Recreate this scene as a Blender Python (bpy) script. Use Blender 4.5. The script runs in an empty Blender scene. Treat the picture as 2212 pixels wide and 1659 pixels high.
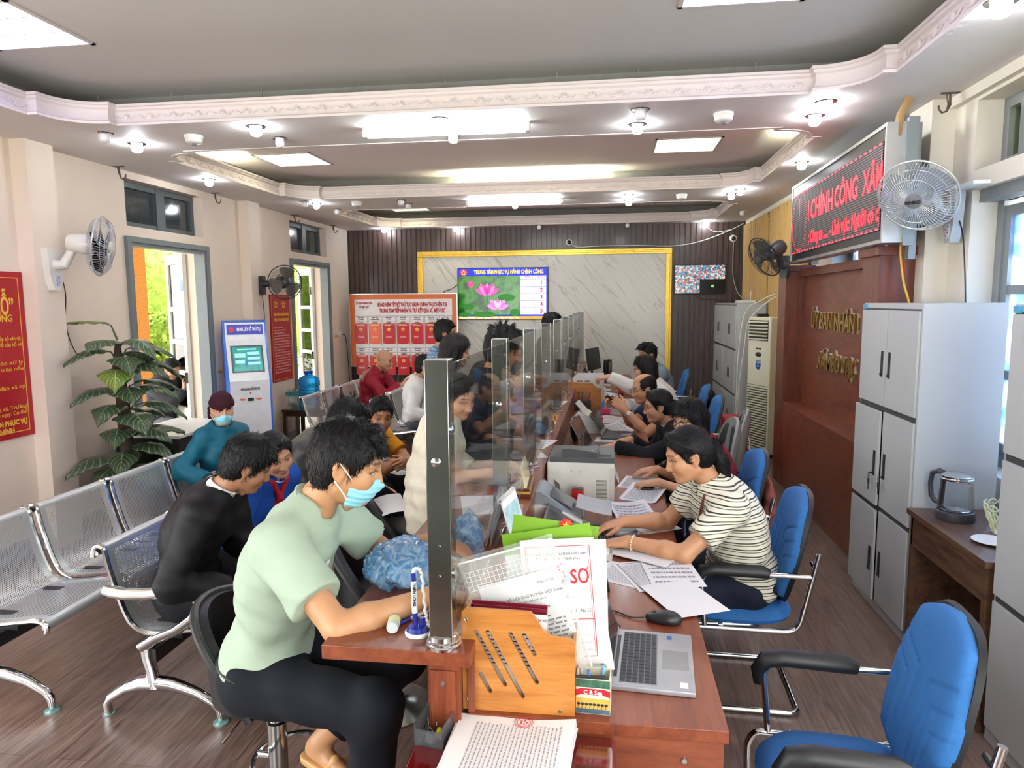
import bpy, bmesh, math, random
import numpy as np
from mathutils import Vector, Matrix, Euler
from mathutils.geometry import tessellate_polygon
SC = bpy.context.scene
COL = SC.collection
rnd = random.Random(7)
R = math.radians

# ---------------------------------------------------------------- camera, sky, sun, exposure
cd = bpy.data.cameras.new('camera'); CAM = bpy.data.objects.new('camera', cd); COL.objects.link(CAM)
cd.sensor_width = 36.0; cd.lens = 1530.0 / 2212.0 * 36.0; cd.clip_start = 0.05; cd.clip_end = 300
def _cam():
    yaw, pit, rol = R(7.9), R(6.55), R(-0.46)
    f = Vector((-math.sin(yaw)*math.cos(pit), math.cos(yaw)*math.cos(pit), -math.sin(pit)))
    r = f.cross(Vector((0, 0, 1))).normalized(); u = r.cross(f)
    r2 = math.cos(rol)*r + math.sin(rol)*u; u2 = -math.sin(rol)*r + math.cos(rol)*u
    m = Matrix((r2, u2, -f)).transposed().to_4x4(); m.translation = (0, 0, 1.85)
    CAM.matrix_world = m
_cam(); SC.camera = CAM
SC.view_settings.view_transform = 'Standard'; SC.view_settings.look = 'None'
SC.view_settings.gamma = 1.0; SC.view_settings.use_curve_mapping = False
SC.view_settings.exposure = 1.6
SC.cycles.max_bounces = 7; SC.cycles.diffuse_bounces = 4; SC.cycles.glossy_bounces = 4
SC.cycles.transmission_bounces = 6; SC.cycles.transparent_max_bounces = 24
SC.cycles.caustics_reflective = False; SC.cycles.caustics_refractive = False
SC.cycles.sample_clamp_indirect = 6.0
SC.cycles.use_denoising = True
W = bpy.data.worlds.new('sky'); SC.world = W; W.use_nodes = True
_n = W.node_tree.nodes; _n.clear()
_o = _n.new('ShaderNodeOutputWorld'); _b = _n.new('ShaderNodeBackground'); _s = _n.new('ShaderNodeTexSky')
_s.sky_type = 'HOSEK_WILKIE'; _s.turbidity = 5.0; _s.ground_albedo = 0.4
_s.sun_direction = Vector((0.35, 0.6, 0.75)).normalized()
_mx = _n.new('ShaderNodeMixRGB'); _mx.inputs[0].default_value = 0.72; _mx.inputs[2].default_value = (1.0, 1.0, 1.02, 1)
W.node_tree.links.new(_s.outputs[0], _mx.inputs[1]); W.node_tree.links.new(_mx.outputs[0], _b.inputs[0])
W.node_tree.links.new(_b.outputs[0], _o.inputs[0]); _b.inputs[1].default_value = 2.6
sl = bpy.data.lights.new('sun', 'SUN'); sl.energy = 3.2; sl.angle = R(1.5); sl.color = (1, .95, .86)
SUN = bpy.data.objects.new('sun', sl); COL.objects.link(SUN)
SUN.rotation_euler = Vector((0.35, 0.6, 0.75)).to_track_quat('Z', 'Y').to_euler()

# fill lamps added to brighten the room, at unseen openings and right windows
def fill_light(x, y, z, sx, sy, e, d):
    al = bpy.data.lights.new('window_daylight', 'AREA'); al.shape = 'RECTANGLE'; al.size = sx; al.size_y = sy; al.energy = e; al.color = (.95, 1., .97)
    ao = bpy.data.objects.new('window_daylight', al); COL.objects.link(ao); ao.location = (x, y, z); ao.rotation_euler = Vector(d).to_track_quat('-Z', 'Y').to_euler()
fill_light(-4.42, .85, 1.45, 3.2, 2.7, 13, (1, 0, 0))
fill_light(-2.9, -1.08, 1.75, 2.2, 2.0, 22, (0, 1, 0))
fill_light(1.12, -1.08, 1.75, 1.6, 2.0, 16, (0, 1, 0))
fill_light(2.40, 3.8, 1.8, 1.3, 1.3, 9, (-1, 0, 0))
fill_light(2.40, 6.43, 1.8, 1.3, 1.4, 14, (-1, 0, 0))
# ---------------------------------------------------------------- materials
def lin(c):
    if isinstance(c, str):
        c = c.lstrip('#'); c = [int(c[i:i+2], 16)/255 for i in (0, 2, 4)]
    return tuple((x/12.92 if x <= .04045 else ((x+.055)/1.055)**2.4) for x in c)
MATS = {}
def nt(name):
    m = bpy.data.materials.new(name); m.use_nodes = True
    t = m.node_tree; b = t.nodes['Principled BSDF']
    return m, t, b
def N(t, typ, **kw):
    n = t.nodes.new('ShaderNode' + typ)
    for k, v in kw.items():
        if k.startswith('i_'):
            key = k[2:]; n.inputs[int(key) if key.isdigit() else key].default_value = v
        else: setattr(n, k, v)
    return n
def L(t, a, b): t.links.new(a, b)
def coords(t, scale=(1, 1, 1), kind='Object', rot=(0, 0, 0)):
    tc = N(t, 'TexCoord'); mp = N(t, 'Mapping'); mp.inputs['Scale'].default_value = scale; mp.inputs['Rotation'].default_value = rot
    L(t, tc.outputs[kind], mp.inputs['Vector']); return mp.outputs[0]
def M(name, col, rough=.5, metal=0., var=.05, scale=14., bump=0., bscale=None, coat=0., sheen=0., spec=.5, stretch=(1, 1, 1), alpha=None):
    """plain paint, cloth, plastic or metal: a colour with a little noise in it and, if asked, a noise bump"""
    if name in MATS: return MATS[name]
    m, t, b = nt(name); c = lin(col)
    v = coords(t, stretch)
    nz = N(t, 'TexNoise', i_Scale=scale, i_Detail=4.); L(t, v, nz.inputs['Vector'])
    rp = N(t, 'ValToRGB'); L(t, nz.outputs['Fac'], rp.inputs[0])
    rp.color_ramp.elements[0].position = .3; rp.color_ramp.elements[1].position = .7
    rp.color_ramp.elements[0].color = tuple(max(0, x*(1-var)) for x in c)+(1,)
    rp.color_ramp.elements[1].color = tuple(min(1, x*(1+var)) for x in c)+(1,)
    L(t, rp.outputs[0], b.inputs['Base Color'])
    b.inputs['Roughness'].default_value = rough; b.inputs['Metallic'].default_value = metal
    b.inputs['Coat Weight'].default_value = coat; b.inputs['Coat Roughness'].default_value = .1
    b.inputs['Sheen Weight'].default_value = sheen; b.inputs['Specular IOR Level'].default_value = spec
    if bump:
        n2 = N(t, 'TexNoise', i_Scale=bscale or scale*3, i_Detail=3.); L(t, v, n2.inputs['Vector'])
        bp = N(t, 'Bump', i_Strength=bump, i_Distance=.01); L(t, n2.outputs['Fac'], bp.inputs['Height']); L(t, bp.outputs[0], b.inputs['Normal'])
    if alpha is not None: b.inputs['Alpha'].default_value = alpha
    MATS[name] = m; return m
def E(name, col, s):
    if name in MATS: return MATS[name]
    m, t, b = nt(name); b.inputs['Base Color'].default_value = lin(col)+(1,)
    b.inputs['Emission Color'].default_value = lin(col)+(1,); b.inputs['Emission Strength'].default_value = s
    MATS[name] = m; return m
def wood(name, c1, c2, rough=.35, stretch=(14, 1.2, 14), scale=3., coat=.3):
    """grain drawn out along one axis of the object"""
    m, t, b = nt(name); v = coords(t, stretch)
    n1 = N(t, 'TexNoise', i_Scale=scale, i_Detail=6., i_Distortion=.6); L(t, v, n1.inputs['Vector'])
    n2 = N(t, 'TexNoise', i_Scale=scale*6, i_Detail=3.); L(t, v, n2.inputs['Vector'])
    ad = N(t, 'Math', operation='MULTIPLY_ADD', i_1=.35); L(t, n2.outputs['Fac'], ad.inputs[0]); L(t, n1.outputs['Fac'], ad.inputs[2])
    rp = N(t, 'ValToRGB'); L(t, ad.outputs[0], rp.inputs[0])
    rp.color_ramp.elements[0].position = .42; rp.color_ramp.elements[1].position = .92
    rp.color_ramp.elements[0].color = lin(c1)+(1,); rp.color_ramp.elements[1].color = lin(c2)+(1,)
    L(t, rp.outputs[0], b.inputs['Base Color']); b.inputs['Roughness'].default_value = rough
    b.inputs['Coat Weight'].default_value = coat; b.inputs['Coat Roughness'].default_value = .15
    MATS[name] = m; return m
def thin_glass(name, tint=(.93, .96, .94), f=1.5, mul=1.):
    m, t, b = nt(name); t.nodes.remove(b); o = t.nodes['Material Output']
    tr = N(t, 'BsdfTransparent'); tr.inputs[0].default_value = tint+(1,)
    gl = N(t, 'BsdfGlossy', i_Roughness=.01); fr = N(t, 'Fresnel', i_IOR=f); mx = N(t, 'MixShader')
    ml = N(t, 'Math', operation='MULTIPLY', i_1=mul); L(t, fr.outputs[0], ml.inputs[0])
    L(t, ml.outputs[0], mx.inputs[0]); L(t, tr.outputs[0], mx.inputs[1]); L(t, gl.outputs[0], mx.inputs[2]); L(t, mx.outputs[0], o.inputs[0])
    MATS[name] = m; return m
def stripes(name, base, lines, rough=.8):
    """cloth with narrow lines across its height: lines = list of (period, width, colour, axis)"""
    m, t, b = nt(name); tc = N(t, 'TexCoord'); sx = N(t, 'SeparateXYZ'); L(t, tc.outputs['Object'], sx.inputs[0])
    nz = N(t, 'TexNoise', i_Scale=5.); L(t, tc.outputs['Object'], nz.inputs[0])
    cur = None; basec = lin(base)+(1,)
    for (per, wid, c, ax, off) in lines:
        wv = N(t, 'Math', operation='MULTIPLY_ADD', i_1=.02); L(t, nz.outputs[0], wv.inputs[0]); L(t, sx.outputs[ax], wv.inputs[2])
        of = N(t, 'Math', operation='ADD', i_1=off+10.); L(t, wv.outputs[0], of.inputs[0])
        md = N(t, 'Math', operation='MODULO', i_1=per); L(t, of.outputs[0], md.inputs[0])
        lt = N(t, 'Math', operation='LESS_THAN', i_1=wid); L(t, md.outputs[0], lt.inputs[0])
        mx = N(t, 'MixRGB'); L(t, lt.outputs[0], mx.inputs[0]); mx.inputs[2].default_value = lin(c)+(1,)
        if cur is None: mx.inputs[1].default_value = basec
        else: L(t, cur, mx.inputs[1])
        cur = mx.outputs[0]
    L(t, cur, b.inputs['Base Color']); b.inputs['Roughness'].default_value = rough
    MATS[name] = m; return m

# ---------------------------------------------------------------- mesh builder
class MB:
    def __init__(s): s.v = []; s.f = []; s.m = []; s.mi = 0; s.bev = False
    def add(s, vs, fs):
        o = len(s.v); s.v += [tuple(x) for x in vs]; s.f += [tuple(i+o for i in q) for q in fs]; s.m += [s.mi]*len(fs); return s
    def mat(s, i): s.mi = i; return s
    def bm(s, b, mtx=None):
        if mtx is not None: b.transform(mtx)
        b.verts.index_update(); s.add([v.co[:] for v in b.verts], [[v.index for v in f.verts] for f in b.faces]); b.free(); return s
    def box(s, c, d, rot=None, bev=0., seg=2):
        """box of size d about c"""
        if not bev:
            x, y, z = d[0]/2, d[1]/2, d[2]/2
            vs = [Vector(p) for p in ((-x,-y,-z),(x,-y,-z),(x,y,-z),(-x,y,-z),(-x,-y,z),(x,-y,z),(x,y,z),(-x,y,z))]
            if rot is not None: vs = [rot @ p for p in vs]
            return s.add([p+Vector(c) for p in vs], [(3,2,1,0),(4,5,6,7),(0,1,5,4),(1,2,6,5),(2,3,7,6),(3,0,4,7)])
        s.bev = True; b = bmesh.new(); bmesh.ops.create_cube(b, size=1.); b.transform(Matrix.Diagonal((*d, 1)))
        bmesh.ops.bevel(b, geom=b.edges[:], offset=bev, segments=seg, profile=.5, affect='EDGES', clamp_overlap=True)
        m = Matrix.Translation(c)
        if rot is not None: m = m @ rot.to_4x4()
        return s.bm(b, m)
    def b2(s, lo, hi, bev=0., seg=2):
        """box from corner lo to corner hi"""
        return s.box([(a+b)/2 for a, b in zip(lo, hi)], [abs(b-a) for a, b in zip(lo, hi)], None, bev, seg)
    def cyl(s, a, b, ra, rb=None, n=16, cap=True):
        rb = ra if rb is None else rb; a = Vector(a); b = Vector(b); d = (b-a).normalized()
        u = d.orthogonal().normalized(); w = d.cross(u); vs = []
        for i in range(n):
            t = 2*math.pi*i/n; k = math.cos(t)*u+math.sin(t)*w
            vs += [a+k*ra, b+k*rb]
        fs = [(2*i, 2*((i+1) % n), 2*((i+1) % n)+1, 2*i+1) for i in range(n)]
        if cap: fs += [tuple(2*i for i in range(n))[::-1], tuple(2*i+1 for i in range(n))]
        return s.add(vs, fs)
    def tube(s, pts, r, n=8, closed=False, cap=True, sq=None):
        """round tube along points (radius may be a list; sq=(a,b) flattens the section)"""
        P = [Vector(p) for p in pts]; k = len(P); vs = []; up = None
        for i in range(k):
            t = (P[(i+1) % k]-P[i-1]) if closed else (P[min(i+1, k-1)]-P[max(i-1, 0)])
            t = t.normalized() if t.length > 1e-9 else Vector((0, 0, 1))
            up = t.orthogonal().normalized() if up is None else (up-t*up.dot(t)).normalized()
            w = t.cross(up); ri = r[i] if isinstance(r, (list, tuple)) else r
            ax, bx = sq or (1, 1)
            for j in range(n):
                q = 2*math.pi*j/n; vs.append(P[i]+up*(math.cos(q)*ri*ax)+w*(math.sin(q)*ri*bx))
        fs = []
        for i in range(k if closed else k-1):
            for j in range(n):
                fs.append((i*n+j, i*n+(j+1) % n, ((i+1) % k)*n+(j+1) % n, ((i+1) % k)*n+j))
        if not closed and cap: fs += [tuple(range(n))[::-1], tuple((k-1)*n+j for j in range(n))]
        return s.add(vs, fs)
    def lathe(s, prof, c=(0, 0, 0), n=24, axis=None):
        """profile of (radius, height) about an upright axis at c, or about axis"""
        q = Vector((0, 0, 1)).rotation_difference(Vector(axis)).to_matrix() if axis is not None else Matrix.Identity(3)
        vs = []; fs = []; k = len(prof)
        for i in range(n):
            t = 2*math.pi*i/n
            for (r, z) in prof: vs.append(Vector(c)+q @ Vector((r*math.cos(t), r*math.sin(t), z)))
        for i in range(n):
            j = (i+1) % n
            for a in range(k-1): fs.append((i*k+a, j*k+a, j*k+a+1, i*k+a+1))
        if prof[0][0] > 1e-6: fs.append(tuple(i*k for i in range(n))[::-1])
        if prof[-1][0] > 1e-6 and not (k == 2 and prof[0][0] < 1e-6): fs.append(tuple(i*k+k-1 for i in range(n)))
        return s.add(vs, fs)
    def prism(s, poly, h, org=(0, 0, 0), ex=(1, 0, 0), ey=(0, 1, 0)):
        """flat polygon in the plane of ex, ey, given thickness h along ex x ey; poly may be [outer, hole, ...]"""
        loops = poly if isinstance(poly[0][0], (list, tuple)) else [poly]
        ex = Vector(ex).normalized(); ey = Vector(ey).normalized(); ez = ex.cross(ey); o = Vector(org)
        flat = [p for l in loops for p in l]; tri = tessellate_polygon([[Vector((p[0], p[1], 0)) for p in l] for l in loops])
        n = len(flat); P = [o+ex*p[0]+ey*p[1] for p in flat]; vs = P+[p+ez*h for p in P]; fs = []
        for a, b, c in tri:
            ar = (flat[b][0]-flat[a][0])*(flat[c][1]-flat[a][1])-(flat[b][1]-flat[a][1])*(flat[c][0]-flat[a][0])
            if ar < 0: b, c = c, b
            fs += [(a+n, b+n, c+n), (c, b, a)]
        k = 0
        for li, l in enumerate(loops):
            ar = sum(l[i-1][0]*l[i][1]-l[i][0]*l[i-1][1] for i in range(len(l)))
            for i in range(len(l)):
                a, b = k+i, k+(i+1) % len(l)
                fs.append((a, b, b+n, a+n) if (ar > 0) == (li == 0) else (b, a, a+n, b+n))
            k += len(l)
        return s.add(vs, fs)
    def grid(s, fn, nu, nv, thick=0.):
        """sheet fn(u, v) -> point; with thick it gets an under side along its normals"""
        P = [[Vector(fn(i/nu, j/nv)) for j in range(nv+1)] for i in range(nu+1)]
        vs = [p for r in P for p in r]; k = nv+1
        fs = [(i*k+j, (i+1)*k+j, (i+1)*k+j+1, i*k+j+1) for i in range(nu) for j in range(nv)]
        if not thick: return s.add(vs, fs)
        low = []
        for i in range(nu+1):
            for j in range(nv+1):
                a = P[min(i+1, nu)][j]-P[max(i-1, 0)][j]; b = P[i][min(j+1, nv)]-P[i][max(j-1, 0)]
                n = a.cross(b); n = n.normalized() if n.length > 1e-12 else Vector((0, 0, 1)); low.append(P[i][j]-n*thick)
        n0 = len(vs); fs += [tuple(x+n0 for x in q[::-1]) for q in fs[:]]
        rim = [(i, 0) for i in range(nu)]+[(nu, j) for j in range(nv)]+[(i, nv) for i in range(nu, 0, -1)]+[(0, j) for j in range(nv, 0, -1)]
        ids = [i*k+j for i, j in rim]
        fs += [(ids[i], ids[i]+n0, ids[(i+1) % len(ids)]+n0, ids[(i+1) % len(ids)]) for i in range(len(ids))]
        return s.add(vs+low, fs)
    def sph(s, c, r, n=16, rot=None):
        r = (r, r, r) if isinstance(r, (int, float)) else r
        b = bmesh.new(); bmesh.ops.create_uvsphere(b, u_segments=n, v_segments=max(6, n*2//3), radius=1.)
        m = Matrix.Translation(c)
        if rot is not None: m = m @ rot.to_4x4()
        return s.bm(b, m @ Matrix.Diagonal((*r, 1)))
    def build(s, name, mat, parent=None, loc=(0, 0, 0), rot=(0, 0, 0), smooth=40, **props):
        me = bpy.data.meshes.new(name); me.from_pydata(s.v, [], s.f)
        for m in (mat if isinstance(mat, (list, tuple)) else [mat]): me.materials.append(m)
        if any(s.m): me.polygons.foreach_set('material_index', s.m)
        if smooth:
            me.polygons.foreach_set('use_smooth', [True]*len(s.f)); me.set_sharp_from_angle(angle=R(smooth))
        me.update(); o = link(name, me, parent, loc, rot, **props)
        if s.bev and smooth: w = o.modifiers.new('flat_faces', 'WEIGHTED_NORMAL'); w.keep_sharp = True
        return o
def link(name, data, parent=None, loc=(0, 0, 0), rot=(0, 0, 0), **props):
    o = bpy.data.objects.new(name, data); COL.objects.link(o); o.location = loc; o.rotation_euler = rot
    if parent is not None: o.parent = parent
    for k, v in props.items(): o[k] = v
    return o
def thing(name, label, cat, loc=(0, 0, 0), rz=0., group=None, rot=None):
    o = link(name, None, None, loc, rot or (0, 0, rz)); o.empty_display_size = .1
    o['label'] = label; o['category'] = cat
    if group: o['group'] = group
    return o
def tag(o, label, cat, group=None):
    o['label'] = label; o['category'] = cat
    if group: o['group'] = group
    return o
def struct(o): o['kind'] = 'structure'; return o
def dup(root, loc=None, rz=None, label=None, group=None):
    """a copy of a thing with copies of its parts and sub-parts"""
    r = root.copy(); COL.objects.link(r)
    if loc is not None: r.location = loc
    if rz is not None: r.rotation_euler = (r.rotation_euler[0], r.rotation_euler[1], rz)
    if label: r['label'] = label
    if group: r['group'] = group
    for ch in root.children:
        c = ch.copy(); COL.objects.link(c); c.parent = r
        for g in ch.children:
            d = g.copy(); COL.objects.link(d); d.parent = c
    return r
def rotm(rx=0, ry=0, rz=0): return Euler((R(rx), R(ry), R(rz))).to_matrix()
def text(mb, s, size, org, ex, ey, width=None, ext=.001, bold=0., align='CENTER', lift=.0005, shear=0.):
    """letters set in the plane of ex, ey at org, gathered into mb as solid shapes"""
    c = bpy.data.curves.new('lettering', 'FONT'); c.body = s; c.size = size; c.extrude = ext; c.offset = bold
    c.align_x = align; c.align_y = 'CENTER'; c.resolution_u = 2; c.shear = shear
    o = bpy.data.objects.new('lettering', c); me = bpy.data.meshes.new_from_object(o)
    ex = Vector(ex).normalized(); ey = Vector(ey).normalized(); ez = ex.cross(ey); k = 1.
    if width and len(me.vertices):
        xs = [v.co.x for v in me.vertices]; k = width/max(1e-6, max(xs)-min(xs))
    mb.add([Vector(org)+ex*(v.co.x*k)+ey*v.co.y+ez*(v.co.z+ext+lift) for v in me.vertices], [tuple(p.vertices) for p in me.polygons])
    bpy.data.objects.remove(o); bpy.data.curves.remove(c); bpy.data.meshes.remove(me); return mb
def dashes(mb, org, ex, ey, w, h, rows, seed=1, fill=.6, lift=.0006, ragged=True):
    """rows of small print too small to read: word-long strokes"""
    q = random.Random(seed); ex = Vector(ex).normalized(); ey = Vector(ey).normalized(); ez = ex.cross(ey); o = Vector(org)+ez*lift
    st = h/rows
    for i in range(rows):
        x = 0.; end = w*(q.uniform(.55, 1.) if ragged and q.random() < .3 else 1.)
        while x < end-.004:
            l = min(q.uniform(.05, .16)*w*.7, end-x); y0 = h-(i+1)*st+st*(1-fill)/2; y1 = y0+st*fill
            mb.add([o+ex*x+ey*y0, o+ex*(x+l)+ey*y0, o+ex*(x+l)+ey*y1, o+ex*x+ey*y1], [(0, 1, 2, 3)]); x += l+w*.025
    return mb
# ---------------------------------------------------------------- the room
XL, XR, YB, ZC, ZT = -4.3, 2.06, 11.4, 3.05, 3.30
pink = M('pink_plaster', '#dfcfbf', .75, var=.03, scale=2.5, bump=.05, bscale=40)
cream = M('cream_plaster', '#ddd6c6', .75, var=.04, scale=2.5, bump=.05, bscale=40)
ceil_m = M('ceiling_paint', '#d9d2ce', .6, var=.02, scale=1.5)
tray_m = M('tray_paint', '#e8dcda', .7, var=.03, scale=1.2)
cove_m = M('cove_grey', '#8d8d88', .8)
grey_paint = M('grey_frame_paint', '#6f7779', .45, var=.05)
white_m = M('white_plastic', '#e9e9e4', .35)
cable_w = M('white_cable', '#dcdad2', .45)
cable_k = M('black_cable', '#1c1c1e', .45)
chrome = M('chrome', '#d7d9da', .12, metal=1., var=.03)
steel = M('stainless', '#b9bcbb', .16, metal=1., var=.12, scale=4)
black_p = M('black_plastic', '#1b1c1e', .4)
def floor_mat():
    m, t, b = nt('plank_floor'); tc = N(t, 'TexCoord'); sp = N(t, 'SeparateXYZ'); L(t, tc.outputs['Object'], sp.inputs[0])
    cb = N(t, 'CombineXYZ'); L(t, sp.outputs[1], cb.inputs[0]); L(t, sp.outputs[0], cb.inputs[1])
    br = N(t, 'TexBrick', i_Scale=1.); L(t, cb.outputs[0], br.inputs['Vector'])
    br.inputs['Brick Width'].default_value = 1.22; br.inputs['Row Height'].default_value = .15; br.inputs['Mortar Size'].default_value = .0012
    br.inputs['Color1'].default_value = (.3, .3, .3, 1); br.inputs['Color2'].default_value = (.7, .7, .7, 1); br.inputs['Mortar'].default_value = (0, 0, 0, 1)
    mp = N(t, 'Mapping'); mp.inputs['Scale'].default_value = (16, 1.1, 1); L(t, tc.outputs['Object'], mp.inputs[0])
    n1 = N(t, 'TexNoise', i_Scale=3., i_Detail=7., i_Distortion=1.2); L(t, mp.outputs[0], n1.inputs['Vector'])
    ad = N(t, 'Math', operation='MULTIPLY_ADD', i_1=.25); L(t, br.outputs['Color'], ad.inputs[0]); L(t, n1.outputs['Fac'], ad.inputs[2])
    rp = N(t, 'ValToRGB'); L(t, ad.outputs[0], rp.inputs[0]); e = rp.color_ramp.elements
    e[0].position = .38; e[0].color = lin('#4a3932')+(1,); e[1].position = .9; e[1].color = lin('#8d7468')+(1,)
    dk = N(t, 'MixRGB', blend_type='MULTIPLY', i_0=.75); L(t, rp.outputs[0], dk.inputs[1])
    iv = N(t, 'Math', operation='SUBTRACT', i_0=1.); L(t, br.outputs['Fac'], iv.inputs[1]); L(t, iv.outputs[0], dk.inputs[2])
    n2 = N(t, 'TexNoise', i_Scale=1.7, i_Detail=8.); L(t, tc.outputs['Object'], n2.inputs['Vector'])   # scuffed, dusty patches
    r2 = N(t, 'ValToRGB'); L(t, n2.outputs['Fac'], r2.inputs[0]); r2.color_ramp.elements[0].position = .55; r2.color_ramp.elements[1].position = .8
    r2.color_ramp.elements[1].color = (.35, .35, .35, 1)
    mx = N(t, 'MixRGB'); L(t, r2.outputs[0], mx.inputs[0]); L(t, dk.outputs[0], mx.inputs[1]); mx.inputs[2].default_value = lin('#8d7a70')+(1,)
    L(t, mx.outputs[0], b.inputs['Base Color'])
    rr = N(t, 'MapRange', i_3=.22, i_4=.42); L(t, n2.outputs['Fac'], rr.inputs[0]); L(t, rr.outputs[0], b.inputs['Roughness'])
    b.inputs['Coat Weight'].default_value = .35; b.inputs['Coat Roughness'].default_value = .3
    bp = N(t, 'Bump', i_Strength=.12, i_Distance=.004); L(t, n1.outputs['Fac'], bp.inputs['Height']); L(t, bp.outputs[0], b.inputs['Normal'])
    return m
struct(MB().b2((-4.55, -3, -.1), (2.4, 11.6, 0)).build('floor', floor_mat()))
D1, D2, DZ, TZ0, TZ1 = (5.90, 7.19), (9.21, 10.52), 2.46, 2.565, 2.985
tr = [(y0+.04, y1-.03) for y0, y1 in (D1, D2)]
out = [(-1.2, 0), (-.8, 0), (-.8, 2.9), (2.55, 2.9), (2.55, 0), (D1[0], 0), (D1[0], DZ), (D1[1], DZ), (D1[1], 0), (D2[0], 0), (D2[0], DZ), (D2[1], DZ), (D2[1], 0), (11.4, 0), (11.4, 3.4), (-1.2, 3.4)]  # near opening, out of view, added to let more daylight in
wl = MB().prism([out]+[[(a, TZ0), (b, TZ0), (b, TZ1), (a, TZ1)] for a, b in tr], .25, (XL-.25, 0, 0), (0, 1, 0), (0, 0, 1))
struct(wl.build('wall_left', pink, smooth=0))
for k, (a, b) in enumerate(((4.72, 4.98), (7.90, 8.17))):
    struct(MB().b2((XL-.01, a, 0), (XL+.13, b, ZC)).build('trim_%d' % (k+1), pink, smooth=0))
bb = MB()
for a, b in ((2.55, 4.72), (4.98, D1[0]), (D1[1], 7.9), (8.17, D2[0]), (D2[1], 11.38)): bb.b2((XL, a, 0), (XL+.012, b, .13))
struct(bb.build('baseboard_left', M('grey_tile', '#8e9096', .35)))
# right wall with its two window openings and pilaster
W1, W2 = (3.1, 4.50), (5.75, 7.1)
out = [(-1.2, 0), (11.4, 0), (11.4, 3.4), (-1.2, 3.4)]
hol = []
for a, b in (W1, W2): hol += [[(a, .9), (b, .9), (b, 2.47), (a, 2.47)], [(a, 2.58), (b, 2.58), (b, 2.97), (a, 2.97)]]
hol.append([(-.9, .8), (2.3, .8), (2.3, 2.9), (-.9, 2.9)])
struct(MB().prism([out]+hol, .25, (XR, 0, 0), (0, 1, 0), (0, 0, 1)).build('wall_right', cream, smooth=0))
struct(MB().b2((1.925, 4.76, 0), (XR+.01, 5.1, ZC)).build('trim_3', cream, smooth=0))
struct(MB().b2((2.02, -1, 2.99), (XR+.01, 4.76, ZC)).b2((2.02, 5.1, 2.99), (XR+.01, 11.3, ZC)).build('trim_4', cream))
# back wall: dark vertical slats
sl_ = MB(); x = XL-.05
sl_.b2((XL-.3, YB, 0), (XR+.3, YB+.2, 3.4))
while x < XR+.1:
    sl_.b2((x, YB-.022, 0), (x+.062, YB+.005, 3.06)); x += .082
slat_m = wood('dark_slat', '#33241f', '#54403a', .45, (10, 10, 1.2), 3., .15)
struct(sl_.build('wall_back', slat_m, smooth=0))
# front wall behind the camera, with two wide openings added for light
struct(MB().prism([[(XL-.3, 0), (XR+.3, 0), (XR+.3, 3.4), (XL-.3, 3.4)], [(-4.1, .7), (-1.75, .7), (-1.75, 2.8), (-4.1, 2.8)], [(.3, .7), (1.95, .7), (1.95, 2.8), (.3, 2.8)]], .2, (0, -1.2, 0), (1, 0, 0), (0, 0, 1)).build('wall_front', M('front_wall_grey', '#6a6f66', .8), smooth=0))
# ---- ceiling: a lower rim with three trays let into it
def outline(x0, x1, y0, y1, s=.07, r=.28, n=10):
    P = []
    for (cx, cy, sx, sy) in ((x1, y1, 1, 1), (x0, y1, -1, 1), (x0, y0, -1, -1), (x1, y0, 1, -1)):
        arc = [(cx-sx*(s+r)+sx*r*math.cos(t), cy-sy*(s+r)+sy*r*math.sin(t)) for t in [math.pi/2*i/n for i in range(n+1)]]
        pts = [(cx, cy-sy*(s+r))]+arc+[(cx-sx*(s+r), cy)]
        P += pts if sx*sy > 0 else pts[::-1]
    return P
TR = [outline(-3.66, 1.52, 1.55, 4.53), outline(-3.66, 1.52, 5.32, 7.98), outline(-3.66, 1.54, 8.93, 11.14)]
cl = MB().prism([[(XL-.02, -1.2), (XR+.02, -1.2), (XR+.02, YB+.02), (XL-.02, YB+.02)]]+TR, .03, (0, 0, ZC))
struct(cl.build('ceiling', ceil_m, smooth=0))
struct(MB().b2((XL-.3, -1.2, ZT+.06), (XR+.3, YB+.2, ZT+.3)).build('ceiling_slab', ceil_m))
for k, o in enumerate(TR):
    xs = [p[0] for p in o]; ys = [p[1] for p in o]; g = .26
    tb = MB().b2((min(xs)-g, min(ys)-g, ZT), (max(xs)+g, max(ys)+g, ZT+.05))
    struct(tb.build('ceiling_tray', [tray_m, M('tray_grey', '#c4c2be', .7, var=.03, scale=1.2)][k == 0]))  # nearest tray: white paint greyed, its dim light put into the colour
    cv = MB(); lo = (min(xs)-g, min(ys)-g); hi = (max(xs)+g, max(ys)+g)
    for a, b in (((lo[0], lo[1]), (hi[0], lo[1]+.02)), ((lo[0], hi[1]-.02), (hi[0], hi[1])), ((lo[0], lo[1]), (lo[0]+.02, hi[1])), ((hi[0]-.02, lo[1]), (hi[0], hi[1]))):
        cv.b2((a[0], a[1], ZC+.03), (b[0], b[1], ZT))
    q = random.Random(k)
    for i in range(9):     # hangers and stray timber seen inside the cove
        xx = lo[0]+.3+i*(hi[0]-lo[0]-.6)/8+q.uniform(-.1, .1)
        cv.b2((xx, hi[1]-.1, ZC+.1), (xx+.006, hi[1]-.094, ZT)); cv.box((xx+.2, hi[1]-.08, ZC+.17), (.45, .02, .015), rotm(0, q.uniform(-6, 6), 0))
    struct(cv.build('ceiling_cove', cove_m))
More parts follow.
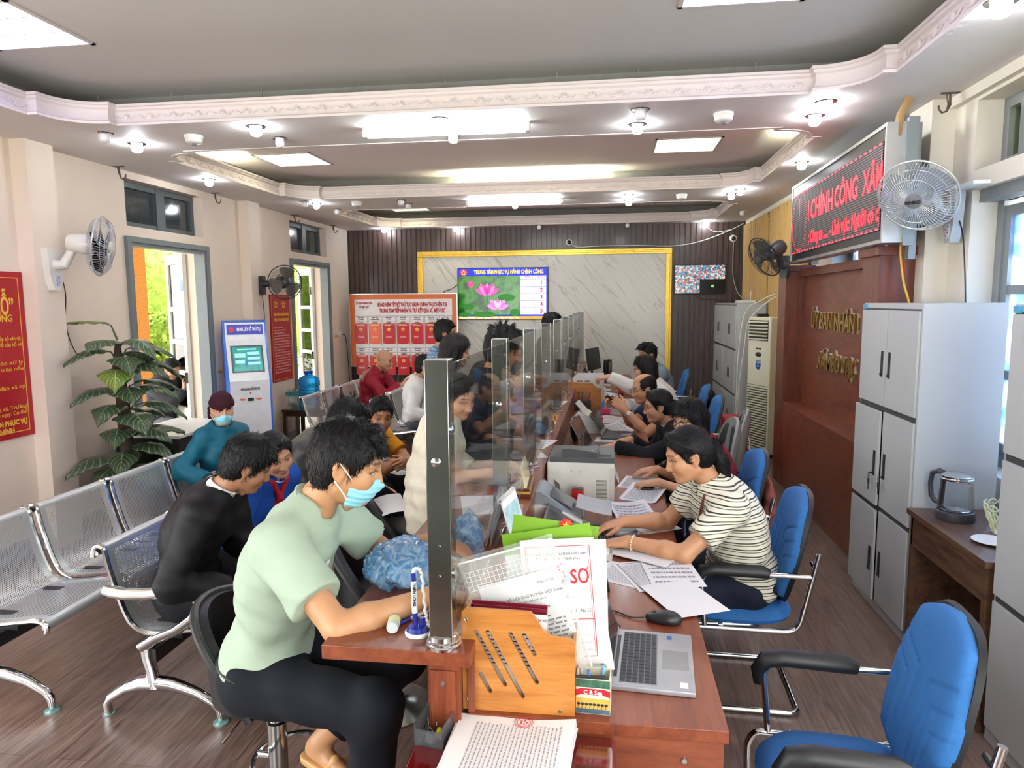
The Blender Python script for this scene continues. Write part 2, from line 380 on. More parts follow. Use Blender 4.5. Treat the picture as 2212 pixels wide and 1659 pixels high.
# plaster frieze round each tray, with a moulded section and raised lotus ornaments
def frieze_mat():
    m, t, b = nt('frieze_plaster'); b.inputs['Roughness'].default_value = .6; b.inputs['Base Color'].default_value = lin('#ddd3cf')+(1,)
    v = coords(t, (1, 1, 1)); vo = N(t, 'TexVoronoi', i_Scale=22.); L(t, v, vo.inputs['Vector'])
    n = N(t, 'TexNoise', i_Scale=14.); L(t, v, n.inputs['Vector'])
    a = N(t, 'Math', operation='ADD'); L(t, vo.outputs['Distance'], a.inputs[0]); L(t, n.outputs[0], a.inputs[1])
    bp = N(t, 'Bump', i_Strength=.28, i_Distance=.012); L(t, a.outputs[0], bp.inputs['Height']); L(t, bp.outputs[0], b.inputs['Normal'])
    return m
fr_m = frieze_mat()
PROF = [(-.012, 0), (-.03, .0), (-.03, .016), (-.018, .022), (-.012, .03), (-.004, .075), (-.006, .095), (-.02, .105), (-.024, .118), (-.034, .122), (-.034, .138), (.012, .138), (.012, 0)]
for k, o in enumerate(TR):
    n = len(o); mb = MB(); vs = []
    for i in range(n):
        p, a, b = Vector(o[i]), Vector(o[i-1]), Vector(o[(i+1) % n]); d1 = (p-a).normalized(); d2 = (b-p).normalized()
        n1 = Vector((d1.y, -d1.x)); n2 = Vector((d2.y, -d2.x)); m_ = (n1+n2)/max(.55, 1+n1.dot(n2))
        for (d, z) in PROF: vs.append((p.x+m_.x*d, p.y+m_.y*d, ZC-.004+z))
    K = len(PROF); fs = [(i*K+j, i*K+(j+1) % K, ((i+1) % n)*K+(j+1) % K, ((i+1) % n)*K+j) for i in range(n) for j in range(K)]
    mb.add(vs, fs)
    for i in range(n):      # lotus sprays along the straight runs
        p, b = Vector(o[i]), Vector(o[(i+1) % n]); Ls = (b-p).length
        if Ls < .5: continue
        d = (b-p)/Ls; nn = Vector((d.y, -d.x)); cnt = int(Ls/.17)
        for j in range(cnt):
            c = p+d*(Ls*(j+.5)/cnt)-nn*.014
            for a in (-55, -28, 0, 28, 55):
                e = Vector((d.x*math.sin(R(a)), d.y*math.sin(R(a)), math.cos(R(a))))
                q0 = Vector((c.x, c.y, ZC+.036)); mb.tube([q0, q0+e*.02, q0+e*(.046-.012*abs(a)/55)], [.003, .0075, .001], 5)
            for s_ in (-1, 1):
                q0 = Vector((c.x, c.y, ZC+.036)); mb.tube([q0, q0+Vector((d.x*.045*s_, d.y*.045*s_, .008)), q0+Vector((d.x*.075*s_, d.y*.075*s_, .028))], [.004, .006, .002], 5)
    struct(mb.build('trim_%d' % (5+k), fr_m, smooth=35))
# ---- left doors, transoms, right windows
glass_dark = M('transom_glass', '#30383a', .08, var=.1, coat=.5)
pane_m = thin_glass('door_pane', (.80, .90, .93))
def bar_frame(mb, a, b, z0, z1, x0, x1, w, bot=True):
    mb.b2((x0, a, z1-w), (x1, b, z1)); zb = z0+w if bot else z0; mb.b2((x0, a, zb), (x1, a+w, z1-w)); mb.b2((x0, b-w, zb), (x1, b, z1-w))
    if bot: mb.b2((x0, a, z0), (x1, b, z0+w))
    return mb
wn = 0
for k, (a, b) in enumerate((D1, D2)):
    f = bar_frame(MB(), a, b, 0, DZ+.0, XL-.1, XL+.02, .07, False); bar_frame(f, a-.012, b+.012, 0, DZ+.012, XL, XL+.035, .05, False)
    fo = struct(f.build('door_%d' % (k+1), grey_paint, None, smooth=30))
    # leaf swung outward at the far jamb
    w = .62
    lm = MB(); lm.b2((-.02, -w, .02), (.02, -w+.09, 2.40)).b2((-.02, -.09, .02), (.02, 0, 2.40)).b2((-.02, -w+.09, .02), (.02, -.09, .72))
    for z in (1.08, 1.42, 1.78, 2.30): lm.b2((-.02, -w+.09, z), (.02, -.09, z+(.1 if z > 2 else .05)))
    for z0, z1 in ((.12, .62),): lm.b2((-.03, -w+.13, z0), (.03, -.13, z1), .008)
    rz = R(-131 if k == 0 else -136)
    lo_ = lm.build('leaf', M('door_white_paint', '#d6d3c6', .5, var=.06), fo, (XL-.24, b-.04, 0), (0, 0, rz))
    MB().b2((-.004, -w+.09, .72), (.004, -.09, 2.3)).build('pane', pane_m, lo_)
    MB().b2((.02, -.03, 1.0), (.05, -.01, 1.12)).b2((.02, -.03, 2.0), (.05, -.01, 2.12)).build('hinge', steel, lo_)
    MB().cyl((-.05, -w+.05, 1.02), (.06, -w+.05, 1.02), .009).cyl((.06, -w+.05, 1.02), (.06, -w+.16, 1.02), .009).build('handle', steel, lo_)
    a2, b2 = tr[k]; wn += 1; xw = XL-.16
    f = bar_frame(MB(), a2, b2, TZ0, TZ1, xw, xw+.06, .055); m0 = (a2+b2)/2; f.b2((xw, m0-.03, TZ0), (xw+.07, m0+.1, TZ1))
    wo = struct(f.build('window_%d' % wn, M('dark_grey_frame', '#4e5557', .4)))
    MB().b2((xw+.02, a2+.05, TZ0+.05), (xw+.03, b2-.05, TZ1-.05)).build('pane', glass_dark, wo)
    bf = MB().b2((xw-.6, a2-.3, TZ0-.3), (xw-.58, b2+.3, TZ0+.2))
frost = None
def frosted():
    m, t, b = nt('frosted_pane'); t.nodes.remove(b); o = t.nodes['Material Output']
    v = coords(t, (1, 1, 1)); n = N(t, 'TexNoise', i_Scale=7., i_Detail=9.); L(t, v, n.inputs['Vector'])
    rp = N(t, 'ValToRGB'); L(t, n.outputs[0], rp.inputs[0]); rp.color_ramp.elements[0].position = .4; rp.color_ramp.elements[1].position = .66
    rp.color_ramp.elements[0].color = lin('#8fb0d8')+(1,); rp.color_ramp.elements[1].color = lin('#e2ecfa')+(1,)
    tl = N(t, 'BsdfTranslucent'); L(t, rp.outputs[0], tl.inputs[0]); tp = N(t, 'BsdfTransparent'); L(t, rp.outputs[0], tp.inputs[0]); gl = N(t, 'BsdfGlossy', i_Roughness=.2)
    m1 = N(t, 'MixShader', i_0=.45); L(t, tl.outputs[0], m1.inputs[1]); L(t, tp.outputs[0], m1.inputs[2])
    m2 = N(t, 'MixShader', i_0=.06); L(t, m1.outputs[0], m2.inputs[1]); L(t, gl.outputs[0], m2.inputs[2]); L(t, m2.outputs[0], o.inputs[0]); return m
frost = frosted(); grn = thin_glass('green_tint_pane', (.62, .66, .42))
for k, (a, b) in enumerate((W1, W2)):
    xw = XR+.14; wn += 1
    f = bar_frame(MB(), a, b, .9, 2.47, xw, xw+.07, .07); bar_frame(f, a+.07, b-.07, .97, 2.37, xw+.01, xw+.06, .06)
    for i in (1, 2, 3): y = a+(b-a)*i/4; f.b2((xw+.01, y-.03, .97), (xw+.06, y+.03, 2.4))
    for z in (1.42, 1.9): f.b2((xw+.015, a+.1, z-.025), (xw+.055, b-.1, z+.025))
    f.b2((xw-.1, a, 2.40), (xw+.02, b, 2.47))
    wo = struct(f.build('window_%d' % wn, M('window_grey', '#8b9090', .4, metal=.3)))
    MB().b2((xw+.03, a+.1, 1.0), (xw+.036, b-.1, 2.38)).build('pane', frost, wo)
    wn += 1
    f = bar_frame(MB(), a, b, 2.58, 2.97, xw, xw+.07, .06); f.b2((xw, b-.24, 2.58), (xw+.06, b-.17, 2.97))
    wo = struct(f.build('window_%d' % wn, M('window_grey', '#8b9090', .4)))
    MB().b2((xw+.03, a+.05, 2.63), (xw+.036, b-.05, 2.93)).build('pane', grn, wo)
# ---- outside, seen through the doors
struct(MB().b2((-40, -25, -.3), (-4.55, 40, -.12)).build('ground', M('pale_paving', '#cfc8bb', .8, var=.1, scale=2)))
struct(MB().b2((2.4, -25, -.3), (40, 40, -.12)).build('ground_yard', M('pale_paving', '#cfc8bb', .8)))
struct(MB().b2((-5.75, 6.0, -.12), (-4.56, 12.5, -.0)).build('floor_porch', M('pale_paving', '#cfc8bb', .8)))
struct(MB().b2((-6.35, 8.25, -.12), (-6.0, 8.6, 3.5)).build('pillar_porch', M('orange_stone', '#d08a3c', .9, var=.35, scale=60, bump=.3)))
struct(MB().b2((-7.0, -3, 3.5), (-4.5, 14, 3.7)).build('roof_porch', cream))
# ---------------------------------------------------------------- lamps and fittings on the ceiling
bulb_on = E('bulb_lit', '#f2f8ff', 42.); bulb_off = M('bulb_unlit', '#e6e6e8', .25, coat=.5)
tube_on = E('tube_lit', '#f4fbff', 24.)
POS = ['by the left wall', 'second from the left wall', 'in the middle of the ceiling', 'third from the left wall', 'near the right wall']
def downlight(x, y, lit, label, big=1., proud=.045, group=None):
    t = thing('ceiling_downlight', label, 'ceiling light', (x, y, ZC), 0, group)
    MB().lathe([(.030*big, .004), (.058*big, .004), (.064*big, -.001), (.058*big, -.007), (.036*big, -.006), (.030*big, .004)], n=24).build('rim', chrome, t)
    MB().lathe([(.026, .0), (.036*big, -.008), (.037*big, -proud), (.030*big, -proud-.014), (.015*big, -proud-.021), (0, -proud-.022)], n=20).build('bulb', bulb_on if lit else bulb_off, t)
    return t
row = ['first ceiling beam from the camera', 'second ceiling beam from the camera', 'far end of the ceiling']
for x, y, lit, big, lab in (
    (-3.52, 4.69, 0, 1.05, 'unlit bulb downlight left of the lit bulb near the left pilaster'),
    (-3.50, 5.01, 1, 1.05, 'lit bulb downlight on the nearest beam, leftmost lit one'),
    (-2.386, 4.68, 1, 1.05, 'lit bulb downlight on the nearest beam left of the long tube lamp'),
    (-2.384, 5.03, 0, .9, 'unlit small bulb downlight near the left end of the tube lamp'),
    (-1.116, 4.70, 1, 1.0, 'lit bulb downlight just in front of the nearest tube lamp'),
    (-1.122, 5.13, 0, .95, 'unlit white bulb just behind the nearest tube lamp'),
    (.177, 4.69, 0, 1.0, 'unlit bulb downlight right of the nearest tube lamp'),
    (.174, 5.06, 1, 1.0, 'lit bulb downlight right of the nearest tube lamp, below the unlit one'),
    (1.291, 4.70, 1, 1.05, 'lit bulb downlight above the red message board, the nearer of two'),
    (1.317, 5.03, 1, 1.0, 'lit bulb downlight above the red message board, the farther of two'),
    (1.647, 6.65, 1, 1.0, 'lit bulb downlight close over the top edge of the red message board'),
    (1.561, 3.27, 1, 1.1, 'lit bulb downlight at the top right corner, nearest to the camera'),
    (-3.82, 6.51, 1, 1.0, 'lit bulb downlight over the first open door'),
    (-3.49, 8.26, 1, 1.0, 'lit bulb downlight by the second left pilaster'),
    (-3.56, 8.09, 0, .9, 'unlit bulb beside the lit one by the second left pilaster'),
    (-3.46, 8.83, 0, .9, 'unlit bulb downlight near the far left door transom'),
    (-3.61, 11.2, 1, 1.1, 'lit bulb at the left end of the slatted back wall'),
    (-2.44, 11.22, 1, 1.1, 'lit bulb above the marble panel, left part'),
    (-1.11, 11.25, 0, 1.0, 'unlit bulb above the big television'),
    (.25, 11.25, 0, .8, 'unlit bulb above the marble panel, right part'),
    (.196, 8.27, 1, 1.0, 'lit bulb right of the far tube lamp, nearer of the pair'),
    (.207, 8.71, 1, 1.0, 'lit bulb right of the far tube lamp, farther of the pair'),
    (-1.129, 8.3, 1, 1.0, 'lit bulb just in front of the far tube lamp'),
    (-1.158, 8.76, 0, 1.0, 'unlit bulb just behind the far tube lamp'),
    (-2.428, 8.2, 0, 1.0, 'unlit bulb left of the far tube lamp, nearer of two'),
    (-2.43, 8.51, 0, 1.0, 'unlit bulb left of the far tube lamp, farther of two'),
    (1.384, 8.1, 1, 1.0, 'lit bulb right end of the far beam, nearer of the pair'),
    (1.34, 8.42, 1, 1.0, 'lit bulb right end of the far beam, farther of the pair'),
    (1.74, 10.02, 0, .9, 'unlit bulb downlight over the gold curtains'),
    (1.43, 11.2, 1, 1.1, 'lit bulb at the right end of the slatted back wall')):
    downlight(x, y, lit, lab, big)
for i, (x, y, lab) in enumerate(((-2.95, 4.86, 'round white smoke detector left on the nearest beam'), (.713, 4.87, 'round white smoke detector right on the nearest beam'),
        (-2.98, 8.24, 'round white smoke detector left on the far beam'), (.79, 8.38, 'round white smoke detector right on the far beam'))):
    t = thing('smoke_detector', lab, 'smoke detector', (x, y, ZC))
    MB().lathe([(.062, .002), (.064, -.012), (.06, -.018), (.057, -.018), (.058, -.022), (.056, -.044), (.047, -.052), (.022, -.054)], n=28).build('housing', white_m, t)
    MB().lathe([(.021, -.05), (.02, -.062), (.012, -.07), (0, -.071)], n=16).build('sensor', M('sensor_grey', '#77797a', .4), t)
for (x0, x1, y, lab) in ((-1.70, -.54, 4.88, 'long lit white tube lamp on the nearest beam'), (-1.70, -.545, 8.40, 'lit white tube lamp on the far beam')):
    t = thing('tube_lamp', lab, 'tube light', ((x0+x1)/2, y, ZC)); h = (x1-x0)/2
    MB().b2((-h, -.024, -.02), (h, .024, .002), .004).build('batten', white_m, t)
    MB().b2((-h, -.026, -.062), (-h+.035, .026, .001), .006).build('end_cap', M('cap_grey', '#c9c9c6', .4), t)
    MB().b2((h-.035, -.026, -.062), (h, .026, .001), .006).build('end_cap', M('cap_grey', '#c9c9c6', .4), t)
    mb = MB(); mb.tube([(-h+.035, 0, -.042), (h-.035, 0, -.042)], .022, 14); mb.build('tube', tube_on, t)
lv = M('louvre_foil', '#d9d3b4', .22, metal=.75, var=.1)
for (x, y, c, cat, lit) in ((-3.15, 3.48, '#b9b4ff', 'recessed louvre light at the top left corner, glowing violet', 5.), (.62, 3.49, '#b9b4ff', 'recessed louvre light at the top edge of the photo, glowing violet', 5.),
        (-3.17, 6.98, '#efe9c8', 'recessed louvre light in the middle tray, left side', 2.5), (.69, 6.98, '#efe9c8', 'recessed louvre light in the middle tray, right side', 2.5),
        (-3.08, 10.75, '#efe9c8', 'recessed louvre light in the far tray, left side', 2.), (.78, 10.66, '#8d8d88', 'unlit recessed louvre light in the far tray, right side', 0)):
    t = thing('recessed_louvre_light', cat, 'ceiling light', (x, y, ZT)); s = .3
    f = MB()
    for a, b in (((-s, -s), (s, -s+.022)), ((-s, s-.022), (s, s)), ((-s, -s), (-s+.022, s)), ((s-.022, -s), (s, s))): f.b2((*a, -.008), (*b, .0))
    f.build('frame', M('fitting_frame', '#c8c4be', .4), t)
    g = MB()
    for i in (1, 2): g.b2((-s+.02, -s+s*2*i/3-.004, -.006), (s-.02, -s+s*2*i/3+.004, .02))
    for i in range(1, 7): g.b2((-s+s*2*i/7-.002, -s+.02, -.006), (-s+s*2*i/7+.002, s-.02, .02))
    g.build('louvre', lv, t)
    MB().b2((-s+.02, -s+.02, -.001), (s-.02, s-.02, .0005)).build('diffuser', E('diffuser_'+c[1:]+str(lit), c, max(lit, .02)) if lit else M('diffuser_off', '#77777a', .3), t)
# light strips lying out of sight in the coves of the trays
for (x, y, sx, sy, e) in ((-3.80, 6.1, .08, 1.1, 16), (1.66, 6.0, .08, 1.0, 16), (-.9, 8.12, 1.6, .08, 13), (1.62, 2.6, .08, .9, 6), (-3.8, 9.3, .08, .5, 4), (1.66, 9.3, .08, .5, 5)):
    al = bpy.data.lights.new('cove_strip', 'AREA'); al.shape = 'RECTANGLE'; al.size = sx; al.size_y = sy; al.energy = e; al.color = (.92, 1., .72)
    ao = bpy.data.objects.new('cove_strip', al); COL.objects.link(ao); ao.location = (x, y, ZC+.06); ao.rotation_euler = (math.pi, 0, 0)
# pairs of iron hooks for curtains, high on the side walls
iron = M('rusty_iron', '#5b5148', .6, metal=.6, var=.2)
def hook(x, y, sgn, lab):
    t = thing('ceiling_hook', lab, 'hook', (x, y, ZC))
    MB().b2((-.05, -.012, -.006), (.05, .012, .001)).build('plate', iron, t)
    MB().tube([(0, 0, 0), (.004, 0, -.07), (.015*sgn, 0, -.105), (.04*sgn, 0, -.112), (.058*sgn, 0, -.09), (.06*sgn, 0, -.07)], .006, 6).tube([(-.02, .004, 0), (-.006, .004, -.06), (.01*sgn, .004, -.1)], .005, 6).build('hook', iron, t)
for y, lab in ((5.78, 'rusty ceiling hook left above the first left transom window'), (7.3, 'rusty ceiling hook right above the first left transom window'), (9.25, 'rusty ceiling hook left above the far left transom window'), (10.6, 'rusty ceiling hook right above the far left transom window')):
    hook(XL+.08, y, 1, lab)
hook(1.96, 4.62, -1, 'rusty ceiling hook beside the right pilaster')
# ---------------------------------------------------------------- things on the back wall
gold = M('gilt_frame', '#d9b04a', .28, metal=.85, var=.12, bump=.3, bscale=90)
def marble():
    m, t, b = nt('marble_sheet'); v = coords(t, (1, 1, 1), rot=(0, R(38), 0))
    mp = N(t, 'Mapping'); mp.inputs['Scale'].default_value = (5.5, 1, .55); L(t, v, mp.inputs[0])
    n = N(t, 'TexNoise', i_Scale=1.1, i_Detail=6., i_Distortion=.7); L(t, mp.outputs[0], n.inputs['Vector'])
    r = N(t, 'ValToRGB'); L(t, n.outputs[0], r.inputs[0]); e = r.color_ramp.elements; base = lin('#d3d0c6')+(1,)
    e[0].position = .485; e[0].color = base; e[1].position = .515; e[1].color = base
    x = r.color_ramp.elements.new(.5); x.color = lin('#b3ada2')+(1,)
    L(t, r.outputs[0], b.inputs['Base Color']); b.inputs['Roughness'].default_value = .24; b.inputs['Specular IOR Level'].default_value = .3; return m
t = thing('marble_panel', 'large marble-look panel in a gilt frame on the slatted back wall', 'wall panel', (-1.085, YB-.03, 1.35))
MB().b2((-1.98, -.012, -1.34), (1.98, .008, 1.28)).build('sheet', marble(), t)
f = MB()
for a, b in (((-2.03, -1.35), (-1.94, 1.239)), ((1.94, -1.35), (2.03, 1.239)), ((-2.03, 1.24), (2.03, 1.33))):
    f.b2((a[0], -.03, a[1]), (b[0], .005, b[1]), .008); f.b2((a[0]+.03, -.04, a[1]+.03*(a[1] > 0)), (b[0]-.03, -.02, b[1]-.03*(b[1] > 1.3)), .006)
f.build('frame', gold, t)
# big television
scr = thing('television', 'large wall television showing pink lotus flowers and a queue number table', 'television', (-1.712, YB-.06, 1.993))
w, h = .735, .415
MB().b2((-w, -.02, -h), (w, .03, h), .008).build('case', M('tv_case', '#101014', .3), scr)
MB().b2((-.3, .02, -.2), (.3, .055, .2)).build('wall_mount', black_p, scr)
def emis_noise(name, cols, scale, s=1., detail=3., voro=False, kind='Object'):
    m, t, b = nt(name); v = coords(t, (1, 1, 1), kind)
    n = N(t, 'TexVoronoi', i_Scale=scale) if voro else N(t, 'TexNoise', i_Scale=scale, i_Detail=detail); L(t, v, n.inputs['Vector'])
    r = N(t, 'ValToRGB'); L(t, n.outputs['Color' if voro else 'Fac'], r.inputs[0]); e = r.color_ramp.elements
    e[0].position = cols[0][0]; e[0].color = lin(cols[0][1])+(1,); e[1].position = cols[-1][0]; e[1].color = lin(cols[-1][1])+(1,)
    for p, c in cols[1:-1]: x = e.new(p); x.color = lin(c)+(1,)
    if voro: r.color_ramp.interpolation = 'CONSTANT'
    L(t, r.outputs[0], b.inputs['Emission Color']); b.inputs['Emission Strength'].default_value = s; b.inputs['Base Color'].default_value = (.01, .01, .01, 1); b.inputs['Roughness'].default_value = .2
    return m
TVS = .36
def tvm(c): return E('screen_'+c[1:], c, TVS)
def quad(mb, x0, z0, x1, z1, y=-.0205): mb.add([(x0, y, z0), (x1, y, z0), (x1, y, z1), (x0, y, z1)], [(0, 1, 2, 3)]); return mb
X0, X1 = -w+.015, w-.015
quad(MB(), X0, .285, X1, h-.012).build('header_band', tvm('#1a2fc4'), scr)
quad(MB(), X0, -h+.055, X0+1.0, .285).build('picture', emis_noise('lotus_leaves', [(.3, '#06280a'), (.45, '#156018'), (.55, '#3f8f22'), (.7, '#124a14')], 4.5, TVS), scr)
quad(quad(MB(), X0, -h+.055, X1, -h+.085), X1-.02, -h+.055, X1, .285).build('blue_band', tvm('#2540d0'), scr)
quad(MB(), X0, -h+.012, X1, -h+.055).build('footer_band', tvm('#f09a26'), scr)
quad(MB(), X0+1.0, -h+.085, X1-.015, .285).build('table_panel', tvm('#e2e2fb'), scr)
g = MB(); y = -.0212
for z in (.285, .225, .112, 0, -.112, -.222): quad(g, X0+1.0, z-.003, X1-.015, z+.003, y)
for xx in (X0+1.0, X0+1.245, X1-.017): quad(g, xx-.002, -h+.085, xx+.002, .285, y)
g.build('table_lines', tvm('#3a47b8'), scr)
F = ((1, 0, 0), (0, 0, 1))
text(MB(), 'TRUNG TÂM PHỤC VỤ HÀNH CHÍNH CÔNG', .088, (.1, y, .343), *F, width=1.12, bold=.003).build('title', tvm('#ffd23c'), scr)
mb = text(MB(), 'STT', .045, (X0+1.12, y, .253), *F, bold=.001); text(mb, 'QUẦY', .045, (X0+1.345, y, .253), *F, bold=.001)
for i in range(5): text(mb, str(i+1), .09, (X0+1.345, y, .168-.112*i), *F, bold=.003)
mb.build('numerals', tvm('#e0243c'), scr)
text(MB(), 'Phục vụ hành chính công vì nhân dân xã Mèo Vạc', .04, (-.22, y, -h+.033), *F, width=.98, bold=.001).build('ticker', tvm('#fff4e0'), scr)
MB().lathe([(0, 0), (.055, 0)], (-w+.105, y, .342), 24, (0, -1, 0)).build('emblem', tvm('#e02a2a'), scr)
st = MB()
for i in range(5):
    a = R(90+72*i); c = Vector((-w+.105, y-.0008, .342)); p = c+Vector((math.cos(a)*.028, 0, math.sin(a)*.028)); st.lathe([(0, 0), (.012, 0)], p, 10, (0, -1, 0))
st.build('emblem_petal', tvm('#ffe060'), scr)
def lotus(cx, cz, s, cols, op):
    for j, (c, angs) in enumerate(zip(cols, op)):
        mb = MB()
        for a in angs:
            d = Vector((math.sin(R(a)), 0, math.cos(R(a)))); p = Vector((d.z, 0, -d.x)); o = Vector((cx, y-.0004*(j+1), cz)); l = s*(1-.12*j)
            pts = [(0, 0), (.16, .22), (.19, .5), (.12, .8), (0, 1.)]
            vs = [o+d*l*v+p*l*u for u, v in pts]+[o+d*l*v-p*l*u for u, v in pts[1:-1][::-1]]
            mb.add(vs, [tuple(range(len(vs)))])
        mb.build('lotus_petals', tvm(c), scr)
lotus(-.25, -.02, .22, ['#f04fa0', '#ff7cc0', '#e83a94'], [(-62, 62, -30, 30), (-42, 42, 0), (-16, 16)])
lotus(-.08, -.24, .19, ['#ff8ad0', '#f76bb8', '#ffb0de'], [(-72, 72, -40, 40), (-50, 50, 0), (-20, 20)])
lotus(-.52, .10, .11, ['#e83a74', '#f04f8a'], [(-25, 0, 25), (-10, 10)])
sm = MB(); quad(sm, -.255, -.33, -.245, -.03, y); quad(sm, -.085, -.36, -.075, -.24, y); sm.build('lotus_stems', tvm('#2a6a1a'), scr)
lf = MB()
for cx, cz, rx, rz_ in ((.06, -.06, .14, .06), (-.3, -.33, .18, .05), (-.56, -.2, .1, .05), (.2, -.3, .08, .06), (-.62, -.33, .1, .04)):
    lf.add([(cx+rx*math.cos(a*.3142), y+.0003, cz+rz_*math.sin(a*.3142)) for a in range(20)], [tuple(range(20))])
lf.build('lotus_leaves', tvm('#256e22'), scr)
# monitor of the security cameras
mo = thing('security_monitor', 'small wall monitor showing four camera views', 'monitor', (1.365, YB-.07, 2.185), 0)
MB().b2((-.385, -.015, -.225), (.385, .03, .225), .006).build('case', M('tv_case', '#101014', .3), mo)
MB().b2((-.1, .03, -.1), (.1, .06, .1)).build('wall_mount', black_p, mo)
crowd = emis_noise('crowd_view', [(0., '#2f6a8a'), (.3, '#c9c2b4'), (.45, '#7d8fa0'), (.55, '#c8583c'), (.7, '#58a0b8'), (.85, '#31302e')], 48., .45, voro=True)
for x0, z0, x1, z1 in ((-.375, .0, .0, .215), (.0, .0, .375, .215), (-.375, -.215, .0, .0)): quad(MB(), x0+.002, z0+.002, x1-.002, z1-.002, -.0155).build('camera_view', crowd, mo)
quad(MB(), .0, -.215, .375, -.001, -.0155).build('blank_view', M('blank_view', '#050507', .2), mo)
mb = MB(); mb.lathe([(0, 0), (.022, 0)], (.19, -.017, -.105), 16, (0, -1, 0)); mb.build('status_dot', E('status_green', '#3fae3a', .8), mo)
for x, z, lab, drop in ((-.647, 2.79, 'white dome camera above the marble panel', 0), (1.853, 2.80, 'white dome camera on the slats beside the gold curtain', 1)):
    c = thing('dome_camera', lab, 'security camera', (x, YB-.022, z))
    MB().lathe([(.055, .0), (.056, .02), (.05, .055), (.043, .065)], (0, 0, 0), 24, (0, -1, -.1)).build('housing', white_m, c)
    MB().sph((0, -.055, -.006), .036, 16).build('lens', M('lens_black', '#0a0a0c', .08, coat=1), c)
# notice board with folders, on legs in front of the back wall
bd = thing('notice_board', 'orange framed notice board with two rows of red procedure folders', 'notice board', (-3.27, 11.0, 0))
bw, b0, b1 = .875, .855, 1.995
MB().b2((-bw, 0, b0), (bw, .025, b1)).build('panel', M('board_white', '#e4e0e0', .35), bd)
f = MB()
for a, b in (((-bw, b0+.065), (-bw+.075, b1-.075)), ((bw-.075, b0+.065), (bw, b1-.075)), ((-bw, b0), (bw, b0+.065)), ((-bw, b1-.075), (bw, b1))): f.b2((a[0], -.004, a[1]), (b[0], .0, b[1]))
f.build('orange_border', M('board_orange', '#d8692a', .4), bd)
f = MB(); e = .014
for a, b in (((-bw-e, b0), (-bw, b1)), ((bw, b0), (bw+e, b1)), ((-bw-e, b0-e), (bw+e, b0)), ((-bw-e, b1), (bw+e, b1+e))): f.b2((a[0], -.012, a[1]), (b[0], .03, b[1]))
f.build('aluminium_edge', M('aluminium', '#c9cbcc', .3, metal=.9), bd)
for x in (-.75, .75): MB().b2((x-.02, .03, 0), (x+.02, .06, b1)).b2((x-.02, -.2, 0), (x+.02, .26, .03)).build('leg', white_m, bd)
red_t = M('print_red', '#b5202c', .5); 
mb = text(MB(), 'BẢNG NIÊM YẾT BỘ THỦ TỤC HÀNH CHÍNH THỰC HIỆN TẠI', .085, (.15, -.001, b1-.165), *F, width=1.13, bold=.004)
text(mb, 'TRUNG TÂM TIẾP NHẬN VÀ TRẢ KẾT QUẢ XÃ MÈO VẠC', .085, (.15, -.001, b1-.26), *F, width=1.08, bold=.004)
text(mb, 'ỦY BAN NHÂN DÂN', .05, (-.64, -.001, b1-.135), *F, width=.27, bold=.002); text(mb, 'XÃ MÈO VẠC', .05, (-.64, -.001, b1-.2), *F, width=.17, bold=.002); quad(mb, -.68, b1-.236, -.6, b1-.232, -.001)
mb.build('lettering', red_t, bd)
cards = ['TƯ PHÁP', 'CHỨNG THỰC', 'Y TẾ', 'NỘI VỤ', 'GIÁO DỤC', 'ĐẤT ĐAI', 'VĂN HÓA']
fred = M('folder_red', '#c01f2a', .4); forg = M('folder_orange', '#e8694a', .4); fy = M('print_yellow', '#f3c64a', .45); fpale = M('print_pale', '#f3d9cf', .5); kprint = M('print_black', '#1c1b20', .6); wprint = M('card_white', '#f2f0ee', .5)
for r_ in range(2):
    for c in range(7):
        cx = -.70+c*.232; top = b1-.34-r_*.50
        mb = MB()
        for a, b in (((cx-.108, top-.085), (cx+.108, top-.08)), ((cx-.108, top-.005), (cx+.108, top)), ((cx-.108, top-.48), (cx-.104, top)), ((cx+.104, top-.48), (cx+.108, top))): quad(mb, a[0], a[1], b[0], b[1], -.001)
        text(mb, 'LĨNH VỰC', .022, (cx, -.001, top-.026), *F, bold=.001); text(mb, cards[(c+r_*3) % 7], .022, (cx, -.001, top-.056), *F, bold=.001)
        mb.build('card_grid', kprint, bd)
        org = r_ == 0 and c == 1
        fo = tag(MB().b2((cx-.098, -.014, top-.445), (cx+.098, 0, top-.118), .003).build('procedure_folder', forg if org else fred, None, (-3.27, 10.997, 0)),
                 'orange folder hanging second in the upper row of the notice board' if org else 'red folder hanging %s in the %s row of the notice board' % (['first from the left', 'second from the left', 'third from the left', 'in the middle', 'third from the right', 'second from the right', 'at the right end'][c], ['upper', 'lower'][r_]), 'folder', 'folders on the notice board')
        f = MB()
        for i in range(5):
            a = R(90+72*i); p = Vector((cx+math.cos(a)*.019, -.0168, top-.215+math.sin(a)*.019)); f.lathe([(0, 0), (.0115, 0)], p, 10, (0, -1, 0))
        for sx, sz in ((-1, -1), (1, -1), (-1, 1), (1, 1)): quad(f, cx+sx*.086-.006, top-.2815+sz*.150-.006, cx+sx*.086+.006, top-.2815+sz*.150+.006, -.0168)
        f.build('emblem', fy, fo)
        f = MB(); dashes(f, (cx-.07, -.0162, top-.16), *F, .14, .03, 2, c+r_*7); dashes(f, (cx-.05, -.0162, top-.345), *F, .1, .03, 2, c+9+r_*7); f.build('small_print', fpale, fo)
        MB().cyl((cx-.035, -.014, top-.105), (cx+.035, -.014, top-.105), .009, n=10).b2((cx-.03, -.012, top-.125), (cx+.03, -.004, top-.095)).build('clip', M('brass_clip', '#a2937a', .3, metal=.8), fo)
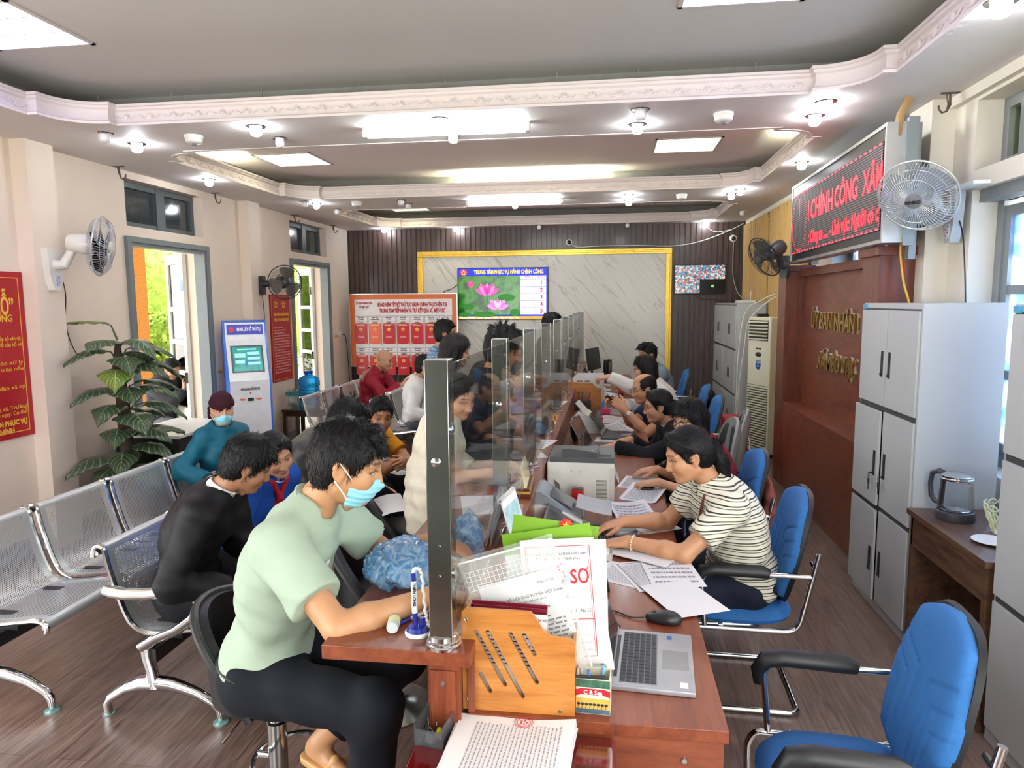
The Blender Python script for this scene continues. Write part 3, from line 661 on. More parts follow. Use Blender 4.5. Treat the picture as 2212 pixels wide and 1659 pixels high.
# ---- cables on and near the back wall
def cable(name, pts, r, m, lab, group=None):
    P = [Vector(p) for p in pts]; out = []
    for i in range(len(P)-1):      # smooth run through the points
        p0, p1, p2, p3 = P[max(i-1, 0)], P[i], P[i+1], P[min(i+2, len(P)-1)]
        for k in range(8):
            u = k/8; out.append(.5*((2*p1)+(p2-p0)*u+(2*p0-5*p1+4*p2-p3)*u*u+(3*p1-p0-3*p2+p3)*u**3))
    out.append(P[-1]); o = MB().tube(out, r, 7).build(name, m); return tag(o, lab, 'cable', group)
cable('camera_cable', [(-.62, YB-.03, 2.76), (-.5, YB-.04, 2.71), (-.2, YB-.05, 2.72), (.4, YB-.05, 2.72), (.94, YB-.05, 2.70), (1.35, YB-.05, 2.76), (1.75, YB-.05, 2.90), (2.0, YB-.06, 3.02)], .007, cable_w, 'white cable strung along the top of the marble panel to the right')
cable('bulb_cable', [(1.43, 11.22, 2.99), (1.5, 11.3, 2.93), (1.62, 11.35, 2.90), (1.8, 11.36, 2.93)], .006, cable_w, 'white cable drooping from the bulb at the right of the back wall')
cable('camera_drop_cable', [(1.86, YB-.03, 2.74), (1.86, YB-.03, 2.45), (1.87, YB-.04, 2.2), (1.93, YB-.04, 2.0), (2.0, YB-.05, 1.9)], .005, cable_w, 'thin cable hanging from the right dome camera')
cable('monitor_cable', [(1.3, YB-.03, 1.95), (1.4, YB-.04, 1.88), (1.6, YB-.05, 1.87), (1.75, YB-.06, 1.86)], .006, cable_k, 'black cable looping below the security monitor')
cable('tv_cable', [(-2.45, YB-.05, 2.15), (-2.55, YB-.06, 2.08), (-2.68, YB-.06, 2.03), (-2.72, YB-.07, 1.9)], .006, cable_k, 'black cable from the television to behind the notice board')
t = thing('wall_socket', 'white wall socket on the left wall near the back corner', 'wall socket', (XL+.012, 10.93, 1.38))
MB().b2((-.012, -.06, -.045), (.0, .06, .045), .003).build('plate', white_m, t); MB().b2((0, -.03, -.02), (.008, .03, .02)).build('plug', white_m, t)
cable('socket_cable', [(XL+.03, 10.95, 1.36), (XL+.05, 11.02, 1.33), (XL+.06, 11.06, 1.1), (XL+.06, 11.1, .75), (XL+.05, 11.15, .5)], .006, cable_k, 'black cable hanging from the wall socket near the notice board')
# ---------------------------------------------------------------- gold curtains, right wall
cur_m = M('gold_curtain', '#b8924f', .7, var=.1, sheen=.4, stretch=(6, 6, .6))
for y0, y1, zt, lab in ((9.68, 11.3, 2.98, 'gold pleated curtain in the far right corner'), (7.75, 9.5, 2.98, 'gold pleated curtain beside the red message board')):
    t = thing('curtain', lab, 'curtain', (2.025, (y0+y1)/2, 0))
    L_ = y1-y0
    MB().grid(lambda u, v: (-.012+.026*math.sin(u*L_*46)*(.6+.4*v)+.006*math.sin(u*31+v*3), (u-.5)*L_, .6+v*(zt-.6)), 110, 10, .004).build('cloth', cur_m, t)
    MB().cyl((.0, -L_/2-.02, zt-.03), (.0, L_/2+.02, zt-.03), .013).build('rod', M('brass', '#b58b3d', .3, metal=.9), t)
    rg = MB()
    for i in range(9): a = -L_/2+L_*i/8; rg.tube([(.03*math.cos(q*.5236)*1., a, zt-.03+.03*math.sin(q*.5236)) for q in range(12)], .006, 6, True)
    rg.build('rings', M('brass', '#b58b3d', .3), t)
# ---------------------------------------------------------------- banners on the left wall
ban_m = M('banner_red', '#a5121f', .45, var=.04); yl = M('banner_yellow', '#e0b23a', .5); wl_ = M('banner_pale', '#d8a79c', .5)
G_ = ((0, 1, 0), (0, 0, 1))
def border(mb, a, b, z0, z1, x, w):
    for p, q in (((a, z0), (a+w, z1)), ((b-w, z0), (b, z1)), ((a, z0), (b, z0+w)), ((a, z1-w), (b, z1))): mb.b2((x, p[0], p[1]), (x+.001, q[0], q[1]))
    return mb
t = thing('wall_banner', 'red banner with yellow lettering by the near left pilaster', 'banner', (XL, 0, 0))
MB().b2((0, 2.75, .90), (.018, 4.715, 2.10)).build('sheet', ban_m, t)
mb = border(MB(), 2.79, 4.675, .94, 2.06, .018, .006)
text(mb, 'THỦ TỤC HÀNH CHÍNH "TẠI CHỖ”', .165, (.018, 4.62, 1.847), *G_, width=1.55, bold=.004, align='RIGHT')
text(mb, 'TRONG GIẢI QUYẾT THỦ TỤC HÀNH CHÍNH CÔNG', .075, (.018, 4.60, 1.765), *G_, width=1.5, bold=.001, align='RIGHT')
text(mb, '3. TRẢ KẾT QUẢ “TẠI CHỖ', .085, (.018, 4.42, 1.172), *G_, width=.95, bold=.002, align='RIGHT')
for i, s in enumerate(('GIẢI QUYẾT CÔNG KHAI, MINH BẠCH - VÌ NHÂN DÂN PHỤC VỤ', 'CẢI CÁCH THỦ TỤC HÀNH CHÍNH')): text(mb, s, .05, (.018, 4.655-.12*i, 1.012-.055*i), *G_, width=(1.35, .8)[i], bold=.002, align='RIGHT')
for s, z in (('Cá nhân, tổ chức đến Trung tâm hành chính công xã nộp hồ sơ trực', 1.62), ('tiếp hoặc trực tuyến, kiểm tra tính đầy đủ, hợp lệ của hồ sơ', 1.577), ('Cán bộ, công chức chuyên môn xử lý', 1.446), ('hồ sơ, không phải chuyển cấp trên nếu', 1.40),
             ('Trình lãnh đạo Ủy ban nhân dân xã ký', 1.268), ('Trung tâm phục vụ hành chính công xã. Trường', 1.122), ('hợp đủ điều kiện được nhận kết quả ngay. Có thể', 1.08)):
    text(mb, s, .04, (.018, 4.66, z), *G_, width=.9, align='RIGHT')
mb.build('lettering', yl, t)
t = thing('wall_banner', 'narrow red banner with pale small print beside the far left door', 'banner', (XL, 0, 0))
MB().b2((0, 8.56, .85), (.018, 9.13, 1.98)).build('sheet', ban_m, t)
mb = border(MB(), 8.58, 9.11, .87, 1.96, .018, .005)
text(mb, 'PHẢN ÁNH, KIẾN NGHỊ', .05, (.018, 8.85, 1.72), *G_, width=.42, bold=.002); text(mb, 'VỀ QUY ĐỊNH HÀNH CHÍNH', .05, (.018, 8.85, 1.65), *G_, width=.42, bold=.002)
for yy in (8.7, 8.92):
    for i in range(5): a = R(90+72*i); mb.lathe([(0, 0), (.018, 0)], (.0195, yy+.034*math.cos(a), 1.85+.034*math.sin(a)), 8, (1, 0, 0))
mb.build('lettering', yl, t)
dashes(MB(), (.0186, 8.62, .95), *G_, .44, .62, 17, 4, .45).build('small_print', wl_, t)
for y, z, lab in ((5.75, 1.12, 'yellow knob on the wall left of the first open door'), (7.32, 1.12, 'yellow knob on the wall right of the first open door'), (10.72, 1.35, 'small brown knob on the wall right of the far door')):
    tag(MB().lathe([(.022, 0), (.024, .012), (.016, .03), (0, .034)], (0, 0, 0), 14, (1, 0, 0)).build('wall_peg', M('knob_yellow', '#b98a2e', .35), None, (XL, y, z)), lab, 'knob')
# ---------------------------------------------------------------- wall fans
def fan(lab, base, bdir, head, hdir, rad, body, cage, blade, nb=3, badge=None, dark=False, panel=True):
    """base: point on the wall, bdir: away from the wall, head: middle of the cage, hdir: where it blows"""
    base = Vector(base); t = thing('wall_fan', lab, 'fan', base); bd_ = Vector(bdir).normalized(); hd = Vector(hdir).normalized(); h = Vector(head)-base
    side = Vector((0, 0, 1)).cross(bd_).normalized()
    bm_ = MB(); prof = [(-.075, .12), (.055, .12), (.075, .08), (.06, -.1), (.03, -.19), (-.03, -.19), (-.06, -.1), (-.075, .08)] if panel else [(-.035, .09), (.035, .09), (.04, -.05), (.03, -.13), (-.03, -.13), (-.04, -.05)]
    bm_.prism(prof, .055, (0, 0, 0), side, (0, 0, 1)); bo = bm_.build('base', body, t)
    if panel:
        MB().prism([(-.028, -.08), (.028, -.08), (.02, -.165), (-.02, -.165)], .004, bd_*.055, side, (0, 0, 1)).build('control_panel', M('fan_panel', '#c3c9d8', .35), bo)
        mb = MB()
        for i in range(4): mb.sph(bd_*.06+Vector((0, 0, -.095-.018*i))+side*.008*(-1)**i, .005, 8)
        mb.build('button', M('fan_button', '#8c2330', .4), bo)
    back = h-hd*.16
    MB().tube([bd_*.03, bd_*.12+Vector((0, 0, .0)), back*.75+Vector((0, 0, -.03)), back+hd*.0], [.045, .04, .032, .03], 12).build('arm', body, t)
    MB().lathe([(0, -.23), (.055, -.225), (.07, -.2), (.078, -.1), (.07, -.05), (.03, -.045)], h, 24, hd).build('motor', body, t)
    mb = MB(); q = Vector((0, 0, 1)).rotation_difference(hd).to_matrix()
    P = lambda r, a, z: h+q @ Vector((r*math.cos(a), r*math.sin(a), z))
    prof = [(.2, .062), (.45, .068), (.7, .058), (.9, .034), (1., .0)]; prob = [(.28, -.055), (.6, -.06), (.85, -.05), (1., .0)]
    n = 66 if not dark else 40
    for i in range(n):
        a = 2*math.pi*i/n; mb.tube([P(r*rad, a+(.25*(1-r)), z) for r, z in prof], .0013, 4, cap=False); mb.tube([P(r*rad, a, z) for r, z in prob], .0013, 4, cap=False)
    ring = lambda r, z, w: mb.tube([P(r*rad, 2*math.pi*i/48, z) for i in range(48)], w, 6, True)
    ring(1., 0, .006); ring(.62, .064, .0016); ring(.85, .045, .0016); ring(.5, -.06, .0016)
    mb.build('cage', cage, t)
    MB().lathe([(.2*rad, .058), (.2*rad, .07), (.12*rad, .076), (0, .077)], h, 28, hd).build('badge', badge or body, t)
    MB().lathe([(.035, -.045), (.04, .0), (.03, .04), (0, .045)], h, 18, hd).build('hub', blade, t)
    for k in range(nb):
        mb = MB(); a0 = 2*math.pi*k/nb
        mb.grid(lambda u, v: P((.12+.78*u)*rad, a0+(v-.5)*(1.35 if nb == 3 else .9)*(.55+.5*math.sin(u*2.6)), (v-.5)*.05), 8, 6, .002); mb.build('blade', blade, t)
    return t
wf = M('fan_white', '#d9d6cd', .35); gf = M('fan_grey', '#a9acab', .35); kf = M('fan_black', '#232426', .4)
wire_w = M('cage_silver', '#c2c4c8', .3, metal=.5); wire_k = M('cage_black', '#191a1b', .4)
clear_b = thin_glass('fan_blade_clear', (.62, .68, .78), 1.4)
def fan_cable(pts, lab): cable('fan_cord', pts, .004, cable_k, lab)
fan('white wall fan on the near left pilaster', (XL+.13, 4.86, 2.16), (1, 0, 0), (-3.83, 4.98, 2.30), (.9, .36, -.12), .225, wf, wire_w, clear_b, 5)
fan_cable([(XL+.15, 4.93, 2.10), (XL+.15, 4.97, 1.95), (XL+.04, 5.08, 1.7), (XL+.03, 5.16, 1.5), (XL+.03, 5.25, 1.42)], 'black cord hanging from the white fan behind the potted plant')
fan('black wall fan beside the far left door', (XL+.13, 8.1, 2.10), (1, 0, 0), (-3.83, 8.05, 2.11), (.62, -.72, -.05), .2, kf, wire_k, M('fan_blade_smoke', '#5d5750', .3, alpha=.8), 3, dark=True, panel=False)
fan_cable([(XL+.15, 8.1, 1.98), (XL+.15, 8.13, 1.7), (XL+.15, 8.1, 1.3), (XL+.14, 8.08, 1.1)], 'thin dark cord below the black fan on the left wall')
fan('grey wall fan turned to the message board, on the right pilaster', (2.02, 4.56, 2.37), (-1, 0, 0), (1.70, 4.33, 2.425), (-.56, -.62, -.55), .21, gf, M('cage_grey', '#bfc1c0', .3, metal=.5), M('fan_blade_grey', '#8f9496', .3), 3, M('fan_badge', '#77777a', .4))
bdg = MB(); _h = Vector((-.56, -.62, -.55)).normalized(); _x = Vector((0, 0, 1)).cross(_h).normalized(); _y = _h.cross(_x)
ob = bpy.data.objects['wall_fan.002']; text(bdg, 'SENKO', .026, Vector((1.70, 4.33, 2.425))-ob.location+_h*.0775, _x, _y, bold=.001).build('badge_lettering', M('print_grey', '#2e2e30', .5), [c for c in ob.children if c.name.startswith('badge')][0])
fan_cable([(2.0, 4.5, 2.3), (1.98, 4.4, 2.2), (1.97, 4.33, 2.0), (1.97, 4.3, 1.83)], 'black cord hanging from the grey fan over the locker')
fan('dark fan on a bracket at the far end of the message board', (1.69, 7.28, 2.19), (-.6, -.8, 0), (1.44, 7.05, 2.26), (-.80, -.32, -.5), .2, M('fan_dark', '#4a4c4e', .4), wire_k, M('fan_blade_dark', '#4d4f50', .3, alpha=.75), 3, dark=True, panel=False)
# ---------------------------------------------------------------- wooden backdrop with raised name, message board above
rw = wood('red_wood_wall', '#5e2c1c', '#8c4a30', .4, (1.2, 1.6, 9), 2.6, .2)
rwv = wood('red_wood_upright', '#552619', '#7e4029', .4, (8, 8, 1.2), 2.6, .2)
pd = thing('reception_backdrop', 'reddish wooden backdrop with two pilasters and raised metal lettering', 'wooden backdrop', (1.72, 0, 0))
MB().b2((.17, 4.9, .84), (.24, 7.35, 2.13)).build('back_panel', rw, pd)
MB().b2((0, 5.18, 0), (.24, 7.33, .82)).build('lower_panel', rw, pd)
MB().b2((-.004, 5.18, .82), (.24, 7.33, .845), .004).build('shelf', rw, pd)
for a, b in ((4.88, 5.18), (7.33, 7.63)): MB().b2((-.012, a, 0), (.24, b, 2.13)).build('pilaster', rwv, pd)
for a, b in ((4.86, 5.2), (7.31, 7.65)): MB().b2((-.04, a-.01, 2.13), (.26, b+.01, 2.19), .006).build('cap', rwv, pd)
MB().b2((.11, 5.18, 2.08), (.24, 7.33, 2.15)).build('top_rail', rw, pd)
bras = M('brass_letter', '#c6a45c', .25, metal=.9)
G2 = ((0, -1, 0), (0, 0, 1))
mb = text(MB(), 'ỦY BAN NHÂN DÂN', .20, (.155, 6.12, 1.66), *G2, width=1.62, ext=.012, bold=.004, lift=.0); text(mb, 'XÃ MÈO VẠC', .20, (.155, 6.18, 1.31), *G2, width=1.02, ext=.012, bold=.004, lift=0.)
mb.build('lettering', bras, pd)
mb = text(MB(), 'ỦY BAN NHÂN DÂN', .20, (.168, 6.12, 1.66), *G2, width=1.625, ext=.008, bold=.007, lift=0.); text(mb, 'XÃ MÈO VẠC', .20, (.168, 6.18, 1.31), *G2, width=1.025, ext=.008, bold=.007, lift=0.)
mb.build('letter_backing', M('letter_white', '#d8d4cc', .4), pd)
led = thing('message_board', 'long black electronic message board with red running letters', 'electronic sign', (1.70, 7.12, 2.195), R(-91.3))
LW, LH = 2.47, .71
MB().b2((.02, -.005, .02), (LW-.02, .09, LH-.02)).build('case', M('led_black', '#17181a', .35), led)
f = MB()
for a, b in (((0, 0), (LW, .022)), ((0, LH-.022), (LW, LH)), ((0, .022), (.022, LH-.022)), ((LW-.022, .022), (LW, LH-.022))): f.b2((a[0], -.012, a[1]), (b[0], .1, b[1]))
f.build('frame', M('aluminium', '#c9cbcc', .3), led)
def louver():
    m, t, b = nt('led_louvre'); tc = N(t, 'TexCoord'); sx = N(t, 'SeparateXYZ'); L(t, tc.outputs['Object'], sx.inputs[0])
    md = N(t, 'Math', operation='MODULO', i_1=.0165); L(t, sx.outputs[2], md.inputs[0]); lt = N(t, 'Math', operation='LESS_THAN', i_1=.006); L(t, md.outputs[0], lt.inputs[0])
    mx = N(t, 'MixRGB'); L(t, lt.outputs[0], mx.inputs[0]); mx.inputs[1].default_value = lin('#1a1718')+(1,); mx.inputs[2].default_value = lin('#6e6464')+(1,)
    L(t, mx.outputs[0], b.inputs['Base Color']); b.inputs['Roughness'].default_value = .6; return m
MB().b2((.06, -.012, .08), (LW-.05, -.004, LH-.10)).build('screen', louver(), led)
def led_mat():
    m, t, b = nt('led_red'); tc = N(t, 'TexCoord'); s = N(t, 'VectorMath', operation='SCALE'); s.inputs['Scale'].default_value = 1/.0085; L(t, tc.outputs['Object'], s.inputs[0])
    fr = N(t, 'VectorMath', operation='FRACTION'); L(t, s.outputs[0], fr.inputs[0]); sp = N(t, 'SeparateXYZ'); L(t, fr.outputs[0], sp.inputs[0])
    cb = N(t, 'CombineXYZ'); L(t, sp.outputs[0], cb.inputs[0]); L(t, sp.outputs[2], cb.inputs[1])
    ds = N(t, 'VectorMath', operation='DISTANCE'); ds.inputs[1].default_value = (.5, .5, 0); L(t, cb.outputs[0], ds.inputs[0])
    lt = N(t, 'Math', operation='LESS_THAN', i_1=.47); L(t, ds.outputs['Value'], lt.inputs[0]); ml = N(t, 'Math', operation='MULTIPLY_ADD', i_1=1.25, i_2=.2); L(t, lt.outputs[0], ml.inputs[0])
    b.inputs['Base Color'].default_value = (.12, .004, .006, 1); b.inputs['Emission Color'].default_value = lin('#ff1c2c')+(1,); L(t, ml.outputs[0], b.inputs['Emission Strength']); return m
lm = led_mat(); y = -.0125
mb = MB()
for s, x, wd in (('I', .66, None), ('CHÍNH', 1.06, .66), ('CÔNG', 1.70, .54), ('XÃ', 2.20, .26), ('M', 2.385, .10)): text(mb, s, .215, (x, y, .405), *F, width=wd, bold=.005)
text(mb, '; Công an ..... - Lĩnh vực: Người có c', .14, (1.54, y, .185), *F, width=1.72, bold=.004); mb.build('lettering', lm, led)
mb = MB(); dots = E('led_dot', '#ff3040', 1.1); cx, cz, r = .33, .36, .255
for i in range(44): a = 2*math.pi*i/44; quad(mb, cx+r*math.cos(a)-.006, cz+r*math.sin(a)-.006, cx+r*math.cos(a)+.006, cz+r*math.sin(a)+.006, y-.001)
quad(mb, cx-.012, cz, cx-.002, cz+.2, y-.001)
i = 0
while .07+i*.095 < LW-.1: quad(mb, .07+i*.095, .595, .12+i*.095, .607, y-.001); quad(mb, .07+i*.095, .082, .12+i*.095, .094, y-.001); i += 1
for i in range(5): quad(mb, .066, .1+i*.1, .076, .15+i*.1, y-.001); quad(mb, LW-.07, .1+i*.1, LW-.06, .16+i*.1, y-.001)
mb.build('border_dots', dots, led)
for a, b in (((LW-.01, .1, -.02), (LW+.03, .16, LH+.02)), ((.3, .1, -.02), (.34, .16, LH)), ((LW-.1, .16, -.1), (LW-.04, .2, LH))): MB().b2(a, b).build('steel_post', M('galvanised', '#8f9698', .45, metal=.7), led)
MB().tube([(LW-.01, .05, LH-.08), (LW+.0, .06, LH+.04), (LW+.03, .1, LH+.13)], .012, 6, sq=(2.2, .5)).build('strap', M('strap_brown', '#8a6a3a', .6), led)
MB().b2((1.97, 4.3, 2.48), (2.06, 4.75, 2.5)).build('shelf_board', white_m); tag(bpy.data.objects['shelf_board'], 'small white board above the grey wall fan', 'board')
yw = M('yellow_conduit', '#e0b030', .4)
cable('power_cable', [(1.80, 4.80, 2.22), (1.80, 4.79, 2.12), (1.82, 4.77, 1.95), (1.85, 4.75, 1.82), (1.87, 4.74, 1.6)], .007, yw, 'yellow cable hanging from the message board beside the pilaster')
cable('power_cable', [(1.79, 4.81, 2.25), (1.81, 4.78, 2.16), (1.82, 4.78, 2.08), (1.83, 4.77, 2.0)], .004, M('red_cable', '#b5282c', .4), 'short red cable beside the yellow cable by the pilaster')
# ---------------------------------------------------------------- lockers
grey_l = M('locker_grey', '#b7b9b8', .38, var=.02, scale=3); seam = M('seam_dark', '#3d3f40', .6); key_m = M('key_metal', '#b0a890', .3, metal=.9)
def locker(lab, y0, y1, x0, x1, top=1.83, keys=False, ajar=False, tagc=True, mark=None, grp=None):
    w = y1-y0; t = thing('metal_locker', lab, 'locker', (x0, y0, 0)); d = x1-x0
    MB().b2((.012, 0, 0), (d, w, top), .004).build('body', grey_l, t)
    rows = [(.07, .615), (.645, 1.205), (1.235, 1.79)]; seamb = MB().b2((.008, .02, .06), (.0125, w-.02, 1.8)); seamb.build('front_recess', seam, t)
    for (z0, z1) in rows:
        for k in (0, 1):
            a = .015 if k == 0 else w/2+.004; b = w/2-.004 if k == 0 else w-.015
            sw = ajar and k == 1 and z0 < 1.2
            dr = MB().b2((-.002-.016*sw, a, z0), (.012-.016*sw, b, z1), .003).build('door', grey_l, t)
            yh = (b-.05) if k == 0 else (a+.05); zh = z0+(z1-z0)*.44
            MB().b2((-.005-.016*sw, yh-.017, zh-.075), (.0-.016*sw, yh+.017, zh+.075), .003).b2((-.009-.016*sw, yh-.007, zh-.055), (-.003-.016*sw, yh+.007, zh+.055), .002).cyl((-.012-.016*sw, yh, zh-.06), (-.004-.016*sw, yh, zh-.06), .008, n=10).build('handle', black_p, dr)
            if keys and z0 == .645:
                sg = 1 if k else -1; kx = -.016*sw
                mb = MB().cyl((kx-.03, yh, zh-.06), (kx-.008, yh, zh-.06), .004, n=8).tube([(kx-.028, yh+.012*math.cos(q*.7854)-.0, zh-.075+.015*math.sin(q*.7854)) for q in range(8)], .0015, 5, True).b2((kx-.031, yh-.012, zh-.125), (kx-.025, yh+.012, zh-.092), .002).b2((kx-.03, yh-.004, zh-.16), (kx-.026, yh+.004, zh-.12))
                mb.build('key', M('key_black', '#25262a', .4), dr)
    if tagc: MB().b2((-.0035, w-.06, 1.795), (.012, w-.02, 1.822)).build('sticker', M('sticker_blue', '#4f9fc4', .4), t)
    if mark: text(MB(), mark, .09, (-.003, w-.12, 1.70), *G2, bold=0.).build('chalk_mark', M('chalk', '#e8e8e6', .8), t)
    return t
l1 = locker('grey metal locker with six doors between the backdrop and the wooden desk', 3.885, 4.74, 1.572, 1.985, keys=True, ajar=True)
locker('grey metal locker with a chalk mark, at the right edge of the photo', 2.2, 3.06, 1.572, 1.985, mark='1')
locker('far grey metal locker half hidden by the air conditioner', 9.45, 10.40, 1.60, 1.975, 1.82, tagc=False)
locker('far grey metal locker in the corner against the slatted wall', 10.42, 11.36, 1.60, 1.975, 1.82, tagc=False)
# side table with kettle
dw = wood('walnut_desk', '#3c281d', '#6e4f3a', .4, (9, 1.1, 9), 3., .15)
t = thing('side_desk', 'small dark walnut desk standing between two grey lockers', 'desk', (1.55, 3.07, 0))
MB().b2((0, .005, .735), (.45, .80, .765), .003).build('top', dw, t)
MB().b2((.02, .06, .575), (.04, .78, .73), .002).build('drawer', dw, t)
MB().b2((.02, .03, .0), (.44, .06, .735)).build('side_panel', dw, t); MB().b2((.02, .76, 0), (.44, .79, .735)).build('side_panel', dw, t); MB().b2((.40, .06, .2), (.42, .76, .735)).build('back_panel', dw, t)
kt = thing('kettle', 'glass electric kettle with dark handle on the walnut desk', 'kettle', (1.70, 3.68, .765))
kk = M('kettle_dark', '#3a3a40', .4); kg = thin_glass('kettle_glass', (.965, .975, .975), 1.45, .5)
MB().lathe([(.085, 0), (.088, .01), (.084, .045), (.078, .05)], n=28).build('base', kk, kt)
MB().lathe([(.080, .048), (.080, .07), (.068, .205), (.066, .205), (.077, .07), (.077, .048)], n=32).build('glass_body', kg, kt)
MB().lathe([(.069, .2), (.071, .222), (.05, .232), (0, .236)], n=28).tube([(.071*math.cos(a*.1963), .071*math.sin(a*.1963), .21) for a in range(32)], .004, 6, True).build('lid', chrome, kt)
MB().lathe([(.066, .052), (.06, .056), (0, .057)], n=24).build('heating_plate', chrome, kt)
hd_ = Vector((-.45, .89, 0)).normalized()
MB().tube([hd_*.066+Vector((0, 0, .215)), hd_*.1+Vector((0, 0, .224)), hd_*.138+Vector((0, 0, .205)), hd_*.146+Vector((0, 0, .15)), hd_*.138+Vector((0, 0, .09)), hd_*.115+Vector((0, 0, .065)), hd_*.08+Vector((0, 0, .06))], .015, 10, sq=(1, .8)).tube([hd_*.082+Vector((0, 0, .06)), hd_*.075+Vector((0, 0, .2))], .013, 8).build('handle', kk, kt)
bk = thing('openwork_basket', 'cream openwork plastic basket behind the kettle', 'basket', (1.83, 3.47, .765))
mb = MB(); cm = M('basket_cream', '#d9dcb4', .45)
for i in range(14):
    a = 2*math.pi*i/14; c, s = math.cos(a), math.sin(a)
    mb.tube([(.055*c, .055*s, .005), (.07*math.cos(a+.12), .07*math.sin(a+.12), .05), (.088*c, .088*s, .1), (.095*c, .095*s, .125)], .0035, 5)
    for z, r in ((.045, .067), (.085, .082)): mb.tube([(r*math.cos(a+.2*math.cos(q*.785)), r*math.sin(a+.2*math.cos(q*.785)), z+.018*math.sin(q*.785)) for q in range(8)], .003, 5, True)
    mb.tube([(.095*math.cos(a+.2*math.cos(q*.785)), .095*math.sin(a+.2*math.cos(q*.785)), .128+.014*math.sin(q*.785)) for q in range(8)], .003, 5, True)
mb.lathe([(0, .0), (.056, .0), (.056, .006), (0, .006)], n=20); mb.build('basket_wall', cm, bk)
t = tag(MB().lathe([(.0, .003), (.05, .003), (.08, .012), (.082, .012), (.05, .0), (0, 0)], n=28).build('plate', white_m, None, (1.70, 3.33, .766)), 'white plate at the near end of the walnut desk', 'plate')
# ---------------------------------------------------------------- air conditioner
ac = thing('air_conditioner', 'cream floor-standing air conditioner with a louvred lower grille', 'air conditioner', (1.75, 8.73, 0), math.atan2(-.38, .18))
acm = M('ac_cream', '#ddd9bf', .35, var=.02); AW = .21
# local: front faces -y, width along x
MB().b2((-AW, 0, .03), (AW, .26, 1.66), .02, 3).build('body', acm, ac); MB().b2((-AW+.005, .01, 0), (AW-.005, .25, .03)).build('plinth', black_p, ac)
MB().b2((-AW+.025, -.004, 1.38), (AW-.04, .01, 1.62)).build('outlet', M('ac_dark', '#26282a', .5), ac)
mb = MB()
for i in range(6): mb.box((-.008, -.01, 1.40+i*.04), (2*AW-.07, .03, .007), rotm(28, 0, 0))
mb.build('louvre', acm, ac)
mb = MB()
for i in range(24): mb.prism([(-AW+.02, 0), (AW-.02, 0), (AW-.02, .014), (AW*.5, .008), (0, .005), (-AW*.5, .008), (-AW+.02, .014)], .012, (0, .002, .08+i*.031), (1, 0, 0), (0, 0, 1))
mb.build('grille', M('ac_cream2', '#d2ceb4', .4), ac); 
mb = MB()
for i in range(24): mb.b2((-AW+.02, -.002, .095+i*.031), (AW-.02, .003, .107+i*.031))
mb.build('grille_slots', M('ac_slot', '#5a584c', .6), ac)
MB().b2((-AW, -.003, .845), (AW, .0, .85)).build('seam', M('ac_slot', '#5a584c', .6), ac)
MB().sph((0, -.0, 1.215), (.06, .008, .028), 20).build('display', M('ac_display', '#2d3034', .2), ac)
text(MB(), 'Nakafuji', .03, (0, -.0005, 1.285), *F, bold=.001).build('maker_mark', M('print_grey', '#2e2e30', .5), ac)
MB().prism([(-.05, .05), (.05, .05), (.05, -.01), (.03, -.045), (0, -.06), (-.03, -.045), (-.05, -.01)], -.001, (0, -.0005, 1.09), *F).build('shield_sticker', M('sticker_navy', '#1f4f9c', .4), ac)
mb = text(MB(), 'HÒA PHÁT', .022, (0, -.002, 1.12), *F, bold=.001)
for a in (90, 210, 330): mb.tube([(0, -.003, 1.082), (.02*math.cos(R(a)), -.003, 1.082+.02*math.sin(R(a)))], .004, 6)
mb.build('sticker_lettering', wprint, ac)
t = thing('router', 'small black box with a cable on top of the air conditioner', 'router', (1.80, 8.80, 1.66)); MB().b2((-.06, -.05, 0), (.06, .05, .03), .004).b2((-.07, -.06, .03), (.05, .04, .035)).build('case', black_p, t)
t = thing('router', 'white wireless router with leads on top of the far lockers', 'router', (1.85, 10.2, 1.82)); MB().b2((-.12, -.1, 0), (.12, .1, .035), .008).build('case', white_m, t); MB().cyl((.08, .08, .03), (.09, .1, .16), .006).build('antenna', white_m, t)
cable('hanging_cable', [(1.98, 9.0, 1.93), (1.85, 9.1, 1.86), (1.68, 9.25, 1.7), (1.62, 9.3, 1.2), (1.61, 9.3, .7), (1.60, 9.3, .2), (1.63, 9.15, .02)], .008, cable_w, 'white cable falling in front of the far lockers, left of two')
cable('hanging_cable', [(1.98, 8.95, 1.90), (1.86, 9.05, 1.8), (1.70, 9.12, 1.6), (1.66, 9.15, 1.25), (1.62, 9.2, .8), (1.60, 9.2, .25), (1.62, 9.0, .02)], .008, cable_w, 'white cable falling in front of the far lockers, right of two')
cable('floor_cable', [(1.55, 8.7, .25), (1.62, 8.6, .28), (1.64, 8.5, .15), (1.6, 8.45, .02), (1.5, 8.55, .015), (1.58, 8.62, .03), (1.63, 8.5, .01)], .008, cable_w, 'white cable coiled on the floor beside the air conditioner')
t = thing('red_case', 'red plastic case on the floor beside the far lockers', 'case', (1.42, 8.3, .0)); MB().b2((-.14, -.1, 0), (.14, .1, .55), .03).build('case', M('case_red', '#b01724', .35), t)
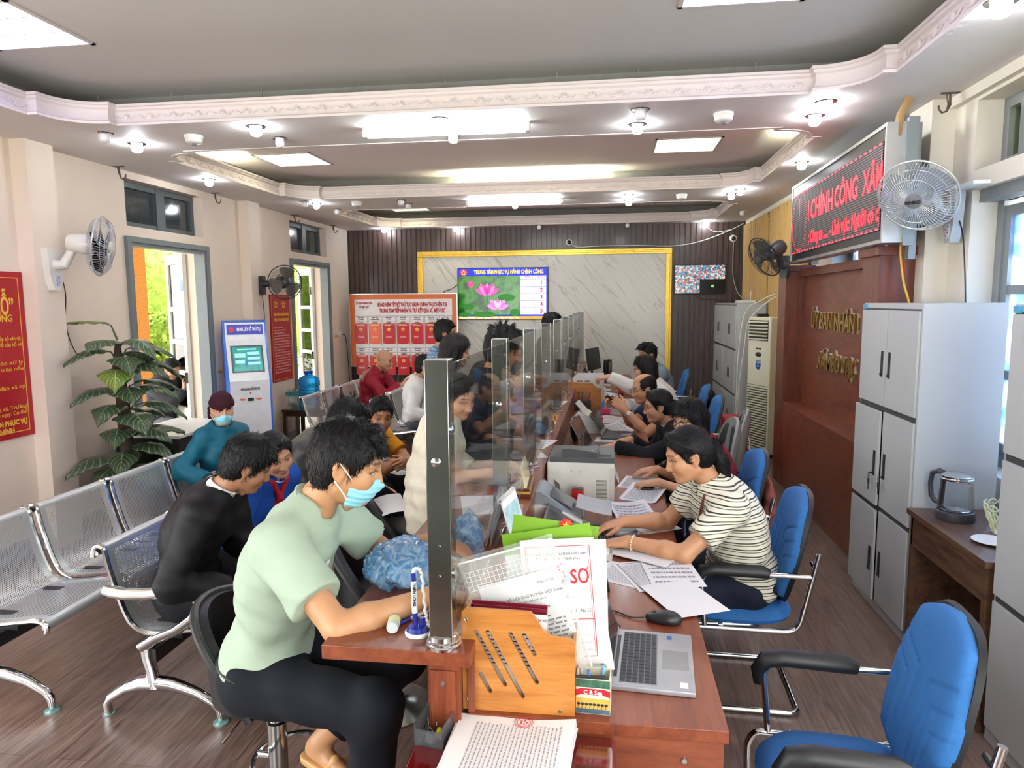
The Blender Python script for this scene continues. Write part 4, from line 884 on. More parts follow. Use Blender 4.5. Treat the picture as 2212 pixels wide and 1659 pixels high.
# ---------------------------------------------------------------- left side: kiosk, water, plant, tables
kb = M('kiosk_blue', '#1d63cf', .35, coat=.3); kw = M('kiosk_white', '#dcdfe4', .3, coat=.3)
ki = thing('ticket_kiosk', 'tall blue and white queue ticket kiosk between the two doors', 'ticket kiosk', (-3.92, 7.27, 0), R(38))
KW = .23   # local: front faces -y
prof = [(-.02, 0), (-.02, .95), (.05, 1.02), (.17, 1.56), (.13, 1.67), (.30, 1.69), (.36, 1.55), (.22, 1.0), (.26, 0)]
prof = [(-.02, 0), (-.02, 1.02), (.13, 1.47), (.15, 1.66), (.22, 1.68), (.28, 1.5), (.2, 1.0), (.26, 0)]
MB().prism([(p[0], p[1]) for p in prof][::-1], KW*2, (-KW, 0, 0), (0, 1, 0), (0, 0, 1)).build('body', kb, ki)
fr_ = lambda s, z: None
def kface(mb, x0, x1, s0, s1, seg, off):
    a, b = Vector((0, *prof[seg])), Vector((0, *prof[seg+1])); d = (b-a); n = Vector((0, -d.z, d.y)).normalized()
    p = lambda x, s: a+d*s+Vector((x, 0, 0))+n*off
    mb.add([p(x0, s0), p(x1, s0), p(x1, s1), p(x0, s1)], [(0, 1, 2, 3)]); return a, d, n
kx = KW-.022
mb = MB(); kface(mb, -kx, kx, 0, 1, 0, .004); kface(mb, -kx, kx, 0, 1, 1, .004); kface(mb, -kx, kx, 0, .96, 2, .004); mb.build('front_panel', kw, ki)
mb = MB(); kface(mb, -.17, .17, .2, .85, 1, .006); so = mb.build('screen_bezel', M('bezel_grey', '#4d565c', .3), ki)
mb = MB(); kface(mb, -.15, .15, .235, .815, 1, .008); mb.build('screen', emis_noise('kiosk_screen', [(.3, '#1f6f62'), (.5, '#2f8d7c'), (.7, '#245f8a')], 7., .55), ki)
mb = MB()
for x0, x1, s0, s1 in ((-.13, -.02, .56, .66), (-.13, -.03, .42, .5), (.0, .13, .62, .69), (.0, .13, .5, .57), (.0, .13, .38, .45), (-.1, .1, .74, .77)): kface(mb, x0, x1, s0, s1, 1, .009)
mb.build('screen_tiles', E('kiosk_tile', '#7fb6c9', .4), ki)
a, b = Vector((0, *prof[2])), Vector((0, *prof[3])); d = b-a; n = Vector((0, -d.z, d.y)).normalized()
mb = MB(); kface(mb, -.19, .19, .28, .86, 2, .007); hb = mb.build('header_plate', M('header_blue', '#1a2fb4', .3), ki)
text(MB(), 'KIOSK LẤY SỐ THỨ TỰ', .05, a+d*.57+n*.008+Vector((.04, 0, 0)), (1, 0, 0), d, width=.25, bold=.002).build('header_lettering', wprint, hb)
MB().lathe([(0, 0), (.03, 0)], a+d*.57+n*.009+Vector((-.14, 0, 0)), 18, n).build('emblem', M('emblem_red', '#d02a30', .4), hb)
text(MB(), 'NƠI NHẬN SỐ THỨ TỰ', .034, (0, -.0245, .93), *F, width=.2, bold=.001).build('slot_lettering', kprint, ki)
MB().b2((-.03, -.03, .80), (.03, -.02, .835)).build('ticket_slot', black_p, ki)
mb = MB()
for s in (-1, 1): mb.prism([(-.03, -.006), (.0, -.014), (.025, -.006), (.04, 0), (.0, .012), (-.03, .01)] if s < 0 else [(.03, -.006), (.03, .01), (0, .012), (-.04, 0), (-.025, -.006), (0, -.014)], .001, (s*.085, -.0245, .82), *F)
mb.build('pointing_hand', M('hand_orange', '#d9744a', .5), ki)
MB().b2((-.007, -.0255, .875), (.007, -.0245, .895)).build('arrow_mark', M('emblem_red', '#d02a30', .4), ki)
dkw = wood('dark_table', '#2a1611', '#4a2a20', .3, (8, 1.2, 8), 3., .4)
wt = thing('water_table', 'low dark table carrying the blue water bottle', 'side table', (-3.92, 8.85, 0))
MB().b2((-.28, -.3, .47), (.28, .3, .5), .005).build('top', dkw, wt)
for sx in (-1, 1):
    for sy in (-1, 1): MB().b2((sx*.245-.022, sy*.265-.022, 0), (sx*.245+.022, sy*.265+.022, .47)).build('leg', dkw, wt)
MB().b2((-.25, -.27, .41), (.25, -.25, .47)).b2((.235, -.27, .41), (.25, .27, .47)).build('apron', dkw, wt)
MB().b2((-.27, -.29, .5), (.27, .29, .504)).build('glass_top', M('table_glass', '#5d6b68', .08, coat=.8), wt)
def water_blue():
    m, t, b = nt('water_blue'); b.inputs['Base Color'].default_value = lin('#2fa8f2')+(1,); b.inputs['Roughness'].default_value = .08; b.inputs['Transmission Weight'].default_value = .45; b.inputs['IOR'].default_value = 1.33; b.inputs['Emission Strength'].default_value = 0; return m
wb = thing('water_bottle', 'large blue water bottle with a tap on the low dark table', 'water bottle', (-3.88, 8.72, .504))
pr = [(0, .0), (.125, .0), (.135, .015)]
for i in range(5): z = .05+i*.045; pr += [(.135, z), (.128, z+.012), (.135, z+.024)]
pr += [(.128, .285), (.138, .30), (.138, .36), (.12, .40), (.06, .43), (.05, .435), (.05, .46)]
MB().lathe(pr, n=32).build('bottle', water_blue(), wb)
MB().lathe([(.053, .452), (.055, .458), (.055, .485), (.04, .492), (0, .492)], n=24).build('cap', M('cap_blue', '#123fae', .3), wb)
MB().cyl((.13, -.03, .05), (.17, -.045, .05), .014).cyl((.165, -.043, .035), (.165, -.043, .075), .011).build('tap', M('cap_blue', '#123fae', .3), wb)
bg = thing('plastic_bag', 'clear plastic bag with green print leaning by the water bottle', 'bag', (-4.08, 8.68, .504))
cb_ = M('cloudy_plastic', '#c4d4d2', .2, var=.15, alpha=.75)
MB().grid(lambda u, v: (.1*(u-.5)*2*(1-.25*v), .045*math.sin(math.pi*u)*(1-v*.6)*math.cos(v*9)*1.+.02*math.sin(7*u+5*v), .0+.25*v+.01*math.sin(u*14)), 16, 14, .002).build('bag', cb_, bg)
MB().grid(lambda u, v: (.085*(u-.5)*2, -.052+.01*math.sin(8*u), .17+.05*v), 10, 4, .001).build('print_band', M('bag_green', '#3c8f88', .4), bg)
bu = thing('bucket', 'red plastic bucket with a white handle on the floor by the benches', 'bucket', (-3.05, 6.55, 0))
MB().lathe([(.0, .01), (.105, .01), (.14, .27), (.148, .275), (.148, .29), (.136, .285), (.10, .02), (0, .02)], n=32).build('pail', M('bucket_red', '#b91c33', .35), bu)
MB().tube([(.14*math.cos(q*math.pi/12), -.02-.1*math.sin(q*math.pi/12), .27-.04*math.sin(q*math.pi/12)) for q in range(13)], .006, 6).build('handle', white_m, bu)
bt = thing('black_table', 'black cloth covered table with a white top by the first open door', 'table', (-3.93, 5.95, 0))
MB().b2((-.3, -.45, 0), (.3, .45, .72), .01).build('skirt', M('black_cloth', '#121214', .8), bt)
MB().b2((-.31, -.46, .72), (.31, .46, .745), .004).build('top', M('table_white', '#d6d6d2', .3), bt)
# ---- artificial plant
pl = thing('potted_plant', 'tall artificial plant with large dark green leaves by the left wall', 'plant', (-3.90, 5.18, 0))
leaf_m = {}
def leafmat(nm, c1, c2):
    m, t, b = nt(nm); v = coords(t, (1, 1, 1), 'UV'); sp = N(t, 'SeparateXYZ'); L(t, v, sp.inputs[0])
    ab = N(t, 'Math', operation='ABSOLUTE'); sb = N(t, 'Math', operation='SUBTRACT', i_1=.5); L(t, sp.outputs[0], sb.inputs[0]); L(t, sb.outputs[0], ab.inputs[0])
    a2 = N(t, 'Math', operation='MULTIPLY_ADD', i_1=-.55); L(t, ab.outputs[0], a2.inputs[0]); L(t, sp.outputs[1], a2.inputs[2])
    ad_ = N(t, 'Math', operation='ADD', i_1=2.); L(t, a2.outputs[0], ad_.inputs[0]); md = N(t, 'Math', operation='MODULO', i_1=.13); L(t, ad_.outputs[0], md.inputs[0]); lt = N(t, 'Math', operation='LESS_THAN', i_1=.016); L(t, md.outputs[0], lt.inputs[0])
    l2 = N(t, 'Math', operation='LESS_THAN', i_1=.018); L(t, ab.outputs[0], l2.inputs[0]); mxx = N(t, 'Math', operation='MAXIMUM'); L(t, lt.outputs[0], mxx.inputs[0]); L(t, l2.outputs[0], mxx.inputs[1])
    mx = N(t, 'MixRGB'); L(t, mxx.outputs[0], mx.inputs[0]); mx.inputs[1].default_value = lin(c1)+(1,); mx.inputs[2].default_value = lin(c2)+(1,)
    L(t, mx.outputs[0], b.inputs['Base Color']); b.inputs['Roughness'].default_value = .38; return m
lg = leafmat('leaf_dark', '#33472f', '#7d9068'); ly = leafmat('leaf_light', '#5f7a33', '#b3b45e')
MB().lathe([(0, 0), (.15, 0), (.19, .28), (.2, .3), (.17, .3), (.16, .26), (0, .26)], n=28).build('pot', M('pot_brown', '#5b4636', .5), pl)
MB().tube([(0, 0, .25), (.015, 0, .6), (0, .02, 1.0), (-.01, .0, 1.35), (0, 0, 1.55)], [.06, .055, .05, .045, .02], 12).build('trunk', M('bark', '#3e3227', .9, var=.3, scale=40, bump=.6, stretch=(1, 1, .3)), pl)
q = random.Random(12)
def leaf(z, az, rise, Ls, wid, m, droop=.35, reach=.16):
    a = R(az); d = Vector((math.cos(a), math.sin(a), 0)); s = Vector((-d.y, d.x, 0)); base = Vector((0, 0, z)); tip0 = base+d*reach+Vector((0, 0, rise))
    st = MB().tube([base, base+d*reach*.4+Vector((0, 0, rise*.8)), tip0], [.009, .006, .004], 6).build('stem', M('stem_green', '#3a4a2c', .5), pl)
    def fn(u, v):
        w = wid*(math.sin(math.pi*min(1, (v*.93+.07))**.62))*(1-.25*v)*(1 if v > .06 else .8); x = (u-.5)*2
        back = -.10*Ls*(abs(x)**1.5)*(1-v)
        p = tip0+d*(Ls*v*(1-.25*droop*v)+back)+s*(x*w)+Vector((0, 0, .12*Ls*v-droop*Ls*1.3*v*v-.10*abs(x)**2*wid*2*(1)+.006*math.sin(v*22)*abs(x)))
        return p
    n0 = MB().grid(fn, 12, 14); me = n0.build('leaf', m, pl)
    uv = me.data.uv_layers.new(name='UVMap'); k = 15
    for lp in me.data.loops: i, j = divmod(lp.vertex_index, k); uv.data[lp.index].uv = (i/12, j/14)
    sd = me.modifiers.new('thick', 'SOLIDIFY'); sd.thickness = .0025
tiers = [(.45, 6, .38, .17), (.6, 6, .36, .16), (.76, 6, .36, .16), (.92, 6, .36, .155), (1.08, 6, .34, .15), (1.24, 6, .34, .145), (1.38, 5, .33, .14), (1.5, 5, .32, .13)]
for k, (z, n_, Ls, w_) in enumerate(tiers):
    for i in range(n_):
        az = -150+360*i/n_+k*41+q.uniform(-14, 14)
        if math.cos(R(az)) < -.55: continue
        leaf(z, az, q.uniform(.06, .16), Ls*q.uniform(.8, 1.05), w_*q.uniform(.85, 1.1), ly if (k, i) in ((1, 3), (4, 2), (5, 4)) else lg, q.uniform(.25, .5), q.uniform(.10, .2))
leaf(1.58, 190, .14, .3, .08, ly, .1, .1)
# ---------------------------------------------------------------- outside: hedge, planters
hm1 = M('hedge_leaf', '#8fae3c', .6, var=.35, scale=9); hm2 = M('hedge_leaf_dark', '#5a8030', .6, var=.35, scale=9)
def bush(lab, c, r, n, seed, m=hm1):
    qq = random.Random(seed); mb = MB()
    for i in range(n):
        d = Vector((qq.gauss(0, 1), qq.gauss(0, 1), qq.gauss(0, 1))).normalized(); p = Vector((d.x*r[0], d.y*r[1], d.z*r[2]))*qq.uniform(.72, 1.05)
        s = qq.uniform(.035, .075); u = Vector((qq.gauss(0, 1), qq.gauss(0, 1), qq.gauss(0, 1))).normalized(); v = u.orthogonal().normalized()*s*.55; u = u*s
        mb.add([p-u, p-v, p+u, p+v], [(0, 1, 2, 3)])
    mb.sph((0, 0, 0), tuple(x*.8 for x in r), 14)
    t = thing('bush', lab, 'bush', (c[0], c[1], -.12)); mb.v = [(x, y, z+c[2]+.12) for x, y, z in mb.v]
    mb.build('foliage', m, t); MB().cyl((0, 0, 0), (0, 0, c[2]), .05).build('stem', M('bark', '#3e3227', .9), t)
    return t
bush('tall yellow green bush seen through the first door', (-9.3, 13.4, 2.0), (1.3, 1.8, 1.7), 5600, 3)
bush('low bright bush in the planter beyond the first door', (-7.6, 10.9, 1.22), (.5, .6, .5), 1800, 4)
bush('tall bush seen through the far left door', (-9.5, 21.5, 2.0), (1.8, 3.2, 2.2), 4200, 5)
bush('dark trees far behind the bushes', (-22, 30, 4.), (8, 8, 6), 6000, 6, hm2)
t = thing('planter', 'red clay planter under the bright bush outside the first door', 'planter', (-7.6, 10.9, -.12))
MB().lathe([(.0, 0), (.4, 0), (.52, .62), (.58, .66), (.58, .74), (.48, .74), (0, .7)], n=28).build('bowl', M('clay_red', '#b5584a', .6), t)
MB().b2((-.35, -.35, 0), (.35, .35, .06)).build('foot', M('clay_red', '#b5584a', .6), t)
ob_ = thing('outdoor_bench', 'blue seat outside the first open door', 'bench', (-5.05, 7.75, 0))
MB().b2((-.25, -.5, .42), (.25, .6, .47), .01).build('seat', M('bench_blue', '#2f63b8', .4), ob_); MB().b2((-.2, -.45, 0), (.2, -.4, .42)).b2((-.2, .5, 0), (.2, .55, .42)).build('leg', steel, ob_)
# ---------------------------------------------------------------- counter with glass partition
ctw = wood('counter_wood', '#5e2917', '#8a482b', .36, (9, 1.0, 9), 2.2, .2)
ctx = wood('counter_wood_end', '#622a18', '#8c4a2e', .32, (1.4, 9, 9), 2.2, .35)
ctz = wood('counter_wood_upright', '#602a19', '#8a482e', .32, (9, 9, 1.2), 2.4, .35)
Y0, Y1 = 1.735, 10.9
ct = thing('service_counter', 'long two-level reddish wooden service counter running to the back wall', 'counter', (0, Y0, 0)); LL = Y1-Y0
MB().b2((-.755, -.03, .91), (-.352, LL, .95), .003).build('customer_top', ctw, ct)
MB().b2((-.372, .03, .715), (.312, LL, .75), .003).build('staff_top', ctw, ct)
MB().b2((-.372, .035, .7), (-.354, LL, .915)).build('riser', ctz, ct)
MB().b2((-.47, -.0, 0), (-.385, .018, .905)).b2((-.478, .018, 0), (-.39, LL, .908)).build('front_panel', ctz, ct)
MB().b2((-.352, .035, 0), (.300, .055, .715)).build('end_panel', ctx, ct)
MB().b2((-.464, -.006, .02), (-.398, .0, .885)).build('post_panel', ctz, ct)
MB().cyl((-.431, -.008, .85), (-.431, -.002, .85), .006).cyl((-.425, -.008, .62), (-.425, -.002, .62), .006).cyl((.2, .028, .66), (.2, .036, .66), .007).cyl((.19, .028, .56), (.19, .036, .56), .007).build('screw', steel, ct)
gp = thing('glass_partition', 'tall glass screen on steel posts along the top of the counter', 'glass partition', (-.43, Y0, .95))
pane = thin_glass('screen_glass', (.965, .98, .965), 1.5, .42); PIT = 1.025
pst = M('post_steel', '#a9aba8', .13, metal=1., var=.18, scale=6)
for i in range(10):
    y = i*PIT
    p = MB().b2((-.031, y-.02, .0), (.031, y+.042, .76), .003).build('post', pst, gp)
    MB().lathe([(.046, .0), (.047, .008), (.043, .011), (.0455, .019), (.041, .022), (.0405, .034), (.036, .037)], (0, y+.01, 0), 28).build('flange', chrome, p)
    f = MB()
    for z in (.2, .58): f.lathe([(.014, 0), (.014, .004), (.007, .007), (0, .008)], (.031, y+.011, z), 14, (1, 0, 0))
    f.lathe([(.012, 0), (.012, .004), (0, .007)], (-.004, y-.02, .5), 14, (0, -1, 0)); f.lathe([(.004, 0), (.003, .003)], (.0, y-.02, .28), 8, (0, -1, 0)); f.lathe([(.004, 0), (.003, .003)], (.0, y-.02, .2), 8, (0, -1, 0))
    f.build('bolt', steel, p)
    if i < 9:
        MB().b2((.033, y-.015, .045), (.041, y+PIT-.025, .752), .0015).build('pane', pane, gp)
# name plate on the counter between the posts
pn = thing('name_plate_stand', 'dark wooden name plate stand with a gold band on the counter', 'name plate', (-.40, 3.32, .951), R(3))
MB().b2((-.035, -.15, 0), (.035, .15, .018), .002).b2((-.028, -.14, .03), (.028, .14, .042), .002).build('base', M('plate_wood', '#4a1f16', .3, coat=.4), pn)
MB().b2((-.031, -.145, .018), (.031, .145, .03)).build('gold_band', gold, pn)
MB().box((0, 0, .09), (.01, .26, .10), rotm(0, -12, 0)).build('plate', M('plate_cream', '#d8c79a', .4), pn)
# ---------------------------------------------------------------- blue visitor chairs
blue = M('blue_fabric', '#2967a6', .85, var=.06, scale=60, bump=.15, bscale=300); kpl = M('chair_black', '#17181a', .45)
def quilt(nm, col, lines):
    return None
def superellipse(w, h, n=40, e=3.):
    return [(w*math.copysign(abs(math.cos(a))**(2/e), math.cos(a)), h*math.copysign(abs(math.sin(a))**(2/e), math.sin(a))) for a in [2*math.pi*i/n for i in range(n)]]
def cushion(mb, w, h, t0, fn, e=3., n=44, rings=9, groove=None):
    """puffed pad over a rounded outline; fn maps (x, y, height) to the chair"""
    o = superellipse(1, 1, n, e); vs = []; fs = []
    R_ = [(k/rings) for k in range(1, rings+1)]
    vs.append(fn(0, 0, t0*(1.)))
    for r in R_:
        for (x, y) in o:
            z = t0*(max(0, 1-r**4.5))**.5 if r < 1 else 0
            if groove: z -= groove(x*r*w, y*r*h)
            vs.append(fn(x*r*w, y*r*h, z))
    for j in range(n): fs.append((0, 1+j, 1+(j+1) % n))
    for k in range(rings-1):
        for j in range(n): a = 1+k*n; fs.append((a+j, a+n+j, a+n+(j+1) % n, a+(j+1) % n))
    b = len(vs); a = 1+(rings-1)*n
    for (x, y) in o: vs.append(fn(x*w*.97, y*h*.97, -.018))
    for j in range(n): fs.append((a+j, b+j, b+(j+1) % n, a+(j+1) % n))
    fs.append(tuple(b+j for j in range(n))[::-1]); return mb.add(vs, fs)
def stitch(x, y):      # three nested stepped seam lines, as on the chair backs
    g = 0.
    for k in range(3):
        o = .05*k
        for sx in (-1, 1):
            d = abs(abs(x)-(.045+o)) if y < .06-o else min(abs((y-(.06-o))-(abs(x)-(.045+o))*.35), 9) if abs(x) > .045+o else 9
            g = max(g, max(0, 1-d/.010))
    return .006*g
def make_blue(name='visitor_chair'):
    t = thing(name, 'x', 'chair')            # faces -x, origin on the floor under the seat
    cushion(MB(), .235, .235, .05, lambda x, y, z: Vector((x, y, .425+z-.02*(x < -.1)*(abs(x)-.1)*3+.06*max(0, x-.05)**1.0*.8)), 3.2).build('seat', blue, t)
    tl = R(13); P0 = Vector((.235, 0, .73)); up = Vector((math.sin(tl), 0, math.cos(tl))); nn = Vector((-math.cos(tl), 0, math.sin(tl)))
    bk_ = lambda x, y, z: P0+Vector((0, 1, 0))*x+up*y+nn*(z+.30*x*x+.0)
    def pad(i, j, w=.232, h=.258, N_=52):
        u, v = 2*i-1, 2*j-1; x = .36*u+.64*u*math.sqrt(1-v*v/2); y = .36*v+.64*v*math.sqrt(1-u*u/2); m_ = max(abs(u), abs(v))
        return bk_(-x*w*(1-.10*max(0, v)), y*h, .045*max(0, 1-m_**7)**.5-stitch(x*w, y*h)*1.3*max(0, 1-m_**10)-.004*(m_ > .999))
    MB().grid(pad, 60, 64).build('backrest', blue, t)
    mb = MB(); cushion(mb, .236, .264, .012, lambda x, y, z: P0+Vector((0, 1, 0))*x*(1-.10*max(0, y/.264))+up*y+nn*(-.018-z+.30*x*x), 3.4); mb.f = [q[::-1] for q in mb.f]; mb.build('back_shell', kpl, t)
    for s in (-1, 1):
        y = s*.265
        def bend(pts, r=.05, n=5):
            out = [Vector(pts[0])]
            for i in range(1, len(pts)-1):
                p = Vector(pts[i]); a = (Vector(pts[i-1])-p); b = (Vector(pts[i+1])-p); ra = min(r, a.length*.45, b.length*.45); a = p+a.normalized()*ra; b = p+b.normalized()*ra
                for k in range(n+1): u = k/n; out.append(a*(1-u)**2+p*2*u*(1-u)+b*u*u)
            return out+[Vector(pts[-1])]
        pts = bend([(.30, y, .76), (.225, y, .40), (-.21, y, .40), (-.235, y, .36), (-.23, y*.95, .014), (.25, y*.95, .014), (.25, 0, .014)], .06)
        MB().tube(pts, .0125, 10).build('frame_tube', chrome, t)
        MB().tube(bend([(-.17, y, .40), (-.19, y, .62), (-.16, y, .655), (.28, y, .655)], .04), .0115, 10).build('arm_tube', chrome, t)
        MB().tube([(-.205, y, .575), (-.21, y, .62), (-.185, y, .66), (-.13, y, .672), (.07, y, .668), (.1, y, .66)], [.017, .022, .026, .026, .025, .018], 12, sq=(.8, 1.15)).build('arm_pad', kpl, t)
        MB().cyl((.285, y-s*.0, .70), (.285, y-s*.05, .70), .01).build('bracket', steel, t); MB().cyl((-.1, y, .41), (-.1, y-s*.1, .415), .01).build('bracket', steel, t)
    return t
BC = [(.685, 2.06, 175, 'nearest empty blue chair with black arms, at the bottom right corner'), (.61, 3.38, 178, 'blue chair under the woman in the striped polo'), (.60, 4.25, 182, 'blue chair with a pinkish jacket behind the woman in the striped polo'),
      (.74, 6.75, 180, 'blue chair behind the bald clerk'), (.74, 7.62, 178, 'blue chair with a black jacket over its back'), (.72, 9.35, 180, 'farthest blue chair by the gilt frame')]
c0 = make_blue(); 
for i, (x, y, a, lab) in enumerate(BC):
    o = c0 if i == 0 else dup(c0); o.location = (x, y, 0); o.rotation_euler = (0, 0, R(a-180)); o['label'] = lab; o['group'] = 'blue visitor chairs behind the counter'
def make_office():
    t = thing('office_chair', 'x', 'chair'); g = M('office_grey', '#8b8d8c', .5); k = M('office_black', '#26272a', .8)
    cushion(MB(), .23, .24, .06, lambda x, y, z: Vector((x, y, .45+z)), 3).build('seat', k, t)
    P0 = Vector((.24, 0, .74)); up = Vector((.14, 0, .99)); nn = Vector((-.99, 0, .14))
    cushion(MB(), .2, .25, .03, lambda x, y, z: P0+Vector((0, x, 0))+up*y+nn*(z+1.0*x*x), 2.6).build('backrest', k, t)
    mb = MB(); cushion(mb, .218, .268, .03, lambda x, y, z: P0+Vector((0, x, 0))+up*y+nn*(-.012-z+1.0*x*x), 2.6); mb.f = [q[::-1] for q in mb.f]; mb.build('back_shell', g, t)
    MB().tube([(.29, 0, .6), (.25, 0, .42), (.05, 0, .40)], .02, 8).build('spine', kpl, t); MB().cyl((0, 0, .06), (0, 0, .43), .028).build('gas_column', kpl, t)
    for i in range(5):
        a = 2*math.pi*i/5; MB().tube([(0, 0, .1), (.27*math.cos(a), .27*math.sin(a), .07)], [.03, .016], 8).sph((.27*math.cos(a), .27*math.sin(a), .03), .03, 10).build('leg', kpl, t)
    return t
oc = make_office()
for i, (x, y, a, lab) in enumerate(((.64, 5.28, 4, 'grey swivel chair of the woman in the black blazer'), (.80, 5.75, -6, 'grey swivel chair with a black seat beyond the woman with the fringe'))):
    o = oc if i == 0 else dup(oc); o.location = (x, y, 0); o.rotation_euler = (0, 0, R(a)); o['label'] = lab; o['group'] = 'grey office chairs'
# ---------------------------------------------------------------- steel waiting benches
def perf():
    m, t, b = nt('perforated_steel'); o = t.nodes['Material Output']
    tc = N(t, 'TexCoord'); s = N(t, 'VectorMath', operation='MULTIPLY'); s.inputs[1].default_value = (1/.0105, 1/.0182, 0); L(t, tc.outputs['UV'], s.inputs[0])
    def dots(off):
        a = N(t, 'VectorMath', operation='ADD'); a.inputs[1].default_value = (off, off, 0); L(t, s.outputs[0], a.inputs[0]); f = N(t, 'VectorMath', operation='FRACTION'); L(t, a.outputs[0], f.inputs[0])
        c = N(t, 'VectorMath', operation='SUBTRACT'); c.inputs[1].default_value = (.5, .5, 0); L(t, f.outputs[0], c.inputs[0]); k = N(t, 'VectorMath', operation='MULTIPLY'); k.inputs[1].default_value = (.0105, .0182, 0); L(t, c.outputs[0], k.inputs[0])
        ln = N(t, 'VectorMath', operation='LENGTH'); L(t, k.outputs[0], ln.inputs[0]); lt = N(t, 'Math', operation='LESS_THAN', i_1=.0030); L(t, ln.outputs['Value'], lt.inputs[0]); return lt.outputs[0]
    mx = N(t, 'Math', operation='MAXIMUM'); L(t, dots(0.), mx.inputs[0]); L(t, dots(.5), mx.inputs[1])
    sp = N(t, 'SeparateXYZ'); L(t, tc.outputs['UV'], sp.inputs[0])
    def rng(sk, lo, hi):
        g = N(t, 'Math', operation='GREATER_THAN', i_1=lo); L(t, sp.outputs[sk], g.inputs[0]); l = N(t, 'Math', operation='LESS_THAN', i_1=hi); L(t, sp.outputs[sk], l.inputs[0])
        p = N(t, 'Math', operation='MULTIPLY'); L(t, g.outputs[0], p.inputs[0]); L(t, l.outputs[0], p.inputs[1]); return p.outputs[0]
    p = N(t, 'Math', operation='MULTIPLY'); L(t, rng(0, .055, .475), p.inputs[0]); L(t, rng(1, .11, .86), p.inputs[1]); q_ = N(t, 'Math', operation='MULTIPLY'); L(t, p.outputs[0], q_.inputs[0]); L(t, mx.outputs[0], q_.inputs[1])
    b.inputs['Base Color'].default_value = lin('#c4c8ca')+(1,); b.inputs['Metallic'].default_value = .6; b.inputs['Roughness'].default_value = .34
    tr_ = N(t, 'BsdfTransparent'); ms = N(t, 'MixShader'); L(t, q_.outputs[0], ms.inputs[0]); L(t, b.outputs[0], ms.inputs[1]); L(t, tr_.outputs[0], ms.inputs[2]); L(t, ms.outputs[0], o.inputs['Surface']); return m
pf = perf()
SP = [(-.035, .745), (-.03, .775), (-.012, .795), (.012, .79), (.022, .765), (.035, .70), (.075, .56), (.105, .48), (.13, .44), (.165, .415), (.21, .405), (.30, .412), (.42, .43), (.49, .438), (.53, .43), (.545, .405), (.54, .385)]
def smooth_path(P, n=4):
    out = []
    for i in range(len(P)-1):
        p0, p1, p2, p3 = [Vector((*P[max(0, min(len(P)-1, j))], 0)) for j in (i-1, i, i+1, i+2)]
        for k in range(n): u = k/n; v = .5*((2*p1)+(p2-p0)*u+(2*p0-5*p1+4*p2-p3)*u*u+(3*p1-p0-3*p2+p3)*u**3); out.append((v.x, v.y))
    return out+[P[-1]]
SPs = smooth_path(SP, 3)
def make_bench(nseat, lab, loc, pitch=.575, arms=(1, 0), legs=None, rz=0., grp='steel waiting benches'):
    t = thing('waiting_bench', lab, 'bench', loc, rz, grp)
    for i in range(nseat):
        y0 = .02+i*pitch; w = .53; ac_ = 0; arc = [0]
        for a, b in zip(SPs, SPs[1:]): arc.append(arc[-1]+math.hypot(b[0]-a[0], b[1]-a[1]))
        vs = []; n = len(SPs); fs = []
        for (x, z) in SPs: vs += [(x, y0, z), (x, y0+w, z)]
        for k in range(n-1): fs.append((2*k, 2*k+1, 2*k+3, 2*k+2))
        mb = MB().add(vs, fs); so = mb.build('seat', pf, t, smooth=60); uv = so.data.uv_layers.new(name='UVMap')
        for lp in so.data.loops: k, s = divmod(lp.vertex_index, 2); uv.data[lp.index].uv = (s*w, arc[k])
        for yy in (y0+.004, y0+w-.004): MB().tube([(x-.003, yy, z-.006) for x, z in SPs], .0125, 8).build('side_rail', chrome, so)
        for (xa, za) in ((-.02, .755), (.53, .40)): MB().cyl((xa, y0, za), (xa, y0+w, za), .011, n=8).build('edge_tube', steel, so)
        for yb in (y0+.1, y0+w-.14): MB().b2((.14, yb, .33), (.3, yb+.04, .41)).build('bracket', kpl, so)
    Lb = .04+nseat*pitch
    MB().b2((.17, -.0, .27), (.25, Lb, .335), .004).build('beam', M('beam_black', '#1d1d20', .4), t)
    def leg(y):
        lg_ = MB().tube([(-.02, y, .0), (-.022, y, .055), (-.0, y, .085), (.08, y, .135), (.16, y, .165), (.22, y, .17)], [.019, .02, .021, .024, .03, .034], 12, sq=(1, 1.2)).tube([(.53, y, .03), (.528, y, .06), (.505, y, .09), (.42, y, .135), (.31, y, .165), (.22, y, .17)], [.018, .02, .021, .024, .03, .034], 12, sq=(1, 1.2)).tube([(.22, y, .15), (.21, y, .22), (.19, y, .30), (.19, y, .345)], [.036, .034, .036, .038], 12, sq=(.8, 1.25)).build('leg', chrome, t)
        MB().lathe([(.034, 0), (.034, .006), (.012, .014), (.008, .035)], (.53, y, 0), 18).lathe([(.026, 0), (.026, .006), (.01, .01)], (-.02, y, 0), 16).build('foot', M('foot_teal', '#8fb5b3', .3, metal=.6), lg_)
    for y in (legs or (.02, Lb-.02)): leg(y)
    def arm(y):
        MB().tube([(.19, y, .34), (.26, y, .385), (.36, y, .43), (.44, y, .49), (.475, y, .54), (.468, y, .585), (.425, y, .61), (.34, y, .607), (.22, y, .59), (.12, y, .585), (.06, y, .592), (.02, y, .60)], [.03, .026, .024, .023, .022, .022, .022, .021, .021, .022, .024, .02], 12, sq=(.75, 1.2)).build('armrest', chrome, t)
    if arms[0]: arm(.0)
    if arms[1]: arm(Lb)
    return t
make_bench(3, 'front steel bench where the boy in the black jacket sits', (-2.235, 2.74, 0), arms=(1, 0))
make_bench(4, 'perforated steel bench by the left wall, mostly empty', (-3.06, 2.72, 0), arms=(0, 0), legs=(.03, 1.4, 2.3))
